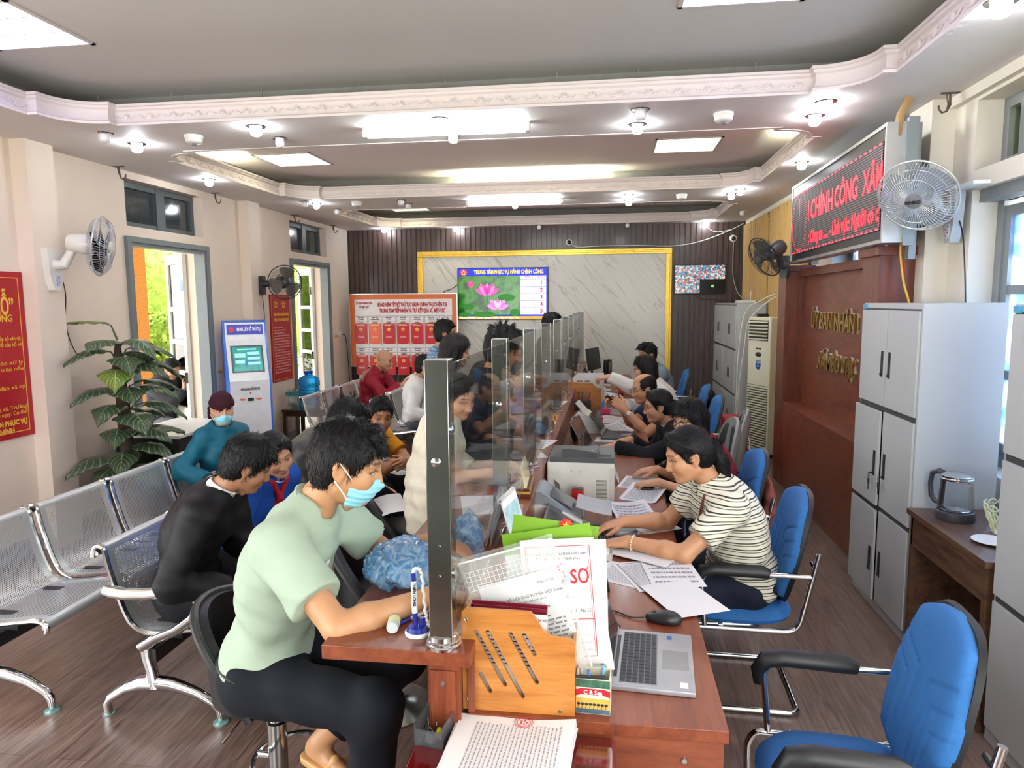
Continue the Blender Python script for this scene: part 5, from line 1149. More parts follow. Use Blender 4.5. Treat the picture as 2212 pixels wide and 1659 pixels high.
make_bench(3, 'steel bench of the man in the orange polo', (-2.235, 4.62, 0), arms=(0, 0))
make_bench(4, 'far steel bench of the man in the red jacket', (-3.50, 7.62, 0), pitch=.58, arms=(0, 0))
make_bench(3, 'steel bench half hidden behind the first partition post', (-2.62, 7.55, 0), arms=(0, 0))
# ---------------------------------------------------------------- bar stools
lea = M('black_leather', '#161719', .42, var=.1, bump=.12, bscale=160)
def make_stool():
    t = thing('bar_stool', 'x', 'stool')      # faces +x
    cushion(MB(), .2, .2, .05, lambda x, y, z: Vector((x+.01, y, .54+z)), 2.4).build('seat', lea, t)
    def shell(u, v, r=0):
        a = R(180+ (u-.5)*196); hgt = .50+(.30*(1-abs(2*u-1)**2.4)+.02)*v; rr = .205+.025*v+r
        return (rr*math.cos(a)*1.02, rr*math.sin(a), hgt)
    MB().grid(lambda u, v: shell(1-u, v), 36, 8, -.03).build('back_shell', lea, t)
    MB().tube([shell(i/36, 1., .012) for i in range(37)], .016, 8).build('back_rim', lea, t)
    MB().cyl((0, 0, .49), (0, 0, .525), .18, .2, 28).build('seat_pan', lea, t)
    MB().lathe([(.024, .36), (.024, .49)], n=20).lathe([(.034, .03), (.034, .37), (.026, .375)], n=24).build('column', steel, t)
    MB().lathe([(.2, 0), (.2, .008), (.1, .022), (.036, .04)], n=36).build('base', steel, t)
    MB().tube([(.05+.13*math.cos(i*.2618), .13*math.sin(i*.2618)*1.1, .24) for i in range(24)], .0095, 8, True).cyl((0, 0, .24), (.06-.14, 0, .24), .012).build('foot_ring', chrome, t)
    MB().tube([(0, 0, .47), (-.05, -.12, .46), (-.09, -.2, .41)], .005, 6).build('lever', steel, t)
    return t
s0 = make_stool()
for i, (x, y, a, lab) in enumerate(((-1.17, 2.24, 0, 'black bar stool of the masked man in the pale green t-shirt'), (-1.00, 2.98, 0, 'empty black bar stool just behind the masked man'), (-1.18, 3.86, 8, 'empty black bar stool beside the woman in cream'))):
    o = s0 if i == 0 else dup(s0); o.location = (x, y, 0); o.rotation_euler = (0, 0, R(a)); o['label'] = lab; o['group'] = 'black bar stools at the counter'
# ---------------------------------------------------------------- solid modelling with blended shapes
A_ = lambda v: np.array(v, dtype=np.float64)
def nrm(v): v = A_(v); return v/(np.linalg.norm(v)+1e-12)
EDG = [((0,0,0),(1,0,0)),((0,1,0),(1,1,0)),((0,0,1),(1,0,1)),((0,1,1),(1,1,1)),((0,0,0),(0,1,0)),((1,0,0),(1,1,0)),((0,0,1),(0,1,1)),((1,0,1),(1,1,1)),((0,0,0),(0,0,1)),((1,0,0),(1,0,1)),((0,1,0),(0,1,1)),((1,1,0),(1,1,1))]
def nets(F, o, h):
    S = F < 0; c = np.zeros(tuple(n-1 for n in F.shape), np.int8); s = tuple(n-1 for n in F.shape)
    for i in (0, 1):
        for j in (0, 1):
            for k in (0, 1): c += S[i:i+s[0], j:j+s[1], k:k+s[2]]
    I, J, K = np.nonzero((c > 0) & (c < 8)); n = len(I)
    idx = -np.ones(s, np.int64); idx[I, J, K] = np.arange(n); pos = np.zeros((n, 3)); cnt = np.zeros(n)
    for a, b in EDG:
        f0 = F[I+a[0], J+a[1], K+a[2]]; f1 = F[I+b[0], J+b[1], K+b[2]]; m = (f0 < 0) != (f1 < 0); t = np.where(m, f0/np.where(m, f0-f1, 1), 0)
        for d in range(3): pos[:, d] += m*(a[d]+t*(b[d]-a[d]))
        cnt += m
    V = A_(o)+h*(np.stack([I, J, K], 1)+pos/cnt[:, None]); Q = []
    for ax in range(3):
        sl0 = [slice(1, -1)]*3; sl1 = [slice(1, -1)]*3; sl0[ax] = slice(0, -1); sl1[ax] = slice(1, None)
        a = S[tuple(sl0)]; b = S[tuple(sl1)]; X = np.nonzero(a != b); fl = a[X]
        p = [X[0]+1, X[1]+1, X[2]+1]; p[ax] = p[ax]-1; u, v = (ax+1) % 3, (ax+2) % 3
        def cell(du, dv): q = [p[0].copy(), p[1].copy(), p[2].copy()]; q[u] = q[u]-du; q[v] = q[v]-dv; return idx[q[0], q[1], q[2]]
        q = np.stack([cell(1, 1), cell(0, 1), cell(0, 0), cell(1, 0)], 1); q[~fl] = q[~fl][:, ::-1]; Q.append(q)
    return V, np.concatenate(Q)
class Clay:
    def __init__(s): s.p = []
    def cone(s, a, b, ra, rb=None, k=.02, op='u', cuts=()):
        rb = ra if rb is None else rb; a, b = A_(a), A_(b); r = max(ra, rb)
        def f(X, Y, Z):
            d = b-a; L2 = max(d@d, 1e-9); px, py, pz = X-a[0], Y-a[1], Z-a[2]; t = np.clip((px*d[0]+py*d[1]+pz*d[2])/L2, 0, 1)
            return np.sqrt((px-t*d[0])**2+(py-t*d[1])**2+(pz-t*d[2])**2)-(ra+t*(rb-ra))
        s.p.append((f, np.minimum(a, b)-r, np.maximum(a, b)+r, k, op, cuts)); return s
    def ell(s, c, r, Rm=None, k=.02, op='u', cuts=()):
        c = A_(c); r = A_(r); Rm = np.eye(3) if Rm is None else Rm; ext = np.sqrt(((Rm*r[None, :])**2).sum(1))
        def f(X, Y, Z):
            px, py, pz = X-c[0], Y-c[1], Z-c[2]; k0 = k1 = 0
            for i in range(3):
                q = px*Rm[0, i]+py*Rm[1, i]+pz*Rm[2, i]; k0 = k0+(q/r[i])**2; k1 = k1+(q/r[i]**2)**2
            k0 = np.sqrt(k0); return k0*(k0-1)/np.sqrt(k1+1e-12)
        s.p.append((f, c-ext, c+ext, k, op, cuts)); return s
    def cut(s, p, n): s.p.append((None, A_(p), nrm(n), 0, 'c', ())); return s
    def mesh(s, h, disp=None, pad=.03):
        lo = np.min([q[1] for q in s.p if q[4] == 'u'], 0)-pad; hi = np.max([q[2] for q in s.p if q[4] == 'u'], 0)+pad
        n = np.ceil((hi-lo)/h).astype(int)+1; ax = [(lo[i]+h*np.arange(n[i])).astype(np.float32) for i in range(3)]
        F = np.full(tuple(n), 1., np.float32)
        for f, a, b, k, op, cuts in s.p:
            if op == 'c':
                d = (ax[0]-a[0])[:, None, None]*b[0]+(ax[1]-a[1])[None, :, None]*b[1]+(ax[2]-a[2])[None, None, :]*b[2]; F = np.maximum(F, d); continue
            m = k+3*h; i0 = np.maximum(0, np.floor((a-m-lo)/h).astype(int)); i1 = np.minimum(n, np.ceil((b+m-lo)/h).astype(int)+1)
            if (i1 <= i0).any(): continue
            sl = tuple(slice(i0[i], i1[i]) for i in range(3)); X = ax[0][sl[0]][:, None, None]; Y = ax[1][sl[1]][None, :, None]; Z = ax[2][sl[2]][None, None, :]
            d = f(X, Y, Z)
            for (p, nn) in cuts: d = np.maximum(d, (X-p[0])*nn[0]+(Y-p[1])*nn[1]+(Z-p[2])*nn[2])
            g = F[sl]; kk = max(k, 1e-5)
            if op == 'u': hh = np.maximum(kk-np.abs(g-d), 0)/kk; F[sl] = np.minimum(g, d)-hh*hh*kk*.25
            else: d = -d; hh = np.maximum(kk-np.abs(g-d), 0)/kk; F[sl] = np.maximum(g, d)+hh*hh*kk*.25
        if disp is not None: F += disp(ax[0][:, None, None], ax[1][None, :, None], ax[2][None, None, :]).astype(np.float32)
        F[0] = F[-1] = 1; F[:, 0] = F[:, -1] = 1; F[:, :, 0] = F[:, :, -1] = 1
        return nets(F, lo, h)
def npmesh(name, parts, mats, loc, parent=None, colors=None):
    V = np.concatenate([p[0] for p in parts]); off = np.cumsum([0]+[len(p[0]) for p in parts]); Q = np.concatenate([p[1]+o for p, o in zip(parts, off)])
    me = bpy.data.meshes.new(name); me.vertices.add(len(V)); me.vertices.foreach_set('co', (V-A_(loc)).astype(np.float32).ravel())
    me.loops.add(len(Q)*4); me.loops.foreach_set('vertex_index', Q.ravel().astype(np.int32)); me.polygons.add(len(Q))
    me.polygons.foreach_set('loop_start', np.arange(len(Q), dtype=np.int32)*4); me.polygons.foreach_set('use_smooth', np.ones(len(Q), bool)); me.update(calc_edges=True)
    for m in (mats if isinstance(mats, list) else [mats]): me.materials.append(m)
    if colors is not None:
        at = me.color_attributes.new('Tone', 'FLOAT_COLOR', 'POINT'); C = np.ones((len(V), 4), np.float32); C[:, :3] = np.concatenate(colors); at.data.foreach_set('color', C.ravel())
    return link(name, me, parent, loc if parent is None else (0, 0, 0))
def skin_mat():
    m, t, b = nt('skin'); a = N(t, 'Attribute', attribute_name='Tone'); v = coords(t); n = N(t, 'TexNoise', i_Scale=28., i_Detail=4.); L(t, v, n.inputs[0])
    mr = N(t, 'MapRange', i_3=.86, i_4=1.12); L(t, n.outputs[0], mr.inputs[0]); mx = N(t, 'MixRGB', blend_type='MULTIPLY', i_0=1.); L(t, a.outputs[0], mx.inputs[1]); L(t, mr.outputs[0], mx.inputs[2])
    L(t, mx.outputs[0], b.inputs['Base Color']); b.inputs['Roughness'].default_value = .48; b.inputs['Subsurface Weight'].default_value = .12; b.inputs['Subsurface Radius'].default_value = (.012, .005, .003)
    n2 = N(t, 'TexNoise', i_Scale=220.); L(t, v, n2.inputs[0]); bp = N(t, 'Bump', i_Strength=.06, i_Distance=.004); L(t, n2.outputs[0], bp.inputs['Height']); L(t, bp.outputs[0], b.inputs['Normal']); return m
SKIN = skin_mat()
def hair_mat(nm, c1, c2):
    m, t, b = nt(nm); v = coords(t, (1, 1, .25)); n = N(t, 'TexNoise', i_Scale=110., i_Detail=5.); L(t, v, n.inputs[0])
    rp = N(t, 'ValToRGB'); L(t, n.outputs[0], rp.inputs[0]); rp.color_ramp.elements[0].position = .35; rp.color_ramp.elements[1].position = .75; rp.color_ramp.elements[0].color = lin(c1)+(1,); rp.color_ramp.elements[1].color = lin(c2)+(1,)
    L(t, rp.outputs[0], b.inputs['Base Color']); b.inputs['Roughness'].default_value = .5; b.inputs['Specular IOR Level'].default_value = .28; bp = N(t, 'Bump', i_Strength=.9, i_Distance=.006); L(t, n.outputs[0], bp.inputs['Height']); L(t, bp.outputs[0], b.inputs['Normal']); return m
HAIR = hair_mat('black_hair', '#050405', '#110f0f'); HAIR2 = hair_mat('dark_brown_hair', '#0e0b0a', '#241d1a')
eye_w = M('eye_white', '#bcb2aa', .25); eye_k = M('eye_dark', '#171110', .12)
def folds(amp, fr=1., seed=0):
    s = seed*1.7
    def g(X, Y, Z):
        w = np.sin(9*fr*Z+s)+np.sin(11*fr*X-2*s); w2 = np.sin(13*fr*Y+3*s)+np.sin(7*fr*Z-s)
        return amp*(np.sin(38*fr*X+21*fr*Z+2.2*w2+s)*.5+np.sin(33*fr*Y-26*fr*Z+2.*w+2*s)*.5+.4*np.sin(61*fr*Z+17*fr*X+2*w+s))
    return g
def ik(a, b, l1, l2, pole):
    d = b-a; L_ = np.linalg.norm(d); dr = d/L_; L_ = min(L_, (l1+l2)*.995); b = a+dr*L_; x = (l1*l1-l2*l2+L_*L_)/(2*L_); h = math.sqrt(max(l1*l1-x*x, 0)); p = A_(pole); p = nrm(p-dr*(p@dr)); return a+dr*x+p*h, b
def hand(C, W_, d, n, right, s=1., curl=(.25, .3, .35, .4), spread=.12, thumb=.3):
    """palm of four bones, four fingers of three joints each, thumb from the side of the palm"""
    d = nrm(d); n = nrm(A_(n)-d*(A_(n)@d)); t = np.cross(n, d)*(1 if right else -1); W_ = A_(W_)
    for i, (off, ln, kl) in enumerate(((.030, .074, .088), (.0105, .082, .092), (-.0095, .076, .088), (-.028, .060, .080))):
        kn = W_+(d*kl+t*off-n*.004*abs(i-1.4))*s; C.cone(W_+t*off*.55*s, kn, .0165*s, .0115*s, .012)
        ang = curl[i]; p = kn; dd = nrm(d+t*spread*(1.2-i*.8)*.5)
        for j, (fr, r0, r1) in enumerate(((.45, .0100, .0092), (.31, .0092, .0084), (.24, .0084, .0068))):
            a = ang*(1., 1.25, .8)[j]; dd = nrm(dd*math.cos(a)-n*math.sin(a)) if j == 0 else nrm(dd*math.cos(a)-nrm(n-dd*(n@dd))*math.sin(a))
            q = p+dd*ln*fr*s; C.cone(p, q, r0*s, r1*s, .004); p = q
    C.ell(W_+(d*.045-n*.003)*s, A_((.05, .036, .014))*s, np.stack([d, t, n], 1), .015)
    b = W_+(d*.018+t*.024-n*.006)*s; dd = nrm(d*.75+t*(.75-thumb*.6)-n*(.15+thumb*.5))
    for ln, r0, r1, bend in ((.044, .0155, .0125, 0), (.034, .012, .0105, .25), (.027, .0105, .008, .3)):
        dd = nrm(dd+d*bend-t*bend*.5); q = b+dd*ln*s; C.cone(b, q, r0*s, r1*s, .008); b = q
    return C
def basis(yaw, pitch, roll):
    y, p, r = R(yaw), R(pitch), R(roll); f = A_((math.cos(y)*math.cos(p), math.sin(y)*math.cos(p), -math.sin(p))); l = A_((-math.sin(y), math.cos(y), 0)); u = np.cross(f, l)
    return np.stack([f, l*math.cos(r)+u*math.sin(r), -l*math.sin(r)+u*math.cos(r)], 1)
TONE = {'tan': '#b9845f', 'fair': '#d0a284', 'brown': '#a06f4e', 'pale': '#d6ac90'}
def person(label, H, Hc, yaw, head, hands=None, feet=None, s=1., sex='m', tone='tan', top=None, bottom=None, sleeve='long', collar=None, hem=-.04, hair='short', hm=None, hres=.0045, cres=.009, girth=1., slouch=.03, neck=.0, twist=0, over=None, shoe=None, fold=.005, loose=.0, mask=None, glasses=None, eyes=True, gaze=0., smile=0., seed=1, hat=None, standing=False, sh=1., trail=None, fringe=0.):
    hands = hands or {}; feet = feet or {}; H = A_(H); Hc = A_(Hc); f = A_((math.cos(R(yaw)), math.sin(R(yaw)), 0)); l = A_((-f[1], f[0], 0)); z = A_((0, 0, 1.))
    B = basis(*head); loc = (H[0], H[1], 0.); hsz = s*(.98 if sex == 'f' else 1.03)
    hp = lambda p: Hc+B @ (A_(p)*hsz)
    up = nrm(Hc-H); Nk = Hc-B[:, 2]*.075*hsz-B[:, 0]*.055*hsz-nrm(up*.7+B[:, 2]*.3)*.095*s
    T = Nk-H; tl = np.linalg.norm(T); ut = T/tl; Cm = H+T*.5-f*slouch; u1 = nrm(Cm-H); u2 = nrm(Nk-Cm); ls = nrm(A_((-math.sin(R(yaw+twist)), math.cos(R(yaw+twist)), 0))); ls = nrm(ls-u2*(ls@u2)); f2 = np.cross(ls, u2); f1 = nrm(np.cross(l, u1))
    R1 = np.stack([f1, l, u1], 1); R2 = np.stack([f2, ls, u2], 1); sw = (.172 if sex == 'm' else .152)*s*sh; k_ = .94 if sex == 'f' else 1.
    chest = Nk-u2*tl*.30
    def torso(C, g, lower=True):
        C.ell(chest+f2*.0, (.098*k_*girth*s+g, .148*k_*s*(.5+.5*girth)+g, .165*s+g), R2, .06)
        if sex == 'f':
            for q in (1, -1): C.ell(chest+f2*.065*s+ls*.062*q*s-u2*.02, (.05*s+g*.8, .055*s+g*.6, .055*s+g*.6), R2, .04)
        C.ell(Cm+f1*.012, (.096*girth*s+g, .132*k_*girth*s+g, .15*s+g), R1, .07)
        C.ell(H+u1*.03, (.115*girth*s+g, .150*s*(.4+.6*girth)+g, .125*s+g), R1, .07)
        for q in (1, -1): C.cone(Nk-u2*.01, Nk-u2*.058*s+ls*sw*q*.92, .048*s+g*.7, .046*s+g, .045)
        return C
    S = {q: Nk-u2*.066*s+ls*sw*(1 if q == 'L' else -1)+f2*.005 for q in 'LR'}; J = {}
    for q in 'LR':
        sg = 1 if q == 'L' else -1; hd = hands.get(q) or dict(p=H+f*.30+l*sg*.10+z*.06, d=f-z*.2-l*sg*.4, n=z)
        pole = hd.get('pole', -z*1.+l*sg*.45-f*.35); J[q] = (*ik(S[q], A_(hd['p']), .285*s, .25*s, A_(pole)), hd)
    am = (1. if sex == 'm' else .9)*(.6+.4*girth)
    body = Clay(); torso(body, -.008); body.cone(Nk-u2*.05, Hc-B[:, 2]*.05*hsz-B[:, 0]*.018, .056*s*k_, .052*s*k_, .03)
    for q in 'LR':
        e, w, hd = J[q]; body.cone(S[q], e, .047*s*am, .039*s*am, .03); m_ = e+(w-e)*.3; body.cone(e, m_, .038*s*am, .041*s*am, .02); body.cone(m_, w, .040*s*am, .0265*s*am, .02)
    HJ = {}
    for q in 'LR':
        sg = 1 if q == 'L' else -1; hj = H+l*.088*sg*s-z*.02; ft = feet.get(q)
        if ft is None: ft = dict(p=(hj+f*.02*sg)*A_((1, 1, 0))+z*.09 if standing else (H+f*.42*s+l*sg*.1)*A_((1, 1, 0))+z*.09)
        fp = A_(ft['p']); kn, an = ik(hj, fp, .425*s, .42*s, A_(ft.get('pole', f+z*.8+l*sg*.15))); HJ[q] = (hj, kn, an, ft)
        body.cone(hj, kn, .078*s*am, .053*s, .04); m_ = kn+(an-kn)*.3; body.cone(kn, m_, .052*s, .052*s, .02); body.cone(m_, an, .05*s, .036*s, .02)
        fd = nrm(A_(ft.get('d', f))); body.cone(an-z*.035*s-fd*.03*s, an+fd*.13*s-z*.06*s, .034*s, .024*s, .03)
        if ft.get('bare'):
            for i in range(5): body.cone(an+fd*.11*s-z*.06*s+np.cross(z, fd)*(.034-.017*i)*s, an+fd*(.175-.012*abs(i-(1 if q == 'R' else 3)))*s-z*.068*s+np.cross(z, fd)*(.036-.018*i)*s, .013*s, .0095*s, .008)
    base = A_(lin(TONE.get(tone, tone))); parts = [body.mesh(cres)]; cols = [np.tile(base, (len(parts[0][0]), 1))]
    for q in 'LR':
        e, w, hd = J[q]
        if hd.get('hide'): continue
        C = Clay(); C.cone(w+(e-w)*.25, w, .031*s*am, .0262*s*am, .01); C.cone(w, w+nrm(hd['d'])*.03*s, .0262*s*am, .022*s, .015)
        hand(C, w+nrm(hd['d'])*.012*s, hd['d'], hd['n'], q == 'R', s*(1. if sex == 'm' else .93), hd.get('curl', (.25, .3, .34, .38)), hd.get('spread', .12), hd.get('thumb', .3)); mm = C.mesh(min(.0042, hres)); parts.append(mm)
        cols.append(np.tile(base*A_((1.02, .97, .95)), (len(mm[0]), 1)))
    # head
    C = Clay(); c = lambda a, b, ra, rb=None, k=.012, op='u': C.cone(hp(a), hp(b), ra*hsz, (rb if rb is not None else ra)*hsz, k*hsz, op); e_ = lambda a, r, k=.015, op='u', Rm=None: C.ell(hp(a), A_(r)*hsz, B if Rm is None else B @ Rm, k*hsz, op)
    e_((-.012, 0, .03), (.095, .075, .085)); e_((.024, 0, -.035), (.064, .0585, .078), .03)
    for q in (1, -1):
        c((-.005, .048*q, -.062), (.052, .018*q, -.096), .026, .02, .03); e_((.052, .037*q, -.034), (.03, .028, .028), .03); c((.078, .014*q, .0235), (.064, .048*q, .021), .0115, .009, .016)
    e_((.068, 0, -.099), (.021, .024, .017), .02)
    for q in (1, -1): e_((.0885, .032*q, .0005), (.014, .021, .0125), .016, 's')
    for q in (1, -1): e_((.066, .0325*q, -.0005), (.0165, .0185, .0125), .006)
    c((.084, 0, .008), (.1035, 0, -.036), .0085, .0125, .014); 
    for q in (1, -1): e_((.0905, .0135*q, -.041), (.012, .0095, .0085), .007)
    e_((.086, 0, -.0645), (.0115, .0245, .0068), .006); e_((.0835, 0, -.0755), (.0115, .0205, .0078), .007); e_((.0985, 0, -.0698), (.0105, .024, .0022), .003, 's')
    for q in (1, -1):
        ra = np.array(Matrix.Rotation(R(-18*q), 3, 'Z') @ Matrix.Rotation(R(-14), 3, 'Y')); e_((-.012, .0775*q, -.012), (.0195, .0075, .0325), .008, 'u', ra); e_((-.008, .084*q, -.010), (.011, .006, .020), .006, 's', ra); e_((-.006, .0755*q, -.043), (.0075, .006, .009), .006)
    C.cone(Nk+u2*.005, Hc-B[:, 2]*.05*hsz-B[:, 0]*.018, .0565*s*k_, .0525*s*k_, .025)
    if sex == 'm': e_((.038, 0, -.125), (.014, .014, .02), .02)
    hv, hq = C.mesh(hres); parts.append((hv, hq)); P = ((hv-Hc) @ B)/hsz; col = np.tile(base, (len(hv), 1)); ay = np.abs(P[:, 1])
    def paint(wt, rgb): col[:] = col*(1-wt[:, None])+A_(rgb)*wt[:, None]
    gs = lambda d2: np.exp(-d2)
    paint(.35*gs(((P[:, 0]-.06)/.03)**2+((ay-.04)/.024)**2+((P[:, 2]+.035)/.022)**2), base*A_((1.12, .82, .78))); paint(.3*gs(((P[:, 0]-.103)/.02)**2+(ay/.02)**2+((P[:, 2]+.036)/.014)**2), base*A_((1.1, .8, .75)))
    lip = (P[:, 0] > .07)*np.clip(1.6-np.sqrt((ay/.0255)**2+((P[:, 2]+.0695)/.0125)**2)*1.5, 0, 1); paint(np.clip(lip, 0, 1)*.75, lin('#9c4f48') if sex == 'm' else lin('#a83f44'))
    bz = .0285-.12*np.maximum(ay-.036, 0)-.02*np.maximum(.018-ay, 0); br = (P[:, 0] > .045)*np.clip(1.5-np.abs(P[:, 2]-bz)/(.0042 if sex == 'm' else .003), 0, 1)*np.clip((ay-.010)/.006, 0, 1)*np.clip((.058-ay)/.01, 0, 1); paint(br*.85, lin('#1d1613'))
    lash = (P[:, 0] > .06)*np.clip(1.4-np.abs(np.sqrt(((ay-.0325)/.0175)**2+((P[:, 2]+.0005)/.0068)**2)-1)*3.2, 0, 1)*(P[:, 2] > -.0025); paint(lash*.85, lin('#1d1412'))
    cols.append(col)
    po = npmesh('person', parts, SKIN, loc, None, cols); po['label'] = label; po['category'] = 'person'
    if eyes:
        for q in (1, -1):
            mb = MB(); rot = Matrix([list(r) for r in B]); o_ = Vector(hp((.0768, .0325*q, -.0015)))-Vector(loc); mb.sph(o_, (.0052*hsz, .0146*hsz, .0052*hsz), 14, rot)
            mb.mat(1); mb.sph(Vector(hp((.0785, (.0325)*q+gaze, -.0015)))-Vector(loc), (.0045*hsz, .0078*hsz, .0053*hsz), 10, rot); mb.build('eye', [eye_w, eye_k], po)
    # clothes
    def arms(C, g0, g1, frac, fl=0.):
        for q in 'LR':
            e, w, hd = J[q]; g = g0
            if frac <= 1.:
                en = S[q]+(e-S[q])*frac; C.cone(S[q], S[q]+(e-S[q])*(frac+.12), .048*s*am+g, .041*s*am+g+fl, .045, 'u', [(en, nrm(e-S[q]))])
            else:
                C.cone(S[q], e, .049*s*am+g, .041*s*am+g, .045); en = e+(w-e)*(frac-1); C.cone(e, w+(w-e)*.05, .041*s*am+g, .0285*s*am+g1, .03, 'u', [(en, nrm(w-e))])
    if top:
        g = (.013+loose) if not over else .010; C = Clay(); torso(C, g); arms(C, g-.001, g, {'long': 1.95, 'short': .66, 'half': .9, 'none': .05}[sleeve], .012 if sleeve == 'short' else .004)
        if hem < -.09:
            C.cone(H+u1*.02+l*.05, H-z*(-hem)+l*.07, .125*s*girth+g, .135*s*girth+g, .06); C.cone(H+u1*.02-l*.05, H-z*(-hem)-l*.07, .125*s*girth+g, .135*s*girth+g, .06); C.cut(H+z*hem, -z)
        else: C.cut(H+u1*hem, -u1)
        ax_ = nrm(Hc-B[:, 2]*.05*hsz-B[:, 0]*.018-Nk)
        if collar in ('crew', None): C.cone(Nk+u2*.02+f2*.012, Nk+ax_*.14, .058*s*k_, .064*s, .012, 's'); C.ell(Nk+f2*.052*s+u2*.035, (.03*s, .045*s, .03*s), R2, .014, 's')
        elif collar == 'v': C.cone(Nk+u2*.01, Nk+ax_*.14, .060*s*k_, .066*s, .012, 's'); C.ell(Nk+f2*.075*s-u2*.03, (.05*s, .035*s, .08*s), R2, .012, 's')
        else: C.cone(Nk+u2*.02, Nk+ax_*.14, .059*s*k_, .063*s, .008, 's'); C.ell(Nk+f2*.07*s+u2*.01, (.03*s, .02*s, .05*s), R2, .01, 's')
        npmesh(top[0], [C.mesh(cres, folds(fold if not over else .001, 1., seed))], top[1], loc, po).location = (0, 0, 0)
        if collar not in ('crew', None, 'v', 'hood'):
            C = Clay(); a = Nk+u2*.0; C.cone(a-ax_*.01, a+ax_*.075, .072*s*k_, .068*s*k_, .005); C.cone(a-ax_*.05, a+ax_*.12, .0625*s*k_, .0625*s*k_, .004, 's'); C.cut(a+ax_*.042*s-f2*.0, nrm(ax_-f2*.25)); C.cut(a-ax_*.005, -ax_)
            C.ell(a+f2*.075*s+ax_*.02, (.03*s, .022*s, .05*s), R2, .004, 's')
            npmesh('collar', [C.mesh(min(cres, .006))], collar, loc, po)
        if collar == 'crew':
            C = Clay(); c0 = Nk+u2*.022+f2*.012; n_ = 26; ring = [c0+f2*math.cos(2*math.pi*i/n_)*.068*s+ls*math.sin(2*math.pi*i/n_)*.066*s-u2*(.020*math.cos(2*math.pi*i/n_)*s+.002) for i in range(n_)]
            MB().tube([Vector(p)-Vector(loc) for p in ring], .0075*s, 8, True, sq=(1, 1.5)).build('neckband', top[1], po)
    if over:      # jacket worn open over the top
        g = .027+loose; C = Clay(); torso(C, g); arms(C, g-.004, g-.004, over[2] if len(over) > 2 else 1.93, 0); C.cut(H+u1*hem, -u1); ax_ = nrm(Hc-B[:, 2]*.05*hsz-Nk)
        C.cone(Nk+u2*.02, Nk+ax_*.14, .065*s*k_, .072*s, .01, 's')
        if len(over) > 3 and over[3]:
            for i in range(7): p = H+T*(-.05+.15*i)+f1*.115*s*girth; C.ell(p+f1*.06, (.075*s, (.010+.0105*i)*s, .05*s), R1, .01, 's')
        npmesh(over[0], [C.mesh(cres, folds(fold, 1., seed))], over[1], loc, po)
    if bottom:
        g = .016; C = Clay(); C.ell(H+u1*.02, (.118*girth*s+g, .152*s*(.4+.6*girth)+g, .125*s+g), R1, .07, 'u', [(H+u1*.085, u1)])
        for q in 'LR':
            hj, kn, an, ft = HJ[q]; C.cone(hj, kn, .082*s*am+g, .056*s+g, .05); e2 = kn+(an-kn)*ft.get('cuff', .93); C.cone(kn, an+(an-kn)*.06, .055*s+g, .045*s+g+.008, .04, 'u', [(e2, nrm(an-kn))])
        npmesh(bottom[0], [C.mesh(cres, folds(.005, 1., seed+5))], bottom[1], loc, po)
    if shoe:
        for q in 'LR':
            hj, kn, an, ft = HJ[q]; fd = nrm(A_(ft.get('d', f))); C = Clay(); C.cone(an-z*.045*s-fd*.045*s, an+fd*.145*s-z*.055*s, .042*s, .036*s, .02); C.cone(an-z*.03*s-fd*.02*s, an+z*.0, .045*s, .043*s, .03); C.cut(an-z*.085*s, -z); C.cut(an+z*.015, z); npmesh(shoe[0], [C.mesh(cres*.8)], shoe[1], loc, po)
    # hair
    hm = hm or HAIR; C = Clay(); hres_h = hres*1.15
    def cap(i, low=-.07, face=(.078, .112, .115), fc=(.088, 0, -.047), k=.01):
        e_((-.012, 0, .032), (.095+i, .075+i, .086+i)); e_((-.038, 0, -.025), (.058+i, .066+i*.8, .075+i*.6), .03)
        e_(fc, face, k, 's'); 
        for q in (1, -1): e_((.0, .092*q, -.018), (.026, .03, .034), .008, 's')
        C.cut(hp((0, 0, low)), B @ A_((0.35, 0, -.94)))
    C_keep = C
    rq = random.Random(seed*11+3)
    if hair in ('short', 'messy', 'thin', 'boy'):
        i = {'short': .0105, 'messy': .014, 'thin': .008, 'boy': .017}[hair]; cap(i, -.062)
        if hair != 'thin':
            for j in range(14): y = -.06+.12*j/13; c((.045, y, .098+i*.6), (.080+rq.uniform(-.01, .010), y*1.12+rq.uniform(-.008, .008), .076+fringe+rq.uniform(-.014, .010)), .011, .005, .012)
        for j in range(46 if hair == 'messy' else 26):
            a = rq.uniform(-2.9, 2.9); el = rq.uniform(.25, 1.3); d = A_((math.cos(a)*math.cos(el), math.sin(a)*math.cos(el)*.8, math.sin(el))); p = A_((-.012, 0, .032))+d*A_((.095+i*.7, .08+i*.7, .086+i*.7))
            if p[0] > .07 and p[2] < .075: continue
            q_ = p+d*rq.uniform(.008, .018 if hair != 'messy' else .032)+A_((.018, 0, -.004))*rq.uniform(-1, 1.); c(p, q_, .011, .003, .008)
    elif hair == 'balding':
        cap(.007, -.06, k=.006); e_((.035, 0, .112), (.115, .062, .075), .012, 's'); e_((.09, 0, .06), (.06, .12, .06), .01, 's')
    elif hair == 'bald': C = None
    elif hair in ('pony', 'bun'):
        cap(.011, -.055, (.080, .106, .120), (.088, 0, -.047)); 
        for q in (1, -1):
            c((.058, .012*q, .108), (.012, .078*q, .055), .012, .012, .02); c((.03, .072*q, .05), (.022, .079*q, -.02), .005, .003, .01)
        if trail is None: trail = [(-.10, 0, .0), (-.15, 0, -.03), (-.165, .0, -.12), (-.15, 0, -.24), (-.135, 0, -.33)] if hair == 'pony' else [(-.10, 0, -.01), (-.125, 0, -.03), (-.10, 0, -.06)]
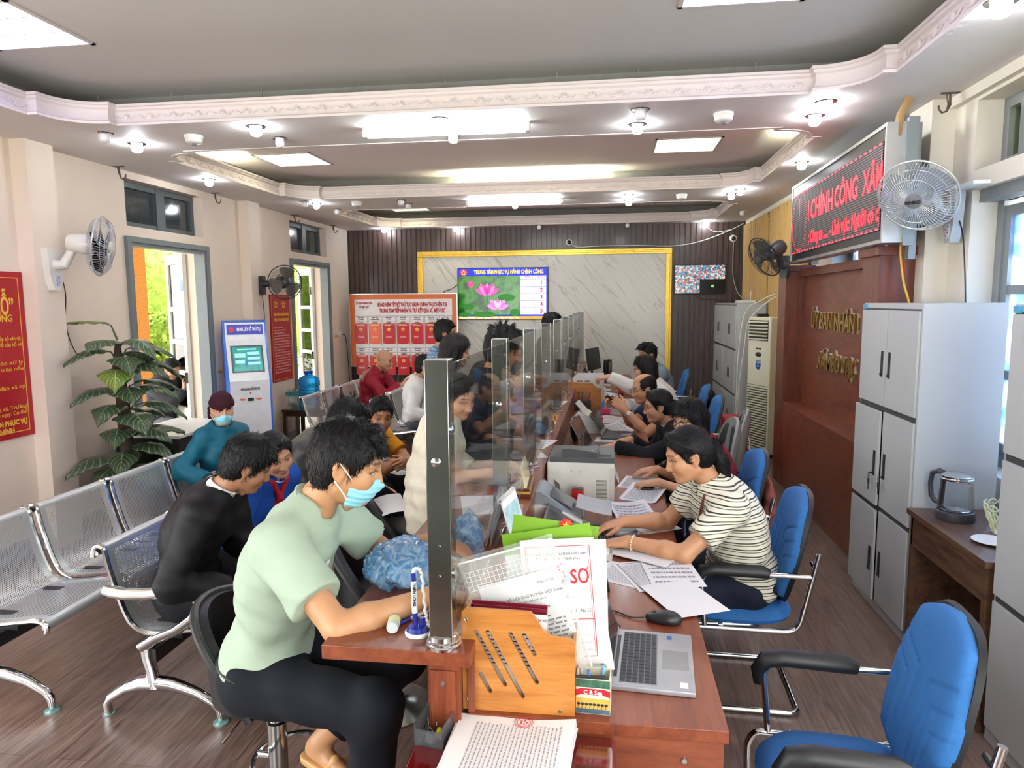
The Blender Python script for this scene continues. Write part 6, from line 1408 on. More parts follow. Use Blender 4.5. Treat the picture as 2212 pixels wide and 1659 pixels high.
        rr = [.03, .034, .032, .026, .01] if hair == 'pony' else [.035, .042, .03]
        for a, b, r0, r1 in zip(trail, trail[1:], rr, rr[1:]): c(a, b, r0, r1, .015)
    elif hair in ('long', 'bob', 'loose'):
        cap(.016, -.30, (.070, .10, .110), (.092, 0, -.050))
        ln = {'long': -.30, 'bob': -.115, 'loose': -.22}[hair]
        for q in (1, -1):
            c((-.01, .075*q, .04), (-.005, .086*q, ln*.6), .024, .022, .03); c((-.005, .086*q, ln*.6), (-.0, .078*q, ln), .022, .012, .02); c((-.06, .05*q, .0), (-.07, .055*q, ln), .05, .028, .03); c((-.07, 0, 0), (-.085, 0, ln*1.05), .05, .03, .03)
            if hair != 'bob': c((.03, .068*q, .07), (.035, .082*q, ln*.5), .012, .008, .012)
        if hair in ('bob', 'long'):
            for j in range(13): y = -.062+.124*j/12; c((.05, y*.9, .108), (.093-.35*abs(y), y*1.15, .052+rq.uniform(-.006, .008)), .011, .005, .012)
    if C is not None:
        ctr = Hc.copy(); ca = (.0010 if hair not in ('pony', 'bun') else .0006)
        def dsp(X, Y, Z):
            px, py, pz = X-ctr[0], Y-ctr[1], Z-ctr[2]; q0 = px*B[0, 0]+py*B[1, 0]+pz*B[2, 0]; q1 = px*B[0, 1]+py*B[1, 1]+pz*B[2, 1]; q2 = px*B[0, 2]+py*B[1, 2]+pz*B[2, 2]
            th = np.arctan2(q1, q0+.03) if hair not in ('pony', 'bun') else q2*16+q1*9
            return ca*np.sin(th*31+5*np.sin(q2*50)+seed)+ca*.6*np.sin(th*57+q2*60)
        hv, hq = C.mesh(hres_h, dsp); e1 = hv[hq[:, 2]]-hv[hq[:, 0]]; e2 = hv[hq[:, 3]]-hv[hq[:, 1]]; fn = np.cross(e1, e2); fn /= np.linalg.norm(fn, axis=1)[:, None]+1e-12; fc_ = hv[hq].mean(1)
        nr = np.random.RandomState(seed); ns = int((5200 if hair != 'balding' else 2200)*min(1.3, (.0042/hres)**1.6)); pk = nr.randint(0, len(hq), ns); p0 = fc_[pk]; n0 = fn[pk]
        crown = hp((-.045, 0, .115)); tied = hair in ('pony', 'bun')
        fl = (p0-crown) if not tied else (hp((-.12, 0, .0))-p0); fl /= np.linalg.norm(fl, axis=1)[:, None]+1e-9
        fl = fl+nr.normal(0, .10 if tied else (.42 if hair == 'messy' else .26), (ns, 3))-(0 if tied else .30)*B[:, 2][None, :]*((p0-Hc) @ B[:, 2] < .07*hsz)[:, None]
        fl -= n0*(fl*n0).sum(1)[:, None]; fl /= np.linalg.norm(fl, axis=1)[:, None]+1e-9; sd_ = np.cross(n0, fl); ln = nr.uniform(.016, .034, ns)[:, None]*(1.25 if hair in ('long', 'loose', 'bob', 'pony') else .95)*hsz; wd = .0011*(hres/.0042)
        lift = nr.uniform(.0006, .0022, ns)[:, None]*(.6 if tied else 1.); q0 = p0-n0*.001; q1 = p0+fl*ln*.5+n0*lift; q2 = p0+fl*ln+n0*lift*(.2 if tied else .9)
        V2 = np.concatenate([q0-sd_*wd, q0+sd_*wd, q1-sd_*wd, q1+sd_*wd, q2-sd_*wd*.2, q2+sd_*wd*.2]); i_ = np.arange(ns); Q2 = np.concatenate([np.stack([i_, i_+ns, i_+3*ns, i_+2*ns], 1), np.stack([i_+2*ns, i_+3*ns, i_+5*ns, i_+4*ns], 1)])
        npmesh('hair', [(hv, hq), (V2, Q2)], hm, loc, po)
    if hat:
        C = Clay(); e_((-.014, 0, .036), (.108, .092, .096)); C.cut(hp((0, 0, .03)), B @ A_((-.28, 0, -.96)));
        if hat[1] == 'scarf': c((-.085, -.04, .0), (-.095, -.06, -.085), .03, .02, .03); c((-.03, -.085, .0), (-.04, -.088, -.075), .016, .013, .02); c((-.08, .06, .02), (-.09, .07, -.03), .024, .018, .03)
        npmesh('headscarf', [C.mesh(hres, folds(.003, 2.2, seed))], hat[0], loc, po)
    if mask:
        C = Clay(); e_((.034, 0, -.058), (.072, .068, .052), .01); e_((.03, 0, -.095), (.055, .05, .035), .02); c((.078, 0, -.012), (.108, 0, -.04), .012, .012, .02); C.cut(hp((.028, 0, 0)), -B[:, 0]); C.cut(hp((.1, 0, -.022)), B @ A_((-.25, 0, 1))); C.cut(hp((0, 0, -.122)), B @ A_((0, 0, -1)))
        mo_ = npmesh('face_mask', [C.mesh(hres, lambda X, Y, Z: .0012*np.sin(((X-Hc[0])*B[0, 2]+(Y-Hc[1])*B[1, 2]+(Z-Hc[2])*B[2, 2])*330))], mask, loc, po)
        mb = MB()
        for q in (1, -1):
            for zz, ez in ((-.03, .012), (-.085, -.04)): mb.tube([Vector(hp(p))-Vector(loc) for p in ((.03, .066*q, zz), (.01, .079*q, (zz+ez)/2), (-.016, .086*q, ez))], .0022, 5)
        mb.build('ear_loop', white_m, mo_)
    if glasses:
        mb = MB(); V_ = lambda p: Vector(hp(p))-Vector(loc)
        for q in (1, -1):
            mb.tube([V_((.0985-.18*abs(.022*math.cos(a)*q+.0335*q)**1.6, q*.0335+.024*math.cos(a), -.004+.0175*math.sin(a))) for a in [2*math.pi*i/20 for i in range(20)]], .0016 if glasses == 'thin' else .0023, 6, True)
            mb.tube([V_((.092, .058*q, .004)), V_((.06, .074*q, .006)), V_((-.01, .081*q, .004)), V_((-.03, .08*q, -.012))], .0016, 5)
        mb.tube([V_((.0985, .0115, 0)), V_((.103, 0, .003)), V_((.0985, -.0115, 0))], .0016, 5); go = mb.build('glasses', M('glasses_'+glasses, '#6a5a48' if glasses == 'thin' else '#17161a', .3, metal=.4), po)
    po['_'] = 0; del po['_']
    return po, dict(Hc=Hc, B=B, hsz=hsz, Nk=Nk, S=S, J=J, HJ=HJ, f=f, l=l, u2=u2, f2=f2, ls=ls, chest=chest, loc=loc, hp=hp, H=H, u1=u1, f1=f1, s=s)
# ---------------------------------------------------------------- the people
def C_(n, col, **k): return M(n, col, k.pop('rough', .85), var=k.pop('var', .06), scale=k.pop('scale', 30), bump=.12, bscale=260, spec=.25, **k)
navy = C_('navy_trousers', '#10131b'); dark_t = C_('black_trousers', '#17181b'); greyt = C_('grey_trousers', '#5d6064')
mask_b = M('mask_blue', '#8fcfdf', .7, var=.03)
D_ = lambda *a: nrm(A_(a))
# the masked man at the counter
p, k = person('man in a pale green t-shirt and blue mask at the near end of the counter', (-1.13, 2.12, .66), (-.81, 2.09, 1.36), 2, (14, 20, 3),
    dict(R=dict(p=(-.52, 1.935, .995), d=(.8, .5, -.12), n=(-.1, .3, 1), curl=(.5, .6, .7, .8), pole=(-.3, -.75, -.6)), L=dict(p=(-.57, 2.26, 1.06), d=(.9, -.2, -.25), n=(0, .2, 1), curl=(.5, .5, .6, .6), pole=(-.3, .6, -.8))),
    dict(R=dict(p=(-.74, 1.93, .20), d=(.9, -.1, 0), pole=(1, -.2, .6)), L=dict(p=(-.99, 2.20, .335), d=(.85, -.5, -.05), pole=(1, .1, .55), bare=1, cuff=.8)),
    s=1.06, tone='#bb8a62', top=('t_shirt', C_('pale_green_cotton', '#9fb09c', var=.03)), bottom=('trousers', navy), sleeve='short', collar='crew', hem=-.06, hair='short', fringe=-.012, hres=.0036, cres=.0075, mask=mask_b, loose=.012, fold=.006, girth=1.02, seed=2, slouch=.045)
loc = Vector(k['loc'])
MB().tube([Vector(k['H']+k['u1']*.035+k['f1']*math.cos(a)*.139+k['l']*math.sin(a)*.178)-loc for a in [2*math.pi*i/40 for i in range(40)]], .008, 8, True, sq=(.5, 2.3)).build('belt', black_p, p)
c = k['chest']+k['f2']*.118-k['ls']*.05
lg_ = MB(); text(lg_, 'nda', .05, Vector(c)-loc+Vector(k['f2'])*.012, -Vector(k['ls']), Vector(k['u2']), bold=.001)
lg_.prism([(-.04, 0), (-.02, .03), (-.012, .018), (0, .034), (.02, .004), (.03, 0)], .002, Vector(c)-loc+Vector(k['f2'])*.012+Vector(k['u2'])*.035, -Vector(k['ls']), Vector(k['u2']))
lg_.build('chest_print', M('print_white', '#e6ece6', .6), p)
an = A_(k['HJ']['L'][2]); fd = D_(.85, -.5, -.05); C = Clay(); C.cone(an-A_((0, 0, .085))-fd*.06, an+fd*.15-A_((0, 0, .09)), .038, .042, .02); C.cut(an-A_((0, 0, .072)), (0, 0, 1)); C.cut(an-A_((0, 0, .098)), (0, 0, -1))
C.cone(an+fd*.07-A_((0, 0, .07))+D_(.5, .85, 0)*.04, an+fd*.08-A_((0, 0, .035)), .016, .014, .02); C.cone(an+fd*.08-A_((0, 0, .035)), an+fd*.07-A_((0, 0, .07))-D_(.5, .85, 0)*.04, .014, .016, .02)
npmesh('sandal', [C.mesh(.0045)], M('sandal_tan', '#c79a62', .5), k['loc'], p)
# the boy and the girl on the front bench
bkj = C_('black_jacket', '#141416', rough=.6)
p, k = person('boy in a black jacket smiling down on the front steel bench', (-1.97, 2.98, .53), (-1.62, 2.96, 1.135), 12, (34, 30, 6), dict(R=dict(p=(-1.62, 2.78, .62), d=(.6, .6, -.2), n=(.2, -.6, .8), pole=(-.5, -.5, -.8)), L=dict(p=(-1.55, 3.02, .62), d=(.6, -.5, -.2), n=(0, .4, 1))), dict(L=dict(p=(-1.36, 3.2, .1)), R=dict(p=(-1.42, 2.98, .1))),
    s=1.0, tone='#a9795a', top=('shirt', C_('white_cotton', '#d8d6d2')), over=('jacket', bkj, 1.97, 1), bottom=('trousers', dark_t), collar=C_('white_cotton', '#d8d6d2'), hair='boy', hres=.0042, cres=.009, loose=.004, slouch=.07, seed=4, hem=-.07, fold=.007)
p, k = person('girl in a blue shirt and red neckerchief squinting beside the boy in black', (-1.98, 3.52, .53), (-1.69, 3.36, 1.09), -18, (-38, 22, 14), dict(R=dict(p=(-1.62, 3.32, .62), d=(.7, .3, -.2), n=(0, 0, 1)), L=dict(p=(-1.6, 3.55, .60), d=(.7, -.3, -.2), n=(0, 0, 1))), s=.95, sex='f', tone='#c08f70',
    top=('shirt', C_('royal_blue', '#1f4fa6')), collar=C_('royal_blue', '#1f4fa6'), bottom=('trousers', dark_t), hair='pony', hres=.0042, cres=.009, loose=.012, seed=5, smile=1, fold=.006)
loc = Vector(k['loc']); a = k['Nk']; C = Clay()
for q in (1, -1): C.cone(a+k['f2']*.07+k['ls']*.05*q+k['u2']*.01, a+k['f2']*.115-k['u2']*.07, .016, .012, .01); C.cone(a+k['f2']*.115-k['u2']*.075, a+k['f2']*.125-k['u2']*.16+k['ls']*.03*q, .012, .02, .008)
C.ell(a+k['f2']*.12-k['u2']*.075, (.016, .016, .016)); npmesh('neckerchief', [C.mesh(.0045)], C_('scarf_red', '#b3202c'), k['loc'], p)
MB().tube([Vector(k['Nk']+k['u2']*.035+k['f2']*(.016+math.cos(t)*.074)+k['ls']*math.sin(t)*.07-k['u2']*.02*math.cos(t))-loc for t in [2*math.pi*i/28 for i in range(28)]], .0025, 6, True).build('necklace', M('silver', '#d0d0d0', .2, metal=1), p)
# woman with the dark headscarf
p, k = person('woman in a teal jacket, dark headscarf and blue mask on the bench by the wall', (-2.80, 4.74, .54), (-2.746, 4.685, 1.115), -35, (-50, 8, 2), dict(R=dict(p=(-2.72, 4.42, .66), d=(.3, .8, 0), n=(.6, -.5, .6), pole=(-.7, -.5, -.6)), L=dict(p=(-2.55, 4.52, .66), d=(-.3, -.8, 0), n=(.7, 0, .7))), s=.95, sex='f', tone='#bd8e6c',
    top=('shirt', C_('white_cotton', '#d8d6d2')), over=('jacket', C_('teal_nylon', '#125a6e', rough=.5), 1.97, 0), bottom=('skirt', C_('maroon_skirt', '#5a1626')), collar=C_('teal_nylon', '#125a6e'), hair='bald', hres=.0048, mask=mask_b, hat=(C_('maroon_velvet', '#34101a'), 'scarf'), loose=.004, sh=.92, seed=6, fold=.007, trail=[(-.09, -.02, -.01), (-.11, -.03, -.05), (-.1, -.03, -.09)], hem=-.08)
# person in the puffer jacket
puf = M('puffer_brown', '#2a2622', .5, var=.1)
p, k = person('person in a dark quilted jacket bent forward on the front bench', (-1.95, 4.12, .54), (-1.58, 4.07, 1.155), 12, (38, 40, 0), dict(R=dict(p=(-1.45, 3.95, .72), d=(.7, .5, -.2), n=(0, 0, 1)), L=dict(p=(-1.42, 4.2, .70), d=(.7, -.3, -.2), n=(0, 0, 1))), s=1.02, top=('quilted_jacket', puf), collar=puf, bottom=('trousers', dark_t), hair='short', hres=.005, cres=.009, loose=.03, slouch=.08, seed=7, fold=.010)
# man in the orange polo
org_c = C_('orange_polo', '#d08a17')
p, k = person('man in an orange polo shirt with folded arms on a steel bench', (-1.92, 4.95, .54), (-1.617, 4.815, 1.065), -20, (-58, 15, -6), dict(R=dict(p=(-1.50, 4.98, .74), d=(-.2, .95, .1), n=(.85, .3, .3), pole=(.2, -.9, -.7)), L=dict(p=(-1.42, 4.72, .75), d=(.1, -.95, .1), n=(.9, 0, .4), pole=(.3, .8, -.6))), s=1.02, tone='#b88058',
    top=('polo_shirt', org_c), collar=org_c, bottom=('trousers', navy), sleeve='short', hair='thin', hres=.0046, cres=.009, loose=.01, seed=8, slouch=.05, hem=-.05)
# man in red at the far bench
redj = C_('red_jacket', '#8e1328', rough=.5)
p, k = person('bald man in a dark red jacket reading papers on the far bench', (-3.15, 9.02, .55), (-2.93, 8.95, 1.05+.07), 5, (8, 14, 0), dict(R=dict(p=(-2.66, 8.80, .80), d=(.8, .3, .3), n=(.1, -.9, .3), curl=(.8, .8, .8, .8)), L=dict(p=(-2.62, 9.1, .75), d=(.8, -.2, .1), n=(0, .3, 1))), dict(R=dict(p=(-2.45, 8.8, .36), d=(.6, -.6, -.3), bare=1, pole=(1, -.1, .7)), L=dict(p=(-2.66, 9.15, .1))), s=1.06, tone='#c29070',
    top=('jacket', redj), collar=redj, bottom=('trousers', greyt), shoe=('slipper', M('slipper_grey', '#55504c', .7)), hair='bald', hres=.006, cres=.011, loose=.024, seed=9, slouch=.06, fold=.008)
# standing customers
chk = stripes('blue_check', '#aebfd0', [(.034, .015, '#3f6288', 2, 0.), (.034, .015, '#3f6288', 1, 0.), (.034, .015, '#54789c', 0, 0.)])
person('man in a blue checked short-sleeved shirt standing before the notice board', (-1.70, 6.90, .92), (-1.612, 6.856, 1.56), 5, (14, 2, 0), dict(R=dict(p=(-1.45, 6.62, .98), d=(.8, .2, 0), n=(0, 0, 1)), L=dict(p=(-1.4, 7.0, .98), d=(1, 0, 0), n=(0, 0, 1))), s=1.0, tone='#b07d58', top=('checked_shirt', chk), collar=chk, bottom=('trousers', dark_t), sleeve='short', hair='short', hres=.0055, cres=.011, standing=True, seed=10)
p, k = person('woman with dark hair in a grey top standing at the counter glass', (-1.20, 4.97, .86), (-1.076, 4.893, 1.52), 12, (20, 12, 0), dict(R=dict(p=(-.72, 4.78, 1.0), d=(.9, .2, -.2), n=(0, 0, 1)), L=dict(p=(-.72, 5.05, 1.0), d=(.9, 0, -.2), n=(0, 0, 1))), s=.95, sex='f', tone='#b98a6a', top=('grey_top', C_('grey_knit', '#7f827c')), collar='v', bottom=('trousers', dark_t), hair='loose', hm=HAIR2, hres=.005, cres=.01, standing=True, seed=11)
p, k = person('tall man with tousled black hair in a dark jacket standing behind the glass', (-.80, 4.32, .92), (-.648, 4.254, 1.575), 20, (62, 14, 4), dict(R=dict(p=(-.58, 4.05, 1.02), d=(.8, .4, -.2), n=(0, 0, 1)), L=dict(p=(-.60, 4.5, 1.02), d=(.8, .1, -.2), n=(0, 0, 1))), s=1.07, top=('jacket', C_('charcoal_jacket', '#1c1b1e')), collar=C_('charcoal_jacket', '#1c1b1e'), bottom=('trousers', greyt), hair='messy', hres=.0048, cres=.01, standing=True, loose=.02, seed=12, hem=-.1)
person('far customer of whom only black hair shows over the glass', (-.76, 8.36, .92), (-.677, 8.313, 1.60), 10, (25, 5, 0), s=1.03, top=('jacket', C_('charcoal_jacket', '#1c1b1e')), collar='crew', bottom=('trousers', dark_t), hair='short', hres=.006, cres=.012, standing=True, seed=13)
crm = C_('cream_cloth', '#ddd5bf', rough=.8)
p, k = person('woman in a loose cream blouse leaning on the counter behind the first pane', (-.93, 3.66, .86), (-.80, 3.69, 1.355), 10, (-32, 24, 3), dict(R=dict(p=(-.60, 3.44, 1.0), d=(.8, .4, -.1), n=(0, 0, 1), pole=(-.1, -.6, -.8)), L=dict(p=(-.58, 3.70, 1.0), d=(.8, -.3, -.1), n=(0, 0, 1))), s=.97, sex='f', tone='#cfa083', top=('blouse', crm), collar='v', bottom=('trousers', C_('light_trousers', '#8f8a80')), sleeve='half', hair='pony', hres=.0044, cres=.009, loose=.016, standing=True, seed=14, hem=-.2, fold=.010, feet=dict(R=dict(p=(-.96, 3.55, .09), pole=(1, -.2, .3)), L=dict(p=(-.96, 3.76, .09), pole=(1, .2, .3))))
p, k = person('seated person in white with a red backpack half hidden by the first post', (-2.20, 7.78, .55), (-2.06, 7.74, 1.15), 10, (10, 10, 0), dict(R=dict(p=(-1.9, 7.5, .62), d=(.8, .2, -.2), n=(0, 0, 1)), L=dict(p=(-1.85, 7.9, .62), d=(.8, 0, -.2), n=(0, 0, 1))), s=1.0, top=('white_shirt', C_('white_cotton', '#d8d6d2')), collar='crew', bottom=('trousers', greyt), hair='short', hres=.006, cres=.011, loose=.02, seed=15)
C = Clay(); C.ell(k['chest']+k['f2']*.11-k['u2']*.22-k['ls']*.02, (.07, .11, .15), np.stack([k['f2'], k['ls'], k['u2']], 1)); npmesh('backpack', [C.mesh(.01, folds(.005))], C_('red_pack', '#a81c2c'), k['loc'], p)
flo = M('floral_scarf', '#8f5a55', .8, var=.9, scale=70)
person('customer wrapped in a patterned head scarf far along the counter', (-1.05, 6.62, .80), (-.9, 6.60, 1.355), 5, (0, 14, 0), s=.95, sex='f', top=('blouse', C_('grey_knit', '#7f827c')), collar='crew', bottom=('trousers', dark_t), hair='bald', hat=(flo, 'scarf'), mask=flo, hres=.0055, cres=.012, seed=16, feet=dict(L=dict(p=(-.75, 6.7, .2)), R=dict(p=(-.75, 6.5, .2))))
person('dark-haired customer in a lilac top with one hand to her cheek', (-1.02, 5.93, .68), (-.832, 5.914, 1.265), 10, (12, 20, 0), dict(R=dict(p=(-.74, 5.80, 1.14), d=(-.2, .3, .9), n=(.6, -.7, .1), pole=(.3, -.4, -.9), curl=(.5, .6, .7, .8)), L=dict(p=(-.6, 6.05, 1.0), d=(.8, -.3, -.1), n=(0, 0, 1))), s=.95, sex='f', tone='#b98a6a', top=('lilac_top', C_('lilac_cloth', '#9d93ab')), collar='crew', bottom=('trousers', dark_t), hair='pony', hres=.0055, cres=.011, seed=17, feet=dict(L=dict(p=(-.72, 6.0, .2)), R=dict(p=(-.72, 5.8, .2))))
# the girl outside the first door
p, k = person('girl in a dark jacket looking at a phone outside the first open door', (-5.08, 7.40, .57), (-4.90, 7.36, 1.14), 0, (-6, 28, 0), dict(R=dict(p=(-4.72, 7.30, .92), d=(.3, .3, .7), n=(.5, -.8, .1), curl=(.7, .7, .7, .7)), L=dict(p=(-4.70, 7.44, .90), d=(.3, -.2, .8), n=(.7, .6, 0))), s=.95, sex='f', tone='#c4947a', top=('blue_shirt', C_('royal_blue', '#1f4fa6')), over=('jacket', C_('dark_grey_jacket', '#34353a'), 1.9, 1), collar=C_('royal_blue', '#1f4fa6'), bottom=('trousers', C_('checked_trousers', '#6a6a70')), hair='pony', hres=.0055, cres=.011, loose=.015, seed=18, feet=dict(L=dict(p=(-4.82, 7.5, .09)), R=dict(p=(-4.82, 7.3, .09))))
# ---- clerks
st1 = stripes('striped_polo', '#d9d4c0', [(.0315, .0055, '#33322f', 2, 0.), (.0315, .0035, '#4a4944', 2, .0105)])
wcol = C_('polo_collar', '#d3cfbf')
p, k = person('clerk in a cream polo with dark stripes typing at the nearest desk', (.63, 3.36, .56), (.345, 3.17, 1.175), 188, (189, 20, 0), dict(L=dict(p=(.085, 3.06, .80), d=(-.97, .12, -.12), n=(0, 0, 1), curl=(.2, .22, .25, .3), pole=(.5, -.65, -.5), spread=.2), R=dict(p=(.075, 3.30, .815), d=(-.9, -.3, -.1), n=(0, .1, 1), curl=(.25, .3, .3, .35), pole=(.4, .6, -.6))), s=1.0, sex='f', tone='#bd8a66', girth=1.28, top=('polo_shirt', st1), collar=wcol, bottom=('jeans', C_('dark_jeans', '#1a2030')), sleeve='short', hair='pony', hres=.0038, cres=.008, loose=.008, seed=20, hem=-.08, slouch=.05, fold=.004,
    trail=[(-.085, -.01, .015), (-.125, -.01, -.02), (-.135, .0, -.10), (-.12, .0, -.20), (-.10, .0, -.30)])
loc = Vector(k['loc']); e, w, hd = k['J']['L']; w = A_(w); dd = nrm(A_(w)-A_(e)); q0 = np.cross(dd, A_((0, 0, 1))); q0 = nrm(q0); q1 = np.cross(dd, q0)
mb = MB()
for i in range(18): a = 2*math.pi*i/18; mb.sph(Vector(w-dd*.022+q0*.031*math.cos(a)+q1*.031*math.sin(a))-loc, .0048, 8)
mb.build('bracelet', M('pearl', '#d9c2a4', .2), p)
MB().tube([Vector(k['Nk']+v)-loc for v in (k['u2']*.045-k['ls']*(-.055)+k['f2']*.0, k['u2']*.012+k['ls']*.075+k['f2']*.065, -k['u2']*.06+k['ls']*.065+k['f2']*.118, -k['u2']*.14+k['ls']*.03+k['f2']*.15, -k['u2']*.22+k['f2']*.165)], .005, 6, sq=(.5, 1.6)).build('lanyard', M('lanyard_brown', '#5a2f26', .6), p)
tw = C_('pink_jacket', '#8d4f45')
p, k = person('clerk with a black fringe and glasses sitting behind the striped polo', (.70, 4.36, .56), (.464, 4.255, 1.16), 198, (222, 12, 0), dict(L=dict(p=(.29, 4.12, .80), d=(-.95, .05, -.05), n=(0, 0, 1), curl=(.35, .35, .35, .4), pole=(.5, -.6, -.5)), R=dict(p=(.30, 4.45, .80), d=(-.9, -.2, 0), n=(0, 0, 1))), s=.98, sex='f', tone='#c79673', top=('black_top', C_('black_cloth_top', '#19191b')), over=('red_cardigan', C_('dark_red_knit', '#7a1f28'), 1.4, 1), collar='crew', sleeve='half', bottom=('trousers', dark_t), hair='bob', glasses='dark', hres=.0042, cres=.009, seed=21)
p, k = person('clerk in a black blazer and glasses typing on a laptop', (.62, 5.36, .56), (.352, 5.243, 1.09), 188, (183, 10, 0), dict(L=dict(p=(.04, 5.16, .80), d=(-.97, .1, -.1), n=(0, 0, 1), curl=(.2, .25, .25, .3), pole=(.4, -.5, -.7)), R=dict(p=(.16, 5.42, .80), d=(-.95, -.1, -.1), n=(0, 0, 1))), s=1.0, sex='f', tone='#c08e6c', top=('white_blouse', C_('white_cotton', '#d8d6d2')), over=('blazer', C_('black_blazer', '#131417'), 1.95, 1), collar=C_('white_cotton', '#d8d6d2'), bottom=('trousers', dark_t), hair='bun', glasses='thin', hres=.0046, cres=.0095, seed=22, loose=.008)
p, k = person('balding clerk in glasses and a navy t-shirt holding up a phone', (.60, 6.52, .57), (.30, 6.36, 1.085), 190, (196, 14, 0), dict(L=dict(p=(.14, 6.10, .92), d=(-.75, .05, .65), n=(.1, -.95, .2), curl=(.5, .55, .6, .6), pole=(.3, -.5, -.8)), R=dict(p=(.10, 6.28, .93), d=(-.85, -.2, .45), n=(.1, .9, .3), curl=(.5, .5, .5, .5), pole=(.3, .5, -.8))), s=1.04, tone='#bd8a66', girth=1.1, top=('t_shirt', C_('navy_cotton', '#233349')), collar='crew', sleeve='short', bottom=('trousers', dark_t), hair='balding', glasses='thin', hres=.005, cres=.01, seed=23, loose=.01)
loc = Vector(k['loc']); e, w, hd = k['J']['L']; w = A_(w); dd = nrm(w-A_(e)); q0 = nrm(np.cross(dd, A_((0, 0, 1)))); q1 = np.cross(dd, q0)
wa = MB().tube([Vector(w-dd*.03+q0*.033*math.cos(a)+q1*.033*math.sin(a))-loc for a in [2*math.pi*i/24 for i in range(24)]], .004, 6, True, sq=(.7, 2.2)).build('wristwatch', M('watch_steel', '#c9bfa6', .25, metal=1), p)
MB().lathe([(.019, 0), (.019, .006), (.0, .008)], Vector(w-dd*.03)-loc+Vector(nrm(hd['n']))*.032, 18, Vector(nrm(hd['n']))).build('watch_face', M('watch_white', '#d8d4c8', .2), wa)
wht = C_('white_knit', '#d9d7d2')
p, k = person('clerk with long black hair in white stretching an arm to the glass', (.62, 7.30, .58), (.345, 7.19, 1.19), 186, (180, 8, 0), dict(L=dict(p=(-.10, 7.28, 1.12), d=(-.95, .1, -.1), n=(.1, -.3, .95), curl=(.6, .7, .8, .8), pole=(.2, -.4, -.9)), R=dict(p=(.1, 7.05, .83), d=(-.9, .2, -.1), n=(0, 0, 1))), s=1.05, sex='f', tone='#c99a7c', top=('white_top', wht), collar='crew', bottom=('trousers', dark_t), hair='long', glasses='thin', mask=None, hres=.005, cres=.01, loose=.02, seed=24, fold=.008)
grb = C_('grey_blue_shirt', '#6d7f8a')
person('man in a grey blue shirt at the far end of the staff desk', (.66, 8.82, .58), (.449, 8.728, 1.22), 195, (205, 8, 0), dict(L=dict(p=(.2, 8.55, .84), d=(-.95, .1, 0), n=(0, 0, 1)), R=dict(p=(.2, 8.9, .84), d=(-.95, -.1, 0), n=(0, 0, 1))), s=1.06, girth=1.15, tone='#b07f60', top=('shirt', grb), collar=grb, bottom=('trousers', dark_t), hair='short', hres=.0055, cres=.011, loose=.015, seed=25)
# ---------------------------------------------------------------- small things on the counter and desks
DZ_, CZ_ = .7505, .9505
pap = M('paper', '#dad8d7', .7, var=.015, scale=6); ink = M('ink', '#3c3c40', .7); inkr = M('ink_red', '#c0272d', .6); inkg = M('ink_grey', '#8b8d94', .7)
def paper(lab, x, y, z, rz, w=.21, h=.297, rows=0, seed=1, curl=0., n=1, border=False, ink_=None, name='paper_sheet', group=None, extra=None):
    """sheet (or n sheets) lying at x, y; local y runs up the page"""
    t = thing(name, lab, 'paper', (x, y, z), R(rz), group); q = random.Random(seed)
    top = .0007*n
    fn = lambda u, v, dz=0.: ((u-.5)*w, (v-.5)*h, dz+curl*max(0, (abs(u-.5)*2)**2*.6+(v-.5)*2*.4)*.06)
    for i in range(max(1, min(n, 5))):
        mb = MB(); a = q.uniform(-3, 3)*(i > 0)*(n > 1); mb.grid(lambda u, v: fn(u, v, max(top-.0009*i*(n/3 if n > 5 else 1), .0007)), 8, 8, .0006 if n < 6 else .0007*n/5*.9)
        mb.build('sheet', pap, t, (q.uniform(-.004, .004)*(i > 0), q.uniform(-.004, .004)*(i > 0), 0), (0, 0, R(a)))
    if rows and not curl: 
        mb = dashes(MB(), (-w*.40, -h*.40, top), (1, 0, 0), (0, 1, 0), w*.8, h*.78, int(rows*1.7), seed, .36, .0008); 
        mb.build('small_print', ink_ or inkg, t)
    elif rows:
        mb = MB()
        for i in range(rows):
            v = .12+.76*i/rows; u = .1
            while u < .88:
                l = q.uniform(.03, .12); e = min(u+l, .9); z0 = [fn(a_, b_, top+.0012) for a_, b_ in ((u, v), (e, v), (e, v+.32/rows), (u, v+.32/rows))]; mb.add(z0, [(0, 1, 2, 3)]); u = e+.02
        mb.build('small_print', ink_ or inkg, t)
    if border:
        f = MB(); a, b = w*.43, h*.45
        for p0, p1 in (((-a, -b), (a, -b+.004)), ((-a, b-.004), (a, b)), ((-a, -b), (-a+.004, b)), ((a-.004, -b), (a, b))): f.b2((*p0, top+.0006), (*p1, top+.001))
        f.build('printed_border', inkg, t)
    if extra: extra(t, top)
    return t
# -- customer side
t = thing('pen_stand', 'desk pen in a blue and white stand with a coiled white cord', 'pen', (-.515, 1.80, CZ_), R(15))
bl_ = M('pen_blue', '#1b2a86', .3)
MB().lathe([(0, 0), (.036, 0), (.037, .006), (.033, .011)], n=28).build('base', white_m, t); MB().lathe([(.033, .0105), (.026, .022), (.012, .026), (0, .026)], n=28).cyl((.012, 0, .02), (.012, 0, .045), .009).build('socket', bl_, t)
MB().cyl((-.006, 0, .02), (-.008, 0, .06), .006, .008).cyl((-.0095, 0, .150), (-.0105, 0, .172), .0072, .0065).build('pen_grip', bl_, t); MB().cyl((-.008, 0, .06), (-.0095, 0, .150), .0078, .0072).build('pen_barrel', white_m, t)
text(MB(), 'THIÊN LONG', .011, (-.0085, -.0082, .115), (0, 0, -1), (1, 0, 0), bold=.0003).build('pen_lettering', kprint, t)
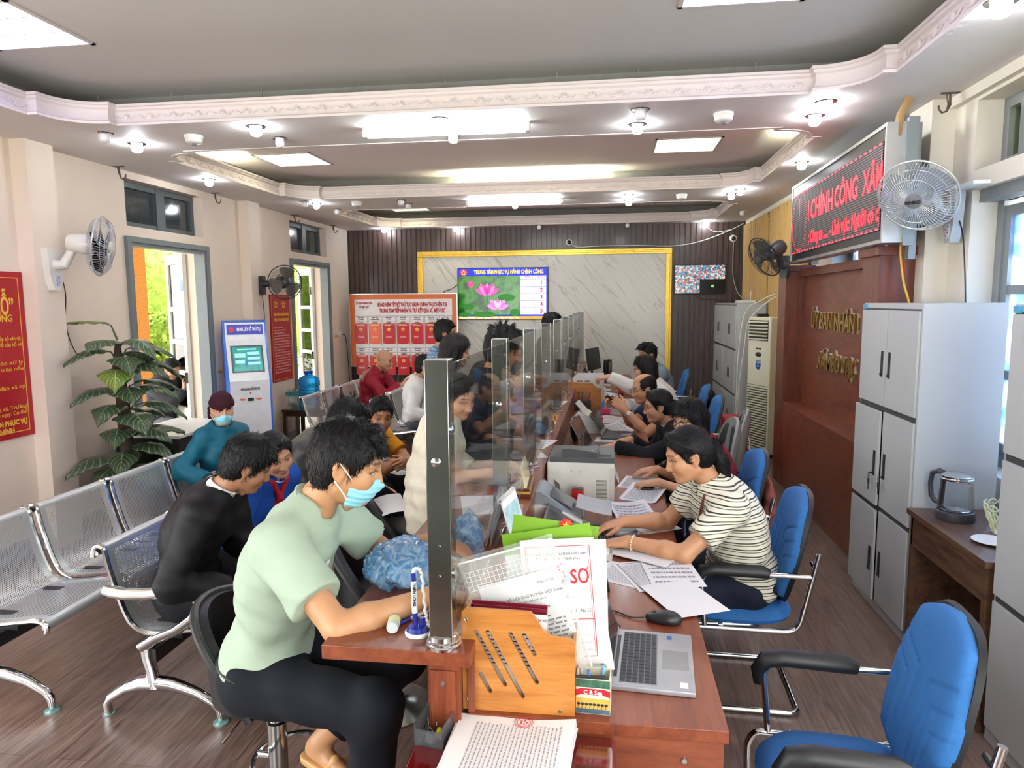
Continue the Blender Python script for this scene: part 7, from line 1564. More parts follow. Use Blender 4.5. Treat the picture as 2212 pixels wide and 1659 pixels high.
P_ = smooth_path([(-.0105, .172), (-.006, .183), (.006, .183), (.014, .16), (.018, .10), (.022, .05), (.03, .02), (.045, .01), (.05, .004)], 6)
MB().tube([(x+.0022*math.cos(i*1.9), .0022*math.sin(i*1.9), max(z, .006)) for i, (x, z) in enumerate(P_)], .0042, 7).tube([(.036+.016*math.cos(i*.5), .008+.012*math.sin(i*.5), .005+.0006*i) for i in range(26)], .004, 6).build('cord', M('cord_cream', '#e4e2d8', .4), t)
t = thing('ballpoint_pen', 'white and blue ballpoint pen lying on the counter behind the sanitizer', 'pen', (-.548, 1.89, CZ_+.006), R(58))
MB().cyl((-.02, 0, 0), (.065, 0, 0), .0055).build('barrel', white_m, t); MB().cyl((-.055, 0, 0), (-.02, 0, 0), .005, .0056).cyl((-.075, 0, 0), (-.055, 0, 0), .001, .005).build('grip', bl_, t)
t = thing('sanitizer_bottle', 'small clear bottle with a green cap lying on the counter', 'bottle', (-.592, 1.83, CZ_+.017), R(100))
MB().lathe([(0, 0), (.015, 0), (.017, .004), (.017, .06), (.012, .068), (.009, .07)], (-.045, 0, 0), 20, (1, 0, 0)).build('bottle', M('bottle_clear', '#c9d3d2', .15, alpha=.8), t); MB().lathe([(.0115, .066), (.0115, .088), (0, .088)], (-.045, 0, 0), 18, (1, 0, 0)).build('cap', M('cap_green', '#1d6a4a', .4), t)
MB().lathe([(.0172, .02), (.0172, .05)], (-.045, 0, 0), 20, (1, 0, 0)).build('label', M('label_yellow', '#d9d6a0', .5), t)
def film():
    m, t, b = nt('blue_film'); v = coords(t); n = N(t, 'TexNoise', i_Scale=9., i_Detail=3.); L(t, v, n.inputs[0]); mx = N(t, 'MixRGB', i_0=.12); L(t, v, mx.inputs[1]); L(t, n.outputs['Color'], mx.inputs[2])
    vo = N(t, 'TexVoronoi', i_Scale=26., feature='DISTANCE_TO_EDGE'); L(t, mx.outputs[0], vo.inputs['Vector']); rp = N(t, 'ValToRGB'); L(t, vo.outputs['Distance'], rp.inputs[0]); rp.color_ramp.elements[1].position = .18
    rp.color_ramp.elements[0].color = lin('#a9d3f2')+(1,); rp.color_ramp.elements[1].color = lin('#5c9fd8')+(1,); L(t, rp.outputs[0], b.inputs['Base Color'])
    bp = N(t, 'Bump', i_Strength=.8, i_Distance=.02); L(t, vo.outputs['Distance'], bp.inputs['Height']); L(t, bp.outputs[0], b.inputs['Normal']); b.inputs['Roughness'].default_value = .18; b.inputs['Alpha'].default_value = .62; b.inputs['Coat Weight'].default_value = .5; return m
bagm = film()
def bag(lab, x, y, z, r, seed, h=.008):
    C = Clay(); C.ell((x, y, z+r[2]*.6), r, None, .03); C.ell((x+r[0]*.5, y-r[1]*.4, z+r[2]*.35), (r[0]*.55, r[1]*.5, r[2]*.5), None, .03); C.ell((x-r[0]*.6, y+r[1]*.3, z+r[2]*.3), (r[0]*.5, r[1]*.6, r[2]*.45), None, .03); C.cut((x, y, z+.001), (0, 0, -1))
    q = random.Random(seed)
    f = lambda X, Y, Z: .013*np.abs(np.sin(31*X+19*Y+40*Z+3*np.sin(23*Y+seed)))+.009*np.abs(np.sin(57*Y-37*X+22*Z+4*np.sin(29*X)))+.005*np.abs(np.sin(90*X+70*Z+3*np.sin(60*Y)))-.010
    o = npmesh('plastic_bag', [C.mesh(h, f)], bagm, (x, y, z)); return tag(o, lab, 'bag')
bag('crumpled blue plastic bag under the arms of the masked man', -.67, 2.20, CZ_, (.135, .17, .075), 1, .007)
bag('blue plastic bag with loop handle behind the first pane', -.50, 2.42, CZ_, (.055, .10, .10), 2, .006)
bag('small blue plastic bag on the counter behind the third post', -.50, 4.78, CZ_, (.07, .10, .06), 3)
t = thing('desk_calendar', 'standing spiral desk calendar with a red back by the first pane', 'calendar', (-.385, 2.60, CZ_), R(-8))
MB().box((-.035, 0, .085), (.003, .2, .18), rotm(0, 16, 0)).build('back_board', M('calendar_red', '#8d1f2a', .4), t); MB().box((.030, 0, .085), (.004, .19, .175), rotm(0, -16, 0)).build('page', pap, t)
MB().box((.0335, 0, .085), (.001, .17, .12), rotm(0, -16, 0)).build('picture', emis_noise('calendar_picture', [(.3, '#9fc4c8'), (.6, '#e8efe8')], 9., 0.0) if False else M('calendar_picture', '#a8cfd0', .5, var=.3, scale=14), t)
mb = MB()
for i in range(16): mb.tube([(.009*math.cos(a*.785), -.09+.012*i, .172+.009*math.sin(a*.785)) for a in range(8)], .0015, 5, True)
mb.build('spiral', white_m, t)
for i, (x, y, a, lab, c) in enumerate(((-.50, 4.15, 20, 'papers on the counter beside the second pane, nearest', 0), (-.47, 4.45, -14, 'printed sheet on the counter beyond the red stamp pad', 6), (-.52, 5.35, 10, 'sheet on the counter far behind the glass', 8), (-.50, 6.3, -8, 'sheet on the counter in front of the patterned scarf', 8), (-.55, 3.05, 14, 'sheet on the counter near the cream blouse', 0))):
    paper(lab, x, y, CZ_, a, rows=c, seed=i, group='papers on the customer counter')
t = thing('stamp_pad', 'red oval stamp pad on the papers behind the second pane', 'stamp pad', (-.47, 4.22, CZ_+.0015), 0); MB().sph((0, 0, .008), (.035, .05, .010), 16).build('case', M('pad_red', '#d0353f', .35), t)
t = thing('scissors', 'yellow handled scissors standing by the small blue bag', 'scissors', (-.40, 4.95, CZ_), R(30))
for s in (-1, 1): MB().tube([(s*.018+.017*math.cos(a*.6283), .0, .085+.024*math.sin(a*.6283)) for a in range(10)], .005, 6, True).build('handle', M('scissor_yellow', '#e0a020', .4), t)
MB().prism([(-.008, 0), (.008, 0), (.012, .065), (-.012, .065)], .003, (0, 0, 0), *F).build('blade', steel, t)
# -- near end of the staff desk: magazine holder with papers
t = thing('magazine_holder', 'wooden magazine holder with slanted slots at the near end of the desk', 'file holder', (-.237, 1.792, DZ_))
hw = wood('holder_wood', '#9a5a20', '#c5853f', .4, (1.2, 8, 10), 2.6, .2); W2 = .152
def slot(cx, cz, l, a=62): 
    d = Vector((math.cos(R(-a)), math.sin(R(-a)))); p = Vector((-d.y, d.x)); o = []
    for s in range(7): q = R(-90+30*s); o.append((cx+d.x*(l/2+.006*math.cos(q))+p.x*.006*math.sin(q), cz+d.y*(l/2+.006*math.cos(q))+p.y*.006*math.sin(q)))
    for s in range(7): q = R(90+30*s); o.append((cx+d.x*(-l/2+.006*math.cos(q))+p.x*.006*math.sin(q), cz+d.y*(-l/2+.006*math.cos(q))+p.y*.006*math.sin(q)))
    return o
outl = [(-W2, 0), (W2, 0), (W2, .205), (W2-.012, .217), (W2-.06, .22), (W2-.085, .235), (W2-.105, .27), (W2-.118, .285), (-W2+.012, .288), (-W2, .276)]
MB().prism([outl, slot(-.075, .15, .165), slot(-.035, .135, .2), slot(.015, .155, .15), slot(.03, .195, .06), slot(-.09, .08, .055)], .009, (0, 0, 0), *F).build('front_board', hw, t)
MB().prism([(-W2, 0), (W2, 0), (W2, .2), (-W2, .27)], .009, (0, .13, 0), *F).build('back_board', hw, t); MB().b2((-W2, .0, 0), (W2, .13, .008)).build('bottom_board', hw, t); MB().b2((-W2, .0, 0), (-W2+.008, .13, .26)).build('side_board', hw, t); MB().b2((W2-.008, .0, 0), (W2, .13, .19)).build('side_board', hw, t)
mb = MB()
for x, z in ((-W2+.011, .255), (-W2+.011, .03), (W2-.04, .012)): mb.lathe([(.005, 0), (.004, .002), (0, .0025)], (x, -.009, z), 10, (0, -1, 0))
mb.build('screw', steel, t)
def upright(name, lab, x, y, z, w, h, tilt, lean, m, th=.0012, cat='paper', yaw=0):
    t = thing(name, lab, cat, (x, y, z), rot=(R(lean), R(tilt), R(yaw))); MB().b2((-w/2, 0, 0), (w/2, th, h), min(th*.3, .001)).build('sheet', m, t); return t
gr_ = M('folder_green', '#6f9b1e', .4)
# form with red letters at the back, leaning right
t = upright('form_cover', 'white form cover with a red frame and large red letters in the holder', -.116, 1.905, .832, .21, .355, -5, -6, pap)
mb = MB()
for a, b in (((-.092, .02), (-.090, .335)), ((.090, .02), (.092, .335)), ((-.092, .02), (.092, .022)), ((-.092, .333), (.092, .335)), ((-.087, .025), (-.086, .33)), ((.086, .025), (.087, .33)), ((-.09, .125), (.09, .127))): quad(mb, *a, *b, -.0006)
mb.build('printed_frame', inkr, t)
text(MB(), 'HỒ SƠ', .056, (.018, -.0004, .245), *F, width=.132, bold=.001, ext=.0002).build('title', inkr, t)
mb = text(MB(), 'CỘNG HÒA XÃ HỘI CHỦ NGHĨA VIỆT NAM', .0105, (.0, -.0004, .312), *F, ext=.0001, width=.165); text(mb, 'Độc lập - Tự do - Hạnh phúc', .0105, (.0, -.0004, .299), *F, ext=.0001); text(mb, 'Số: ........', .012, (.03, -.0004, .19), *F, ext=.0001); text(mb, 'Nam □ ; Nữ □', .012, (.045, -.0004, .15), *F, ext=.0001)
for i in range(4): quad(mb, -.07, .04+i*.02, .08, .0406+i*.02, -.0006)
mb.build('small_print', ink, t)
t = upright('form_cover', 'second white form cover behind the red framed one', -.100, 1.915, .832, .21, .35, -2, -7, pap)
for lab, x, y, ti, h, w in (('green topped folder with a round red badge, behind the forms', -.201, 1.955, 6.6, .44, .25), ('green topped folder tilted right behind the red framed form', -.107, 1.935, -10, .425, .26)):
    t = upright('document_folder', lab, x, y, .785, w, h, ti, -5, M('folder_white', '#e3e5df', .4), .003, 'folder'); MB().b2((-w/2, -.0008, h-.062), (w/2, .0036, h+.0005), .0006).build('green_band', gr_, t)
    if 'badge' in lab:
        MB().lathe([(.019, 0), (.019, .004), (0, .006)], (.03, -.002, h-.008), 20, (0, -1, 0)).build('badge', M('badge_red', '#d2281f', .3), t); mb = MB()
        pts = [((.0125 if i % 2 == 0 else .005)*math.cos(R(90+36*i)), (.0125 if i % 2 == 0 else .005)*math.sin(R(90+36*i))) for i in range(10)]; mb.prism(pts, .0012, (.03, -.007, h-.008), *F); mb.build('badge_star', M('star_yellow', '#f2c63a', .4), t)
t = upright('printed_form', 'printed letter inside the clear plastic wallet in the holder', -.165, 1.872, .80, .235, .30, -17, -4, pap)
mb = text(MB(), 'Mẫu số 02', .011, (.075, -.0004, .272), *F, ext=.0001); text(mb, 'CỘNG HÒA XÃ HỘI CHỦ NGHĨA VIỆT NAM', .0115, (.0, -.0004, .24), *F, ext=.0001, bold=.0002); text(mb, 'Độc lập - Tự do - Hạnh phúc', .011, (.0, -.0004, .226), *F, ext=.0001); text(mb, 'GIẤY XÁC NHẬN', .012, (.02, -.0004, .20), *F, ext=.0001, bold=.0002)
dashes(mb, (-.09, -.0003, .02), *F, .19, .16, 13, 3, .4, .0003); mb.build('small_print', ink, t)
wm = M('clear_wallet', '#e6ece8', .12, var=.02, alpha=.13, coat=.5)
t = thing('plastic_wallet', 'clear plastic wallet with a gridded ruler strip tilted in the holder', 'document wallet', (-.160, 1.86, .766), rot=(R(-4), R(-18), 0)); 
MB().b2((-.14, 0, .01), (.14, .001, .415)).build('front_sheet', wm, t); MB().b2((-.14, .018, .01), (.14, .019, .425)).build('back_sheet', wm, t)
mb = MB()
for i in range(19): quad(mb, -.13+i*.0135, .33, -.1291+i*.0135, .385, -.0008)
for i in range(5): quad(mb, -.13, .33+i*.0135, .1135, .3308+i*.0135, -.0008)
mb.tube([(.138, 0, .01), (.138, 0, .415)], .002, 5).tube([(-.138, 0, .415), (.138, 0, .415)], .003, 5); mb.build('grid_print', M('print_white2', '#f6f8f6', .4), t)
t = thing('certificate_book', 'dark red hardcover folder standing in the wooden holder', 'book', (-.275, 1.835, DZ_+.012), rot=(0, R(1.5), 0)); MB().b2((-.105, 0, 0), (.105, .004, .262), .001).b2((-.105, .012, 0), (.105, .016, .268), .001).b2((-.105, .0, 0), (-.10, .016, .262)).build('cover', M('book_maroon', '#6d1026', .35, coat=.3), t); MB().b2((-.097, .005, .005), (.101, .011, .255)).build('pages', pap, t)
t = upright('printed_form', 'white printed page in front of the dark red folder in the holder', -.272, 1.818, DZ_+.012, .205, .252, 2, -1, pap)
mb = text(MB(), 'ỦY BAN NHÂN DÂN', .0095, (-.05, -.0004, .236), *F, ext=.0001); text(mb, 'CỘNG HÒA XÃ HỘI CHỦ NGHĨA VIỆT NAM', .0085, (.042, -.0004, .236), *F, ext=.0001); dashes(mb, (-.08, -.0003, .10), *F, .16, .12, 11, 5, .4, .0003); mb.build('small_print', ink, t)
# tea box used as pen pot
t = thing('tea_box', 'small printed tea carton used as a pen holder at the desk corner', 'box', (-.038, 1.80, DZ_), R(-3)); bx_ = M('box_gold', '#c98f3f', .5, var=.2, scale=30)
f = MB(); f.b2((-.046, 0, 0), (.046, .003, .098)).b2((-.046, .06, 0), (.046, .063, .1)).b2((-.046, 0, 0), (-.043, .063, .1)).b2((.043, 0, 0), (.046, .063, .1)).b2((-.046, 0, 0), (.046, .063, .003)); f.build('carton', M('box_cream', '#d9d2b8', .5), t)
quad(MB(), -.045, .002, .045, .045, -.0006).build('sunset_print', M('sunset', '#e0a44a', .5, var=.2, scale=20), t); quad(MB(), -.045, .075, .045, .097, -.0006).build('leaf_print', M('leaf_print', '#3a5f4a', .5, var=.5, scale=60), t); quad(MB(), -.045, .002, .045, .015, -.0008).build('water_print', M('water_print', '#3f5a6a', .5, var=.4, scale=50), t)
mb = MB(); q = random.Random(5)
for i in range(8): x = -.04+i*.0105; mb.tube([(x, -.001, .015), (x+.002, -.001, .026)], .0008, 4).sph((x+.002, -.001, .028), (.005, .0008, .004), 8)
mb.build('palm_print', M('palm_print', '#23303a', .5), t)
MB().prism([(-.046, -.001), (-.03, .004), (.03, .004), (.046, -.001), (.046, .016), (.03, .021), (-.03, .021), (-.046, .016)], .0008, (0, -.0006, .051), *F).build('ribbon', M('ribbon_red', '#b5202c', .45), t); text(MB(), 'C & Sea', .017, (0, -.0016, .062), *F, width=.05, bold=.0003, ext=.0002).build('ribbon_lettering', wprint, t)
for lab, x, y, h, c, lx, ly in (('blue pen leaning in the tea carton', -.03, 1.815, .12, '#2f6fb8', -.2, .1), ('silver pen standing in the tea carton', -.065, 1.822, .115, '#aab0ba', -.05, 0.), ('pale blue card in the tea carton', -.02, 1.845, .11, '#6fb0d8', .1, 0.)):
    t = thing('pen', lab, 'pen', (x, y, DZ_+.004), rot=(R(ly*50), R(lx*50), 0)); MB().cyl((0, 0, 0), (0, 0, h), .0045).build('barrel', M('pen_'+c[1:], c, .3), t)
t = thing('pen', 'black pen lying across the top of the tea carton', 'pen', (-.065, 1.802, DZ_+.104), R(4)); MB().cyl((-.045, 0, 0), (.06, 0, 0), .0042).build('barrel', black_p, t)
# laptop on the near desk
def laptop(lab, x, y, rz, ang, w=.358, d=.242, col='#a9abae', black=False):
    t = thing('laptop', lab, 'laptop', (x, y, DZ_), R(rz)); al = M('laptop_'+col[1:], col, .35, metal=.6)    # local: x from hinge towards the user, y along the hinge
    MB().b2((0, -w/2, 0), (d, w/2, .016), .004).build('base', al, t); MB().b2((.028, -w/2+.022, .0155), (.135, w/2-.022, .0168)).build('key_bed', M('key_bed', '#77797c', .5), t)
    mb = MB(); km = M('key_dark', '#2f3134', .5)
    for r in range(6):
        n = 15 if r != 5 else 9
        for i in range(n):
            k = (w-.048)/n; wd = k*.86; yc = -w/2+.024+k*(i+.5); mb.b2((.030+r*.0175, yc-wd/2, .0165), (.0445+r*.0175, yc+wd/2, .0186))
    ko = mb.build('keys', km, t, smooth=0); ko['kind'] = 'stuff'
    MB().b2((.15, -.06, .0158), (.228, .055, .0165)).build('touchpad', M('touchpad', '#8d8f92', .3, metal=.4), t); MB().b2((.004, -w/2+.05, .012), (.02, w/2-.05, .02), .003).build('hinge', black_p, t)
    MB().b2((.2, -w/2+.02, .016), (.222, -w/2+.05, .0164)).build('sticker', pap, t); MB().b2((.165, w/2-.05, .016), (.18, w/2-.025, .0164)).build('sticker', M('sticker_blue2', '#2050a8', .4), t)
    c, s = math.cos(R(ang)), math.sin(R(ang)); rm = rotm(0, -(ang-90)*-1, 0)
    L_ = d-.005; cen = Vector((.008+math.cos(R(ang))*L_/2, 0, .018+math.sin(R(ang))*L_/2)); rr = Matrix.Rotation(R(90-ang), 3, 'Y')
    MB().box(cen, (.006, w, L_), rr, .002).build('lid', al, t); MB().box(cen+rr @ Vector((.0034, 0, 0)), (.0008, w-.016, L_-.022), rr).build('screen', M('screen_dark', '#1b1e22', .15, coat=.5), t)
    return t
laptop('silver laptop open on the near end of the staff desk', .016, 2.105, -4, 112)
laptop('grey laptop in front of the clerk in the black blazer', -.16, 5.30, -8, 118, col='#77797d')
laptop('laptop under the hands of the clerk in the striped polo', -.10, 3.235, 0, 150, .34, .235, col='#5d5f63')
laptop('black laptop near the clerk with the fringe', -.05, 5.82, -6, 115, .33, .22, col='#46484c')
t = thing('computer_mouse', 'black gaming mouse with a violet light strip on the near desk', 'mouse', (.19, 2.385, DZ_), R(170))
C = Clay(); C.ell((0, 0, .012), (.062, .031, .024), None, .01); C.ell((-.02, 0, .016), (.035, .029, .022), None, .02); C.cut((0, 0, .001), (0, 0, -1)); npmesh('shell', [C.mesh(.003)], black_p, (0, 0, 0), t); MB().tube([(-.045+.09*i/10, -.0312*math.sin(R(28+124*i/10))**.5, .010) for i in range(11)], .0013, 5).build('light_strip', E('violet_light', '#9a5cff', 1.2), t); MB().cyl((.03, -.004, .030), (.03, .004, .030), .008).build('wheel', M('wheel_grey', '#3a3b3e', .6), t)
cable('mouse_cable', [(.125, 2.395, DZ_+.008), (.08, 2.40, DZ_+.004), (.03, 2.44, DZ_+.004), (-.03, 2.46, DZ_+.006), (-.07, 2.40, DZ_+.012), (-.02, 2.30, DZ_+.014)], .0028, cable_k, 'black mouse cable curling behind the near laptop')
cable('power_lead', [(-.05, 2.52, DZ_+.006), (-.02, 2.42, DZ_+.006), (.02, 2.36, DZ_+.01), (.04, 2.31, DZ_+.01)], .004, cable_k, 'thick black lead plugged into the near laptop')
t = thing('keyboard', 'black keyboard standing on edge behind the form covers', 'keyboard', (-.055, 2.62, DZ_+.012), rot=(0, R(50), R(80))); MB().b2((-.18, -.06, 0), (.18, .06, .015), .004).build('case', black_p, t); mb = MB()
for r in range(5):
    for i in range(16): mb.b2((-.172+i*.0215, -.052+r*.021, .015), (-.153+i*.0215, -.034+r*.021, .021))
mb.build('keys', M('key_dark', '#2f3134', .5), t)['kind'] = 'stuff'
paper('blank white sheet hanging over the desk edge near the mouse', .275, 2.58, DZ_+.008, 24)
paper('stack of printed letters with a grey border under the blank sheet', .165, 2.81, DZ_, 20, rows=16, n=4, seed=8, border=True)
paper('loose printed sheet under the stack of letters, left edge', .09, 2.79, DZ_, 62, rows=14, seed=9)
paper('white sheet on the right of the stack of letters', .255, 2.835, DZ_+.0045, 8, rows=3, seed=10)
def drw(t, top):
    MB().sph((.02, .06, top+.001), (.038, .022, .0006), 20).build('yellow_print', M('print_lime', '#c3c83a', .5), t)
    mb = MB(); q = random.Random(2)
    for i in range(7): mb.sph((-.03+q.uniform(-.04, .08), -.04+q.uniform(-.05, .03), top+.0008), (.022, .015, .0004), 12)
    mb.build('pale_print', M('print_paleblue', '#d3dde6', .6), t); MB().b2((.02, .128, top), (.16, .14, top+.0008)).build('green_edge', gr_, t)
paper('white folder with a yellow green oval print in front of the striped polo', .175, 3.055, DZ_+.01, -32, .29, .25, n=4, seed=11, extra=drw)
t = thing('note_block', 'small pad of white notes on a metal clip tray beside the green folders', 'notepad', (-.02, 3.02, DZ_), R(-4)); MB().b2((-.04, -.075, .001), (.04, .075, .02)).build('tray', M('tray_grey2', '#b8b6a8', .4), t); MB().b2((-.05, -.05, .02), (.025, .07, .028)).build('notes', pap, t); MB().tube([(.035, -.04, .024), (.035, -.03, .034), (.035, .03, .034), (.035, .04, .024)], .003, 6).build('clip', steel, t)
# scanner in front of the printer
t = thing('document_scanner', 'white and grey document scanner with a raised paper tray', 'scanner', (-.41, 3.30, DZ_)); sg_ = M('scanner_grey', '#7d858a', .35); sw_ = M('scanner_white', '#d6d4cb', .35)
pr_ = [(0, 0), (.285, 0), (.285, .055), (.22, .085), (.15, .112), (.08, .128), (.03, .125), (.0, .10)]
MB().prism(pr_, .03, (0, .03, 0), *F).build('side_panel', sw_, t); MB().prism(pr_, .03, (0, .30, 0), *F).build('side_panel', sw_, t)
MB().prism([(.005, 0), (.28, 0), (.28, .06), (.21, .10), (.14, .15), (.08, .19), (.03, .185), (.01, .12)], .24, (0, .27, 0), *F).build('body', sg_, t)
MB().box((.185, .15, .131), (.13, .17, .004), rotm(0, 30, 0)).build('scan_opening', M('scanner_dark', '#3b4145', .2, coat=.5), t)
mb = MB()
for i in range(3): mb.box((.045+i*.022, .10, .19-.006*i), (.008, .05, .004), rotm(0, 10, 0)).box((.045+i*.022, .2, .19-.006*i), (.008, .05, .004), rotm(0, 10, 0))
mb.build('vent_slots', M('slot_dark', '#44494c', .5), t)
MB().grid(lambda u, v: (.255+.17*u, .02+.24*v, .125-.055*u-.0*v+.018*u*u), 8, 4, .003).build('paper_tray', M('tray_translucent', '#a4a7ac', .3), t)
# printer
t = thing('laser_printer', 'white laser printer with a dark top and number keys', 'printer', (-.155, 3.985, DZ_)); pw = M('printer_white', '#d3d1c8', .4); pk = M('printer_dark', '#45484a', .45)
MB().b2((-.185, -.15, 0), (.185, .16, .225), .008).build('body', pw, t); MB().prism([(-.17, -.148), (.185, -.155), (.185, .17), (-.17, .17)], .03, (0, 0, .222)).build('top_cover', pk, t)
MB().b2((-.11, -.10, .246), (.05, .13, .254)).build('output_tray', M('printer_black', '#2a2c2e', .5), t); MB().grid(lambda u, v: (-.11+.2*u, -.09+.2*v, .252+.03*u*u*(1-v*.3)), 8, 6, .004).build('tray_ramp', pk, t)
MB().prism([(-.10, 0), (.09, 0), (.09, .03), (-.06, .05), (-.10, .045)], .05, (0, -.10, .25), *F).build('control_panel', M('panel_dark', '#37393b', .4), t); mb = MB()
for i in range(8):
    for j in range(2): mb.b2((-.05+i*.016, -.145+j*.02, .283), (-.04+i*.016, -.135+j*.02, .2865))
mb.build('keys', M('key_grey', '#8a8c8d', .5), t); MB().b2((.10, -.11, .25), (.165, .0, .262), .004).build('lid_button', pk, t)
mb = MB()
for i in range(14): mb.b2((.085, -.1512, .03+i*.0072), (.145, -.1498, .0333+i*.0072))
mb.build('vent_slots', M('vent_dark', '#6d6c66', .6), t); MB().b2((.16, -.152, .02), (.185, -.15, .2)).build('edge_strip', M('printer_edge', '#c2c0b6', .4), t); MB().lathe([(.005, 0), (.004, .002), (0, .002)], (-.05, -.15, .175), 10, (0, -1, 0)).lathe([(.005, 0), (.004, .002), (0, .002)], (.0, -.15, .172), 10, (0, -1, 0)).build('screw_cap', M('cap_grey2', '#aaa89e', .4), t)
t = thing('rubber_stamp', 'red self-inking stamp standing in front of the printer', 'stamp', (-.165, 3.74, DZ_), R(-6)); MB().b2((-.032, -.022, .035), (.032, .022, .10), .006).build('housing', M('stamp_red', '#c41a22', .3, coat=.4), t); MB().b2((-.03, -.02, 0), (.03, .02, .012)).b2((-.028, -.018, .018), (.028, .018, .034)).build('base', black_p, t); MB().b2((-.031, -.0225, .013), (.031, .0225, .02)).build('white_band', white_m, t); MB().b2((-.028, -.02, .1), (.028, .02, .108), .003).build('cap', M('stamp_grey', '#55585a', .4), t)
t = thing('clear_stand', 'thin clear plastic stand beside the red stamp', 'stand', (-.245, 3.72, DZ_), rot=(0, R(-14), R(20))); MB().b2((-.002, -.05, 0), (.002, .05, .15)).build('sheet', M('clear_dark', '#5c5f62', .2, alpha=.6), t)
# papers and gear farther along
far = [(.12, 3.66, DZ_+.0016, 12, 0, 'curled sheet between the printer and the striped polo', .5, 6), (.20, 4.02, DZ_, -18, 1, 'big curled printed sheet right of the printer', .5, 14), (.18, 4.30, DZ_, -12, 2, 'printed page under the hand with the mouse', 0, 16), (.19, 3.50, DZ_, 30, 3, 'sheet under the near clerk\'s forearms', 0, 0),
       (.04, 5.66, DZ_, 84, 4, 'printed list lying across the desk before the blazer sleeve', 0, 18), (.05, 6.12, DZ_+.001, 30, 5, 'curled sheet coming out of the white scanner', .8, 8), (.06, 6.52, DZ_, 62, 6, 'printed pages in front of the balding clerk, nearer', 0, 14), (.02, 6.72, DZ_+.0014, 50, 7, 'printed pages in front of the balding clerk, farther', 0, 12),
       (.16, 7.05, DZ_, 80, 8, 'open booklet near the pink pen cup', 0, 10), (.12, 8.0, DZ_, 76, 9, 'thick stack of papers beyond the balding clerk', 0, 6), (-.02, 8.35, DZ_, 60, 10, 'crumpled papers beside the far file rack', .6, 6), (.0, 8.9, DZ_, 80, 11, 'papers stacked at the far part of the desk', 0, 6), (-.1, 9.5, DZ_, 70, 12, 'white papers near the end of the desk', 0, 4)]
for x, y, z, a, sd, lab, cu, rw_ in far: paper(lab, x, y, z, a, rows=rw_, seed=20+sd, curl=cu, n=(6 if 'stack' in lab or 'booklet' in lab else 1), group='papers on the staff desk')
t = thing('computer_mouse', 'black mouse under the hand of the clerk with the fringe', 'mouse', (.21, 4.13, DZ_), R(175)); MB().sph((0, 0, .012), (.055, .03, .02), 16).build('shell', black_p, t)
t = thing('card_reader', 'small white card stand with a yellow note beside the printer', 'stand', (.06, 4.33, DZ_), rot=(0, R(-20), 0)); MB().b2((-.004, -.06, 0), (.004, .06, .11), .003).build('case', M('case_pale', '#c9cbc6', .4), t); MB().b2((-.005, -.03, .09), (.006, .03, .118)).build('note', M('note_yellow', '#e2d24a', .6), t)
t = thing('router', 'white wireless router standing by the grey laptop', 'router', (-.10, 4.98, DZ_), R(20)); MB().b2((-.09, -.06, 0), (.09, .06, .03), .008).build('case', white_m, t); MB().b2((-.085, .035, .03), (-.07, .05, .17), .004).build('antenna', M('antenna_grey', '#4a4e52', .4), t)
t = thing('small_scanner', 'white sheet-fed scanner beyond the grey laptop', 'scanner', (-.20, 6.05, DZ_), R(-5)); MB().prism([(-.11, 0), (.13, 0), (.13, .05), (.02, .16), (-.05, .18), (-.11, .12)], .26, (0, .13, 0), *F).build('body', M('scanner_white', '#d6d4cb', .35), t); MB().box((-.03, 0, .20), (.14, .2, .012), rotm(0, 48, 0), .003).build('feed_tray', M('scanner_white', '#d6d4cb', .35), t); MB().box((.075, 0, .108), (.10, .2, .004), rotm(0, 45, 0)).build('slot', black_p, t)
t = thing('notebook_cover', 'black round bag lying behind the grey laptop', 'bag', (-.27, 5.62, DZ_)); MB().sph((0, 0, .09), (.04, .13, .10), 18).build('cloth', M('black_cloth', '#121214', .8), t)
t = thing('file_rack', 'wide wooden file rack with white files in the middle of the desk', 'file holder', (-.25, 7.40, DZ_)); f = MB(); MB().prism([(-.16, 0), (.16, 0), (.16, .20), (.11, .215), (.07, .26), (-.16, .27)], .01, (0, 0, 0), *F).build('front_board', hw, t); MB().prism([(-.16, 0), (.16, 0), (.16, .24), (-.16, .27)], .01, (0, .24, 0), *F).build('back_board', hw, t); MB().b2((-.16, 0, 0), (.16, .24, .01)).build('bottom_board', hw, t); MB().b2((.15, 0, 0), (.16, .23, .2)).build('side_board', hw, t)
for i in range(4):
    t = upright('file_sleeve', 'white file sleeve standing %s in the wooden file rack' % ('first', 'second', 'third', 'last')[i], -.24+.012*i, 7.44+.045*i, DZ_+.012, .29, .30+.012*i, 0, 2, pap, .004, 'file'); quad(quad(MB(), -.1, .255+.012*i, -.04, .27+.012*i, -.0006), -.02, .255+.012*i, .04, .27+.012*i, -.0006).build('dark_label', M('label_dark', '#44464c', .5), t)
t = thing('pen_tray', 'dark pen tray with pens and scissors before the wooden file rack', 'pen holder', (-.28, 7.24, DZ_)); MB().b2((-.09, -.06, 0), (.09, .06, .10), .004).build('tray', black_p, t)
for i, (c, x) in enumerate((('#c030a0', -.07), ('#333338', -.03), ('#55585c', .0), ('#77797d', .035), ('#8a2a2a', .065))):
    t = thing('pen', ['magenta marker', 'black pen', 'dark grey pen', 'grey pen', 'red scissors handle'][i]+' standing in the dark pen tray', 'pen', (-.28+x, 7.22, DZ_+.10), rot=(0, R(-6+5*i), 0)); MB().cyl((0, 0, -.02), (0, 0, .085), .009 if i == 0 else .006).build('barrel', M('pen_'+c[1:], c, .3), t)
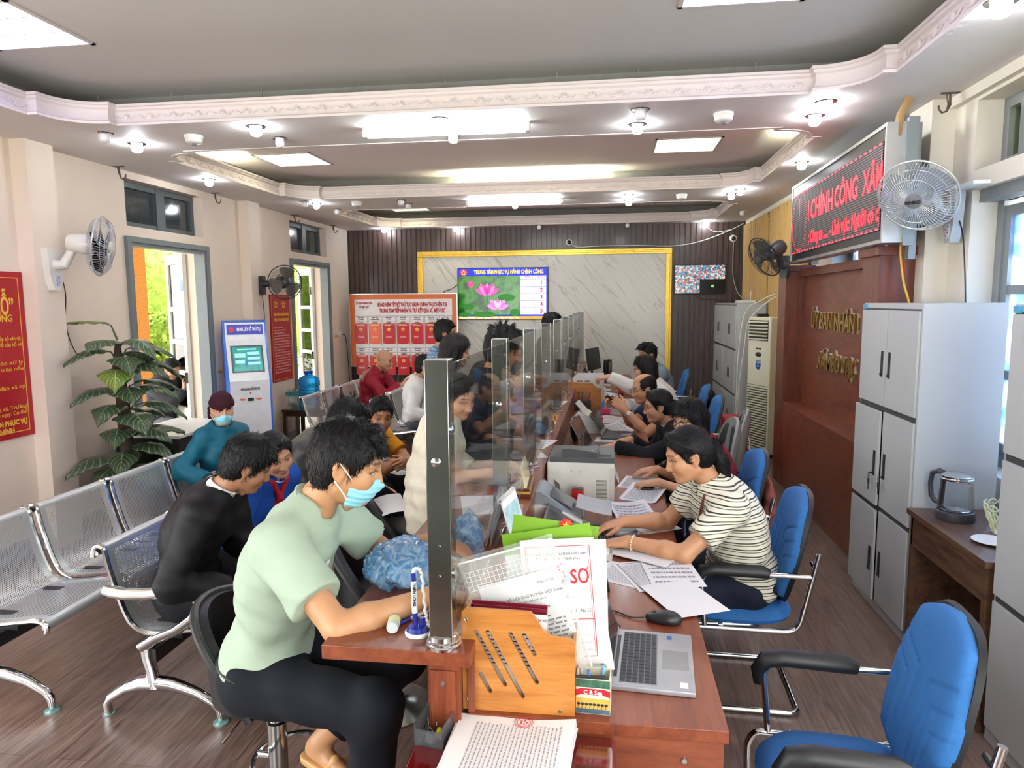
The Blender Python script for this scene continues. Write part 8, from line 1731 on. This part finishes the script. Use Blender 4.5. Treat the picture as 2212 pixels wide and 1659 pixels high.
t = thing('pen_cup', 'clear pink pen cup with blue pens on the desk', 'pen holder', (-.04, 6.98, DZ_)); MB().b2((-.045, -.04, 0), (.045, .04, .06), .006).build('cup', M('cup_pink', '#d0356f', .25, alpha=.8), t); MB().b2((-.04, -.02, .05), (-.015, .01, .13), .004).b2((.01, -.02, .05), (.035, .01, .12), .004).build('blue_refill', M('refill_blue', '#3a7fd0', .35), t)
t = thing('tape_dispenser', 'grey and red tape dispenser beside the scanner', 'tape dispenser', (-.11, 6.62, DZ_)); MB().b2((-.05, -.04, 0), (.05, .04, .03), .006).build('base', M('tape_red', '#b8202c', .4), t); MB().cyl((0, -.015, .05), (0, .015, .05), .034, n=20).build('tape_roll', M('tape_grey', '#6d7074', .5), t)
t = thing('rubber_stamp', 'red stamp standing far along the staff desk', 'stamp', (.13, 8.36, DZ_)); MB().b2((-.035, -.025, .035), (.035, .025, .10), .006).build('housing', M('stamp_red', '#c41a22', .3), t); MB().b2((-.03, -.02, 0), (.03, .02, .034)).build('base', black_p, t)
t = thing('tablet', 'dark tablet in a brown case beside the printed list', 'tablet', (.12, 5.90, DZ_), R(70)); MB().b2((-.06, -.1, 0), (.06, .1, .014), .004).build('case', M('tablet_case', '#4a2a20', .5), t); MB().b2((-.05, -.09, .014), (.05, .09, .0148)).build('screen', M('screen_dark', '#1b1e22', .15), t)
t = thing('mobile_phone', 'dark phone held up by the balding clerk', 'phone', (.03, 6.18, .985), rot=(0, R(-38), R(8))); MB().b2((-.0045, -.037, -.075), (.0045, .037, .075), .004).build('case', M('phone_black', '#17181b', .2), t); MB().b2((.0046, -.034, -.07), (.005, .034, .07)).build('screen', M('screen_dark', '#1b1e22', .15), t)
t = thing('mobile_phone', 'phone in the hands of the girl outside the door', 'phone', (-4.67, 7.37, .96), rot=(0, R(-25), 0)); MB().b2((-.0045, -.037, -.075), (.0045, .037, .075), .004).build('case', M('phone_black', '#17181b', .2), t)
t = thing('desktop_monitor', 'thin black monitor at the far end of the desk', 'monitor', (-.24, 10.45, DZ_), R(70)); MB().box((0, 0, .27), (.5, .02, .32), rotm(-8, 0, 0), .004).build('panel', black_p, t); MB().b2((-.02, .01, .01), (.02, .03, .2)).b2((-.1, -.08, 0), (.1, .08, .012)).build('foot', black_p, t)
laptop('open laptop at the far end of the desk near the posts', -.27, 9.9, 0, 118, .33, .22, col='#46484c')
for x, y, lab, c in ((-.06, 10.55, 'black vacuum flask at the far end of the desk', '#1d1d20'), (.0, 10.6, 'bronze vacuum flask at the far end of the desk', '#6a5a4e')):
    t = thing('vacuum_flask', lab, 'flask', (x, y, DZ_)); MB().lathe([(.032, 0), (.034, .01), (.034, .2), (.028, .22)], n=18).build('bottle', M('flask_'+c[1:], c, .3, metal=.5), t); MB().lathe([(.03, .215), (.03, .25), (0, .252)], n=18).build('cap', black_p, t)
t = thing('white_mug', 'round white container under the outstretched arm', 'container', (-.14, 7.95, DZ_)); MB().lathe([(.0, 0), (.08, 0), (.1, .06), (.1, .14), (.09, .15), (0, .15)], n=24).build('body', white_m, t)
# things held
t = thing('paper_sheet', 'papers in the hands of the bald man in red', 'paper', (-2.60, 8.92, .84), rot=(R(10), R(-50), R(20))); MB().grid(lambda u, v: ((u-.5)*.21, (v-.5)*.3, .02*math.sin(u*4)), 8, 6, .001).build('sheet', pap, t); MB().grid(lambda u, v: (.12+(u-.5)*.16, (v-.5)*.26-.02, -.05+.03*math.sin(u*3)), 8, 6, .001).build('sheet', pap, t)
t = thing('paper_sheet', 'papers on the lap of the person in the quilted jacket', 'paper', (-1.25, 3.78, .70), rot=(R(4), R(-12), R(25))); MB().grid(lambda u, v: ((u-.5)*.21, (v-.5)*.3, .02*math.sin(u*3)), 8, 6, .001).build('sheet', pap, t)
t = thing('paper_sheet', 'large white papers held below the red backpack', 'paper', (-1.95, 7.55, .72), rot=(R(70), R(10), R(-20))); MB().grid(lambda u, v: ((u-.5)*.25, (v-.5)*.34, .03*math.sin(u*5)), 8, 6, .001).build('sheet', pap, t)
# jacket left on a blue chair
C = Clay(); C.ell((.905, 4.12, .68), (.04, .13, .17), None, .05); C.ell((.86, 4.03, .55), (.05, .05, .13), None, .05); o = npmesh('folded_jacket', [C.mesh(.01, folds(.008))], C_('pink_jacket', '#8d4f45'), (.9, 4.12, .4)); tag(o, 'pinkish brown jacket hanging on the blue chair behind the striped polo', 'jacket')
C = Clay(); C.ell((1.03, 7.60, .86), (.05, .22, .10), None, .05); C.ell((1.05, 7.62, .70), (.035, .2, .16), None, .05); o = npmesh('folded_jacket', [C.mesh(.012, folds(.010))], C_('black_cloth_top', '#19191b'), (1.03, 7.6, .4)); tag(o, 'black jacket draped over a blue chair near the far lockers', 'jacket')
# red lacquer table in front of the desk with a pile of forms
lac = M('red_lacquer', '#5a0f12', .12, var=.15, coat=.8); rt = thing('lacquer_table', 'glossy dark red wooden table in front of the desk end', 'table', (-.237, 1.33, 0)); MB().b2((-.26, -.42, .688), (.26, .43, .715), .012, 3).build('top', lac, rt)
for sx in (-1, 1):
    for sy in (-1, 1): MB().b2((sx*.22-.02, sy*.38-.02, 0), (sx*.22+.02, sy*.38+.02, .686)).build('leg', lac, rt)
t = thing('paper_pile', 'thick pile of printed pages on the red lacquer table', 'paper', (-.242, 1.640, .7155), R(-3)); q = random.Random(3)
for i in range(7):
    MB().grid(lambda u, v: ((u-.5)*.31, (v-.5)*.24, .004*i+.006+ (.030*max(0, u-.55)**1.4*max(0, v-.25)*2.2)), 12, 10, .0032).build('sheet', pap, t, (q.uniform(-.006, .006), q.uniform(-.006, .006), 0), (0, 0, R(q.uniform(-2.5, 2.5)*(i < 6))))
mb = MB(); tz = lambda u, v: .004*6+.0075+(.030*max(0, u-.55)**1.4*max(0, v-.25)*2.2)
for c_ in range(22):
    u = .17+.034*c_; v = .07
    while v < .86:
        l = q.uniform(.02, .07); e = min(v+l, .88); mb.add([((a-.5)*.31, (b-.5)*.24, tz(a, b)) for a, b in ((u, v), (u+.0095, v), (u+.0095, e), (u, e))], [(0, 1, 2, 3)]); v = e+.014
mb.build('small_print', inkg, t)
mb = MB(); cu_, cv_ = .56, .985
for r_ in (.024, .018): mb.tube([((cu_-.5)*.31+r_*math.cos(a*.1745), (min(.995, cv_-.04+0)-.5)*.24+r_*math.sin(a*.1745), tz(.56, .9)+.0004) for a in range(36)], .0008, 4, True)
for a in range(5): mb.sph(((cu_-.5)*.31+.008*math.cos(a*1.257), (cv_-.04-.5)*.24+.008*math.sin(a*1.257), tz(.56, .9)), (.003, .003, .0006), 8)
mb.build('red_seal', inkr, t)
t = thing('clip_tray', 'smoky clear tray with binder clips on the red lacquer table', 'tray', (-.447, 1.70, .7155), R(-8)); sm_ = M('smoky_plastic', '#4a4c50', .15, alpha=.5, coat=.5)
f = MB()
for a, b in (((-.04, -.045, 0), (.04, .045, .003)), ((-.04, -.045, 0), (-.037, .045, .06)), ((.037, -.045, 0), (.04, .045, .06)), ((-.04, .042, 0), (.04, .045, .065)), ((-.04, -.045, 0), (.04, -.042, .045))): f.b2(a, b)
f.build('tray', sm_, t)
for i, (x, y, c, lab) in enumerate(((.008, .0, '#d8d23a', 'yellow binder clip in the smoky tray'), (-.02, .012, '#2b2b2e', 'black binder clip in the smoky tray'), (-.005, -.022, '#a8a49a', 'grey binder clip in the smoky tray'))):
    b = thing('binder_clip', lab, 'clip', (-.447+x, 1.70+y, .719), R(30*i)); MB().prism([(-.012, 0), (.012, 0), (.003, .018), (-.003, .018)], .026, (0, .013, 0), *F).build('body', M('clip_'+c[1:], c, .4), b); MB().tube([(-.002, -.006, .016), (-.003, -.008, .034), (-.003, 0, .04), (-.003, .008, .034), (-.002, .006, .016)], .0012, 5).build('wire', steel, b)
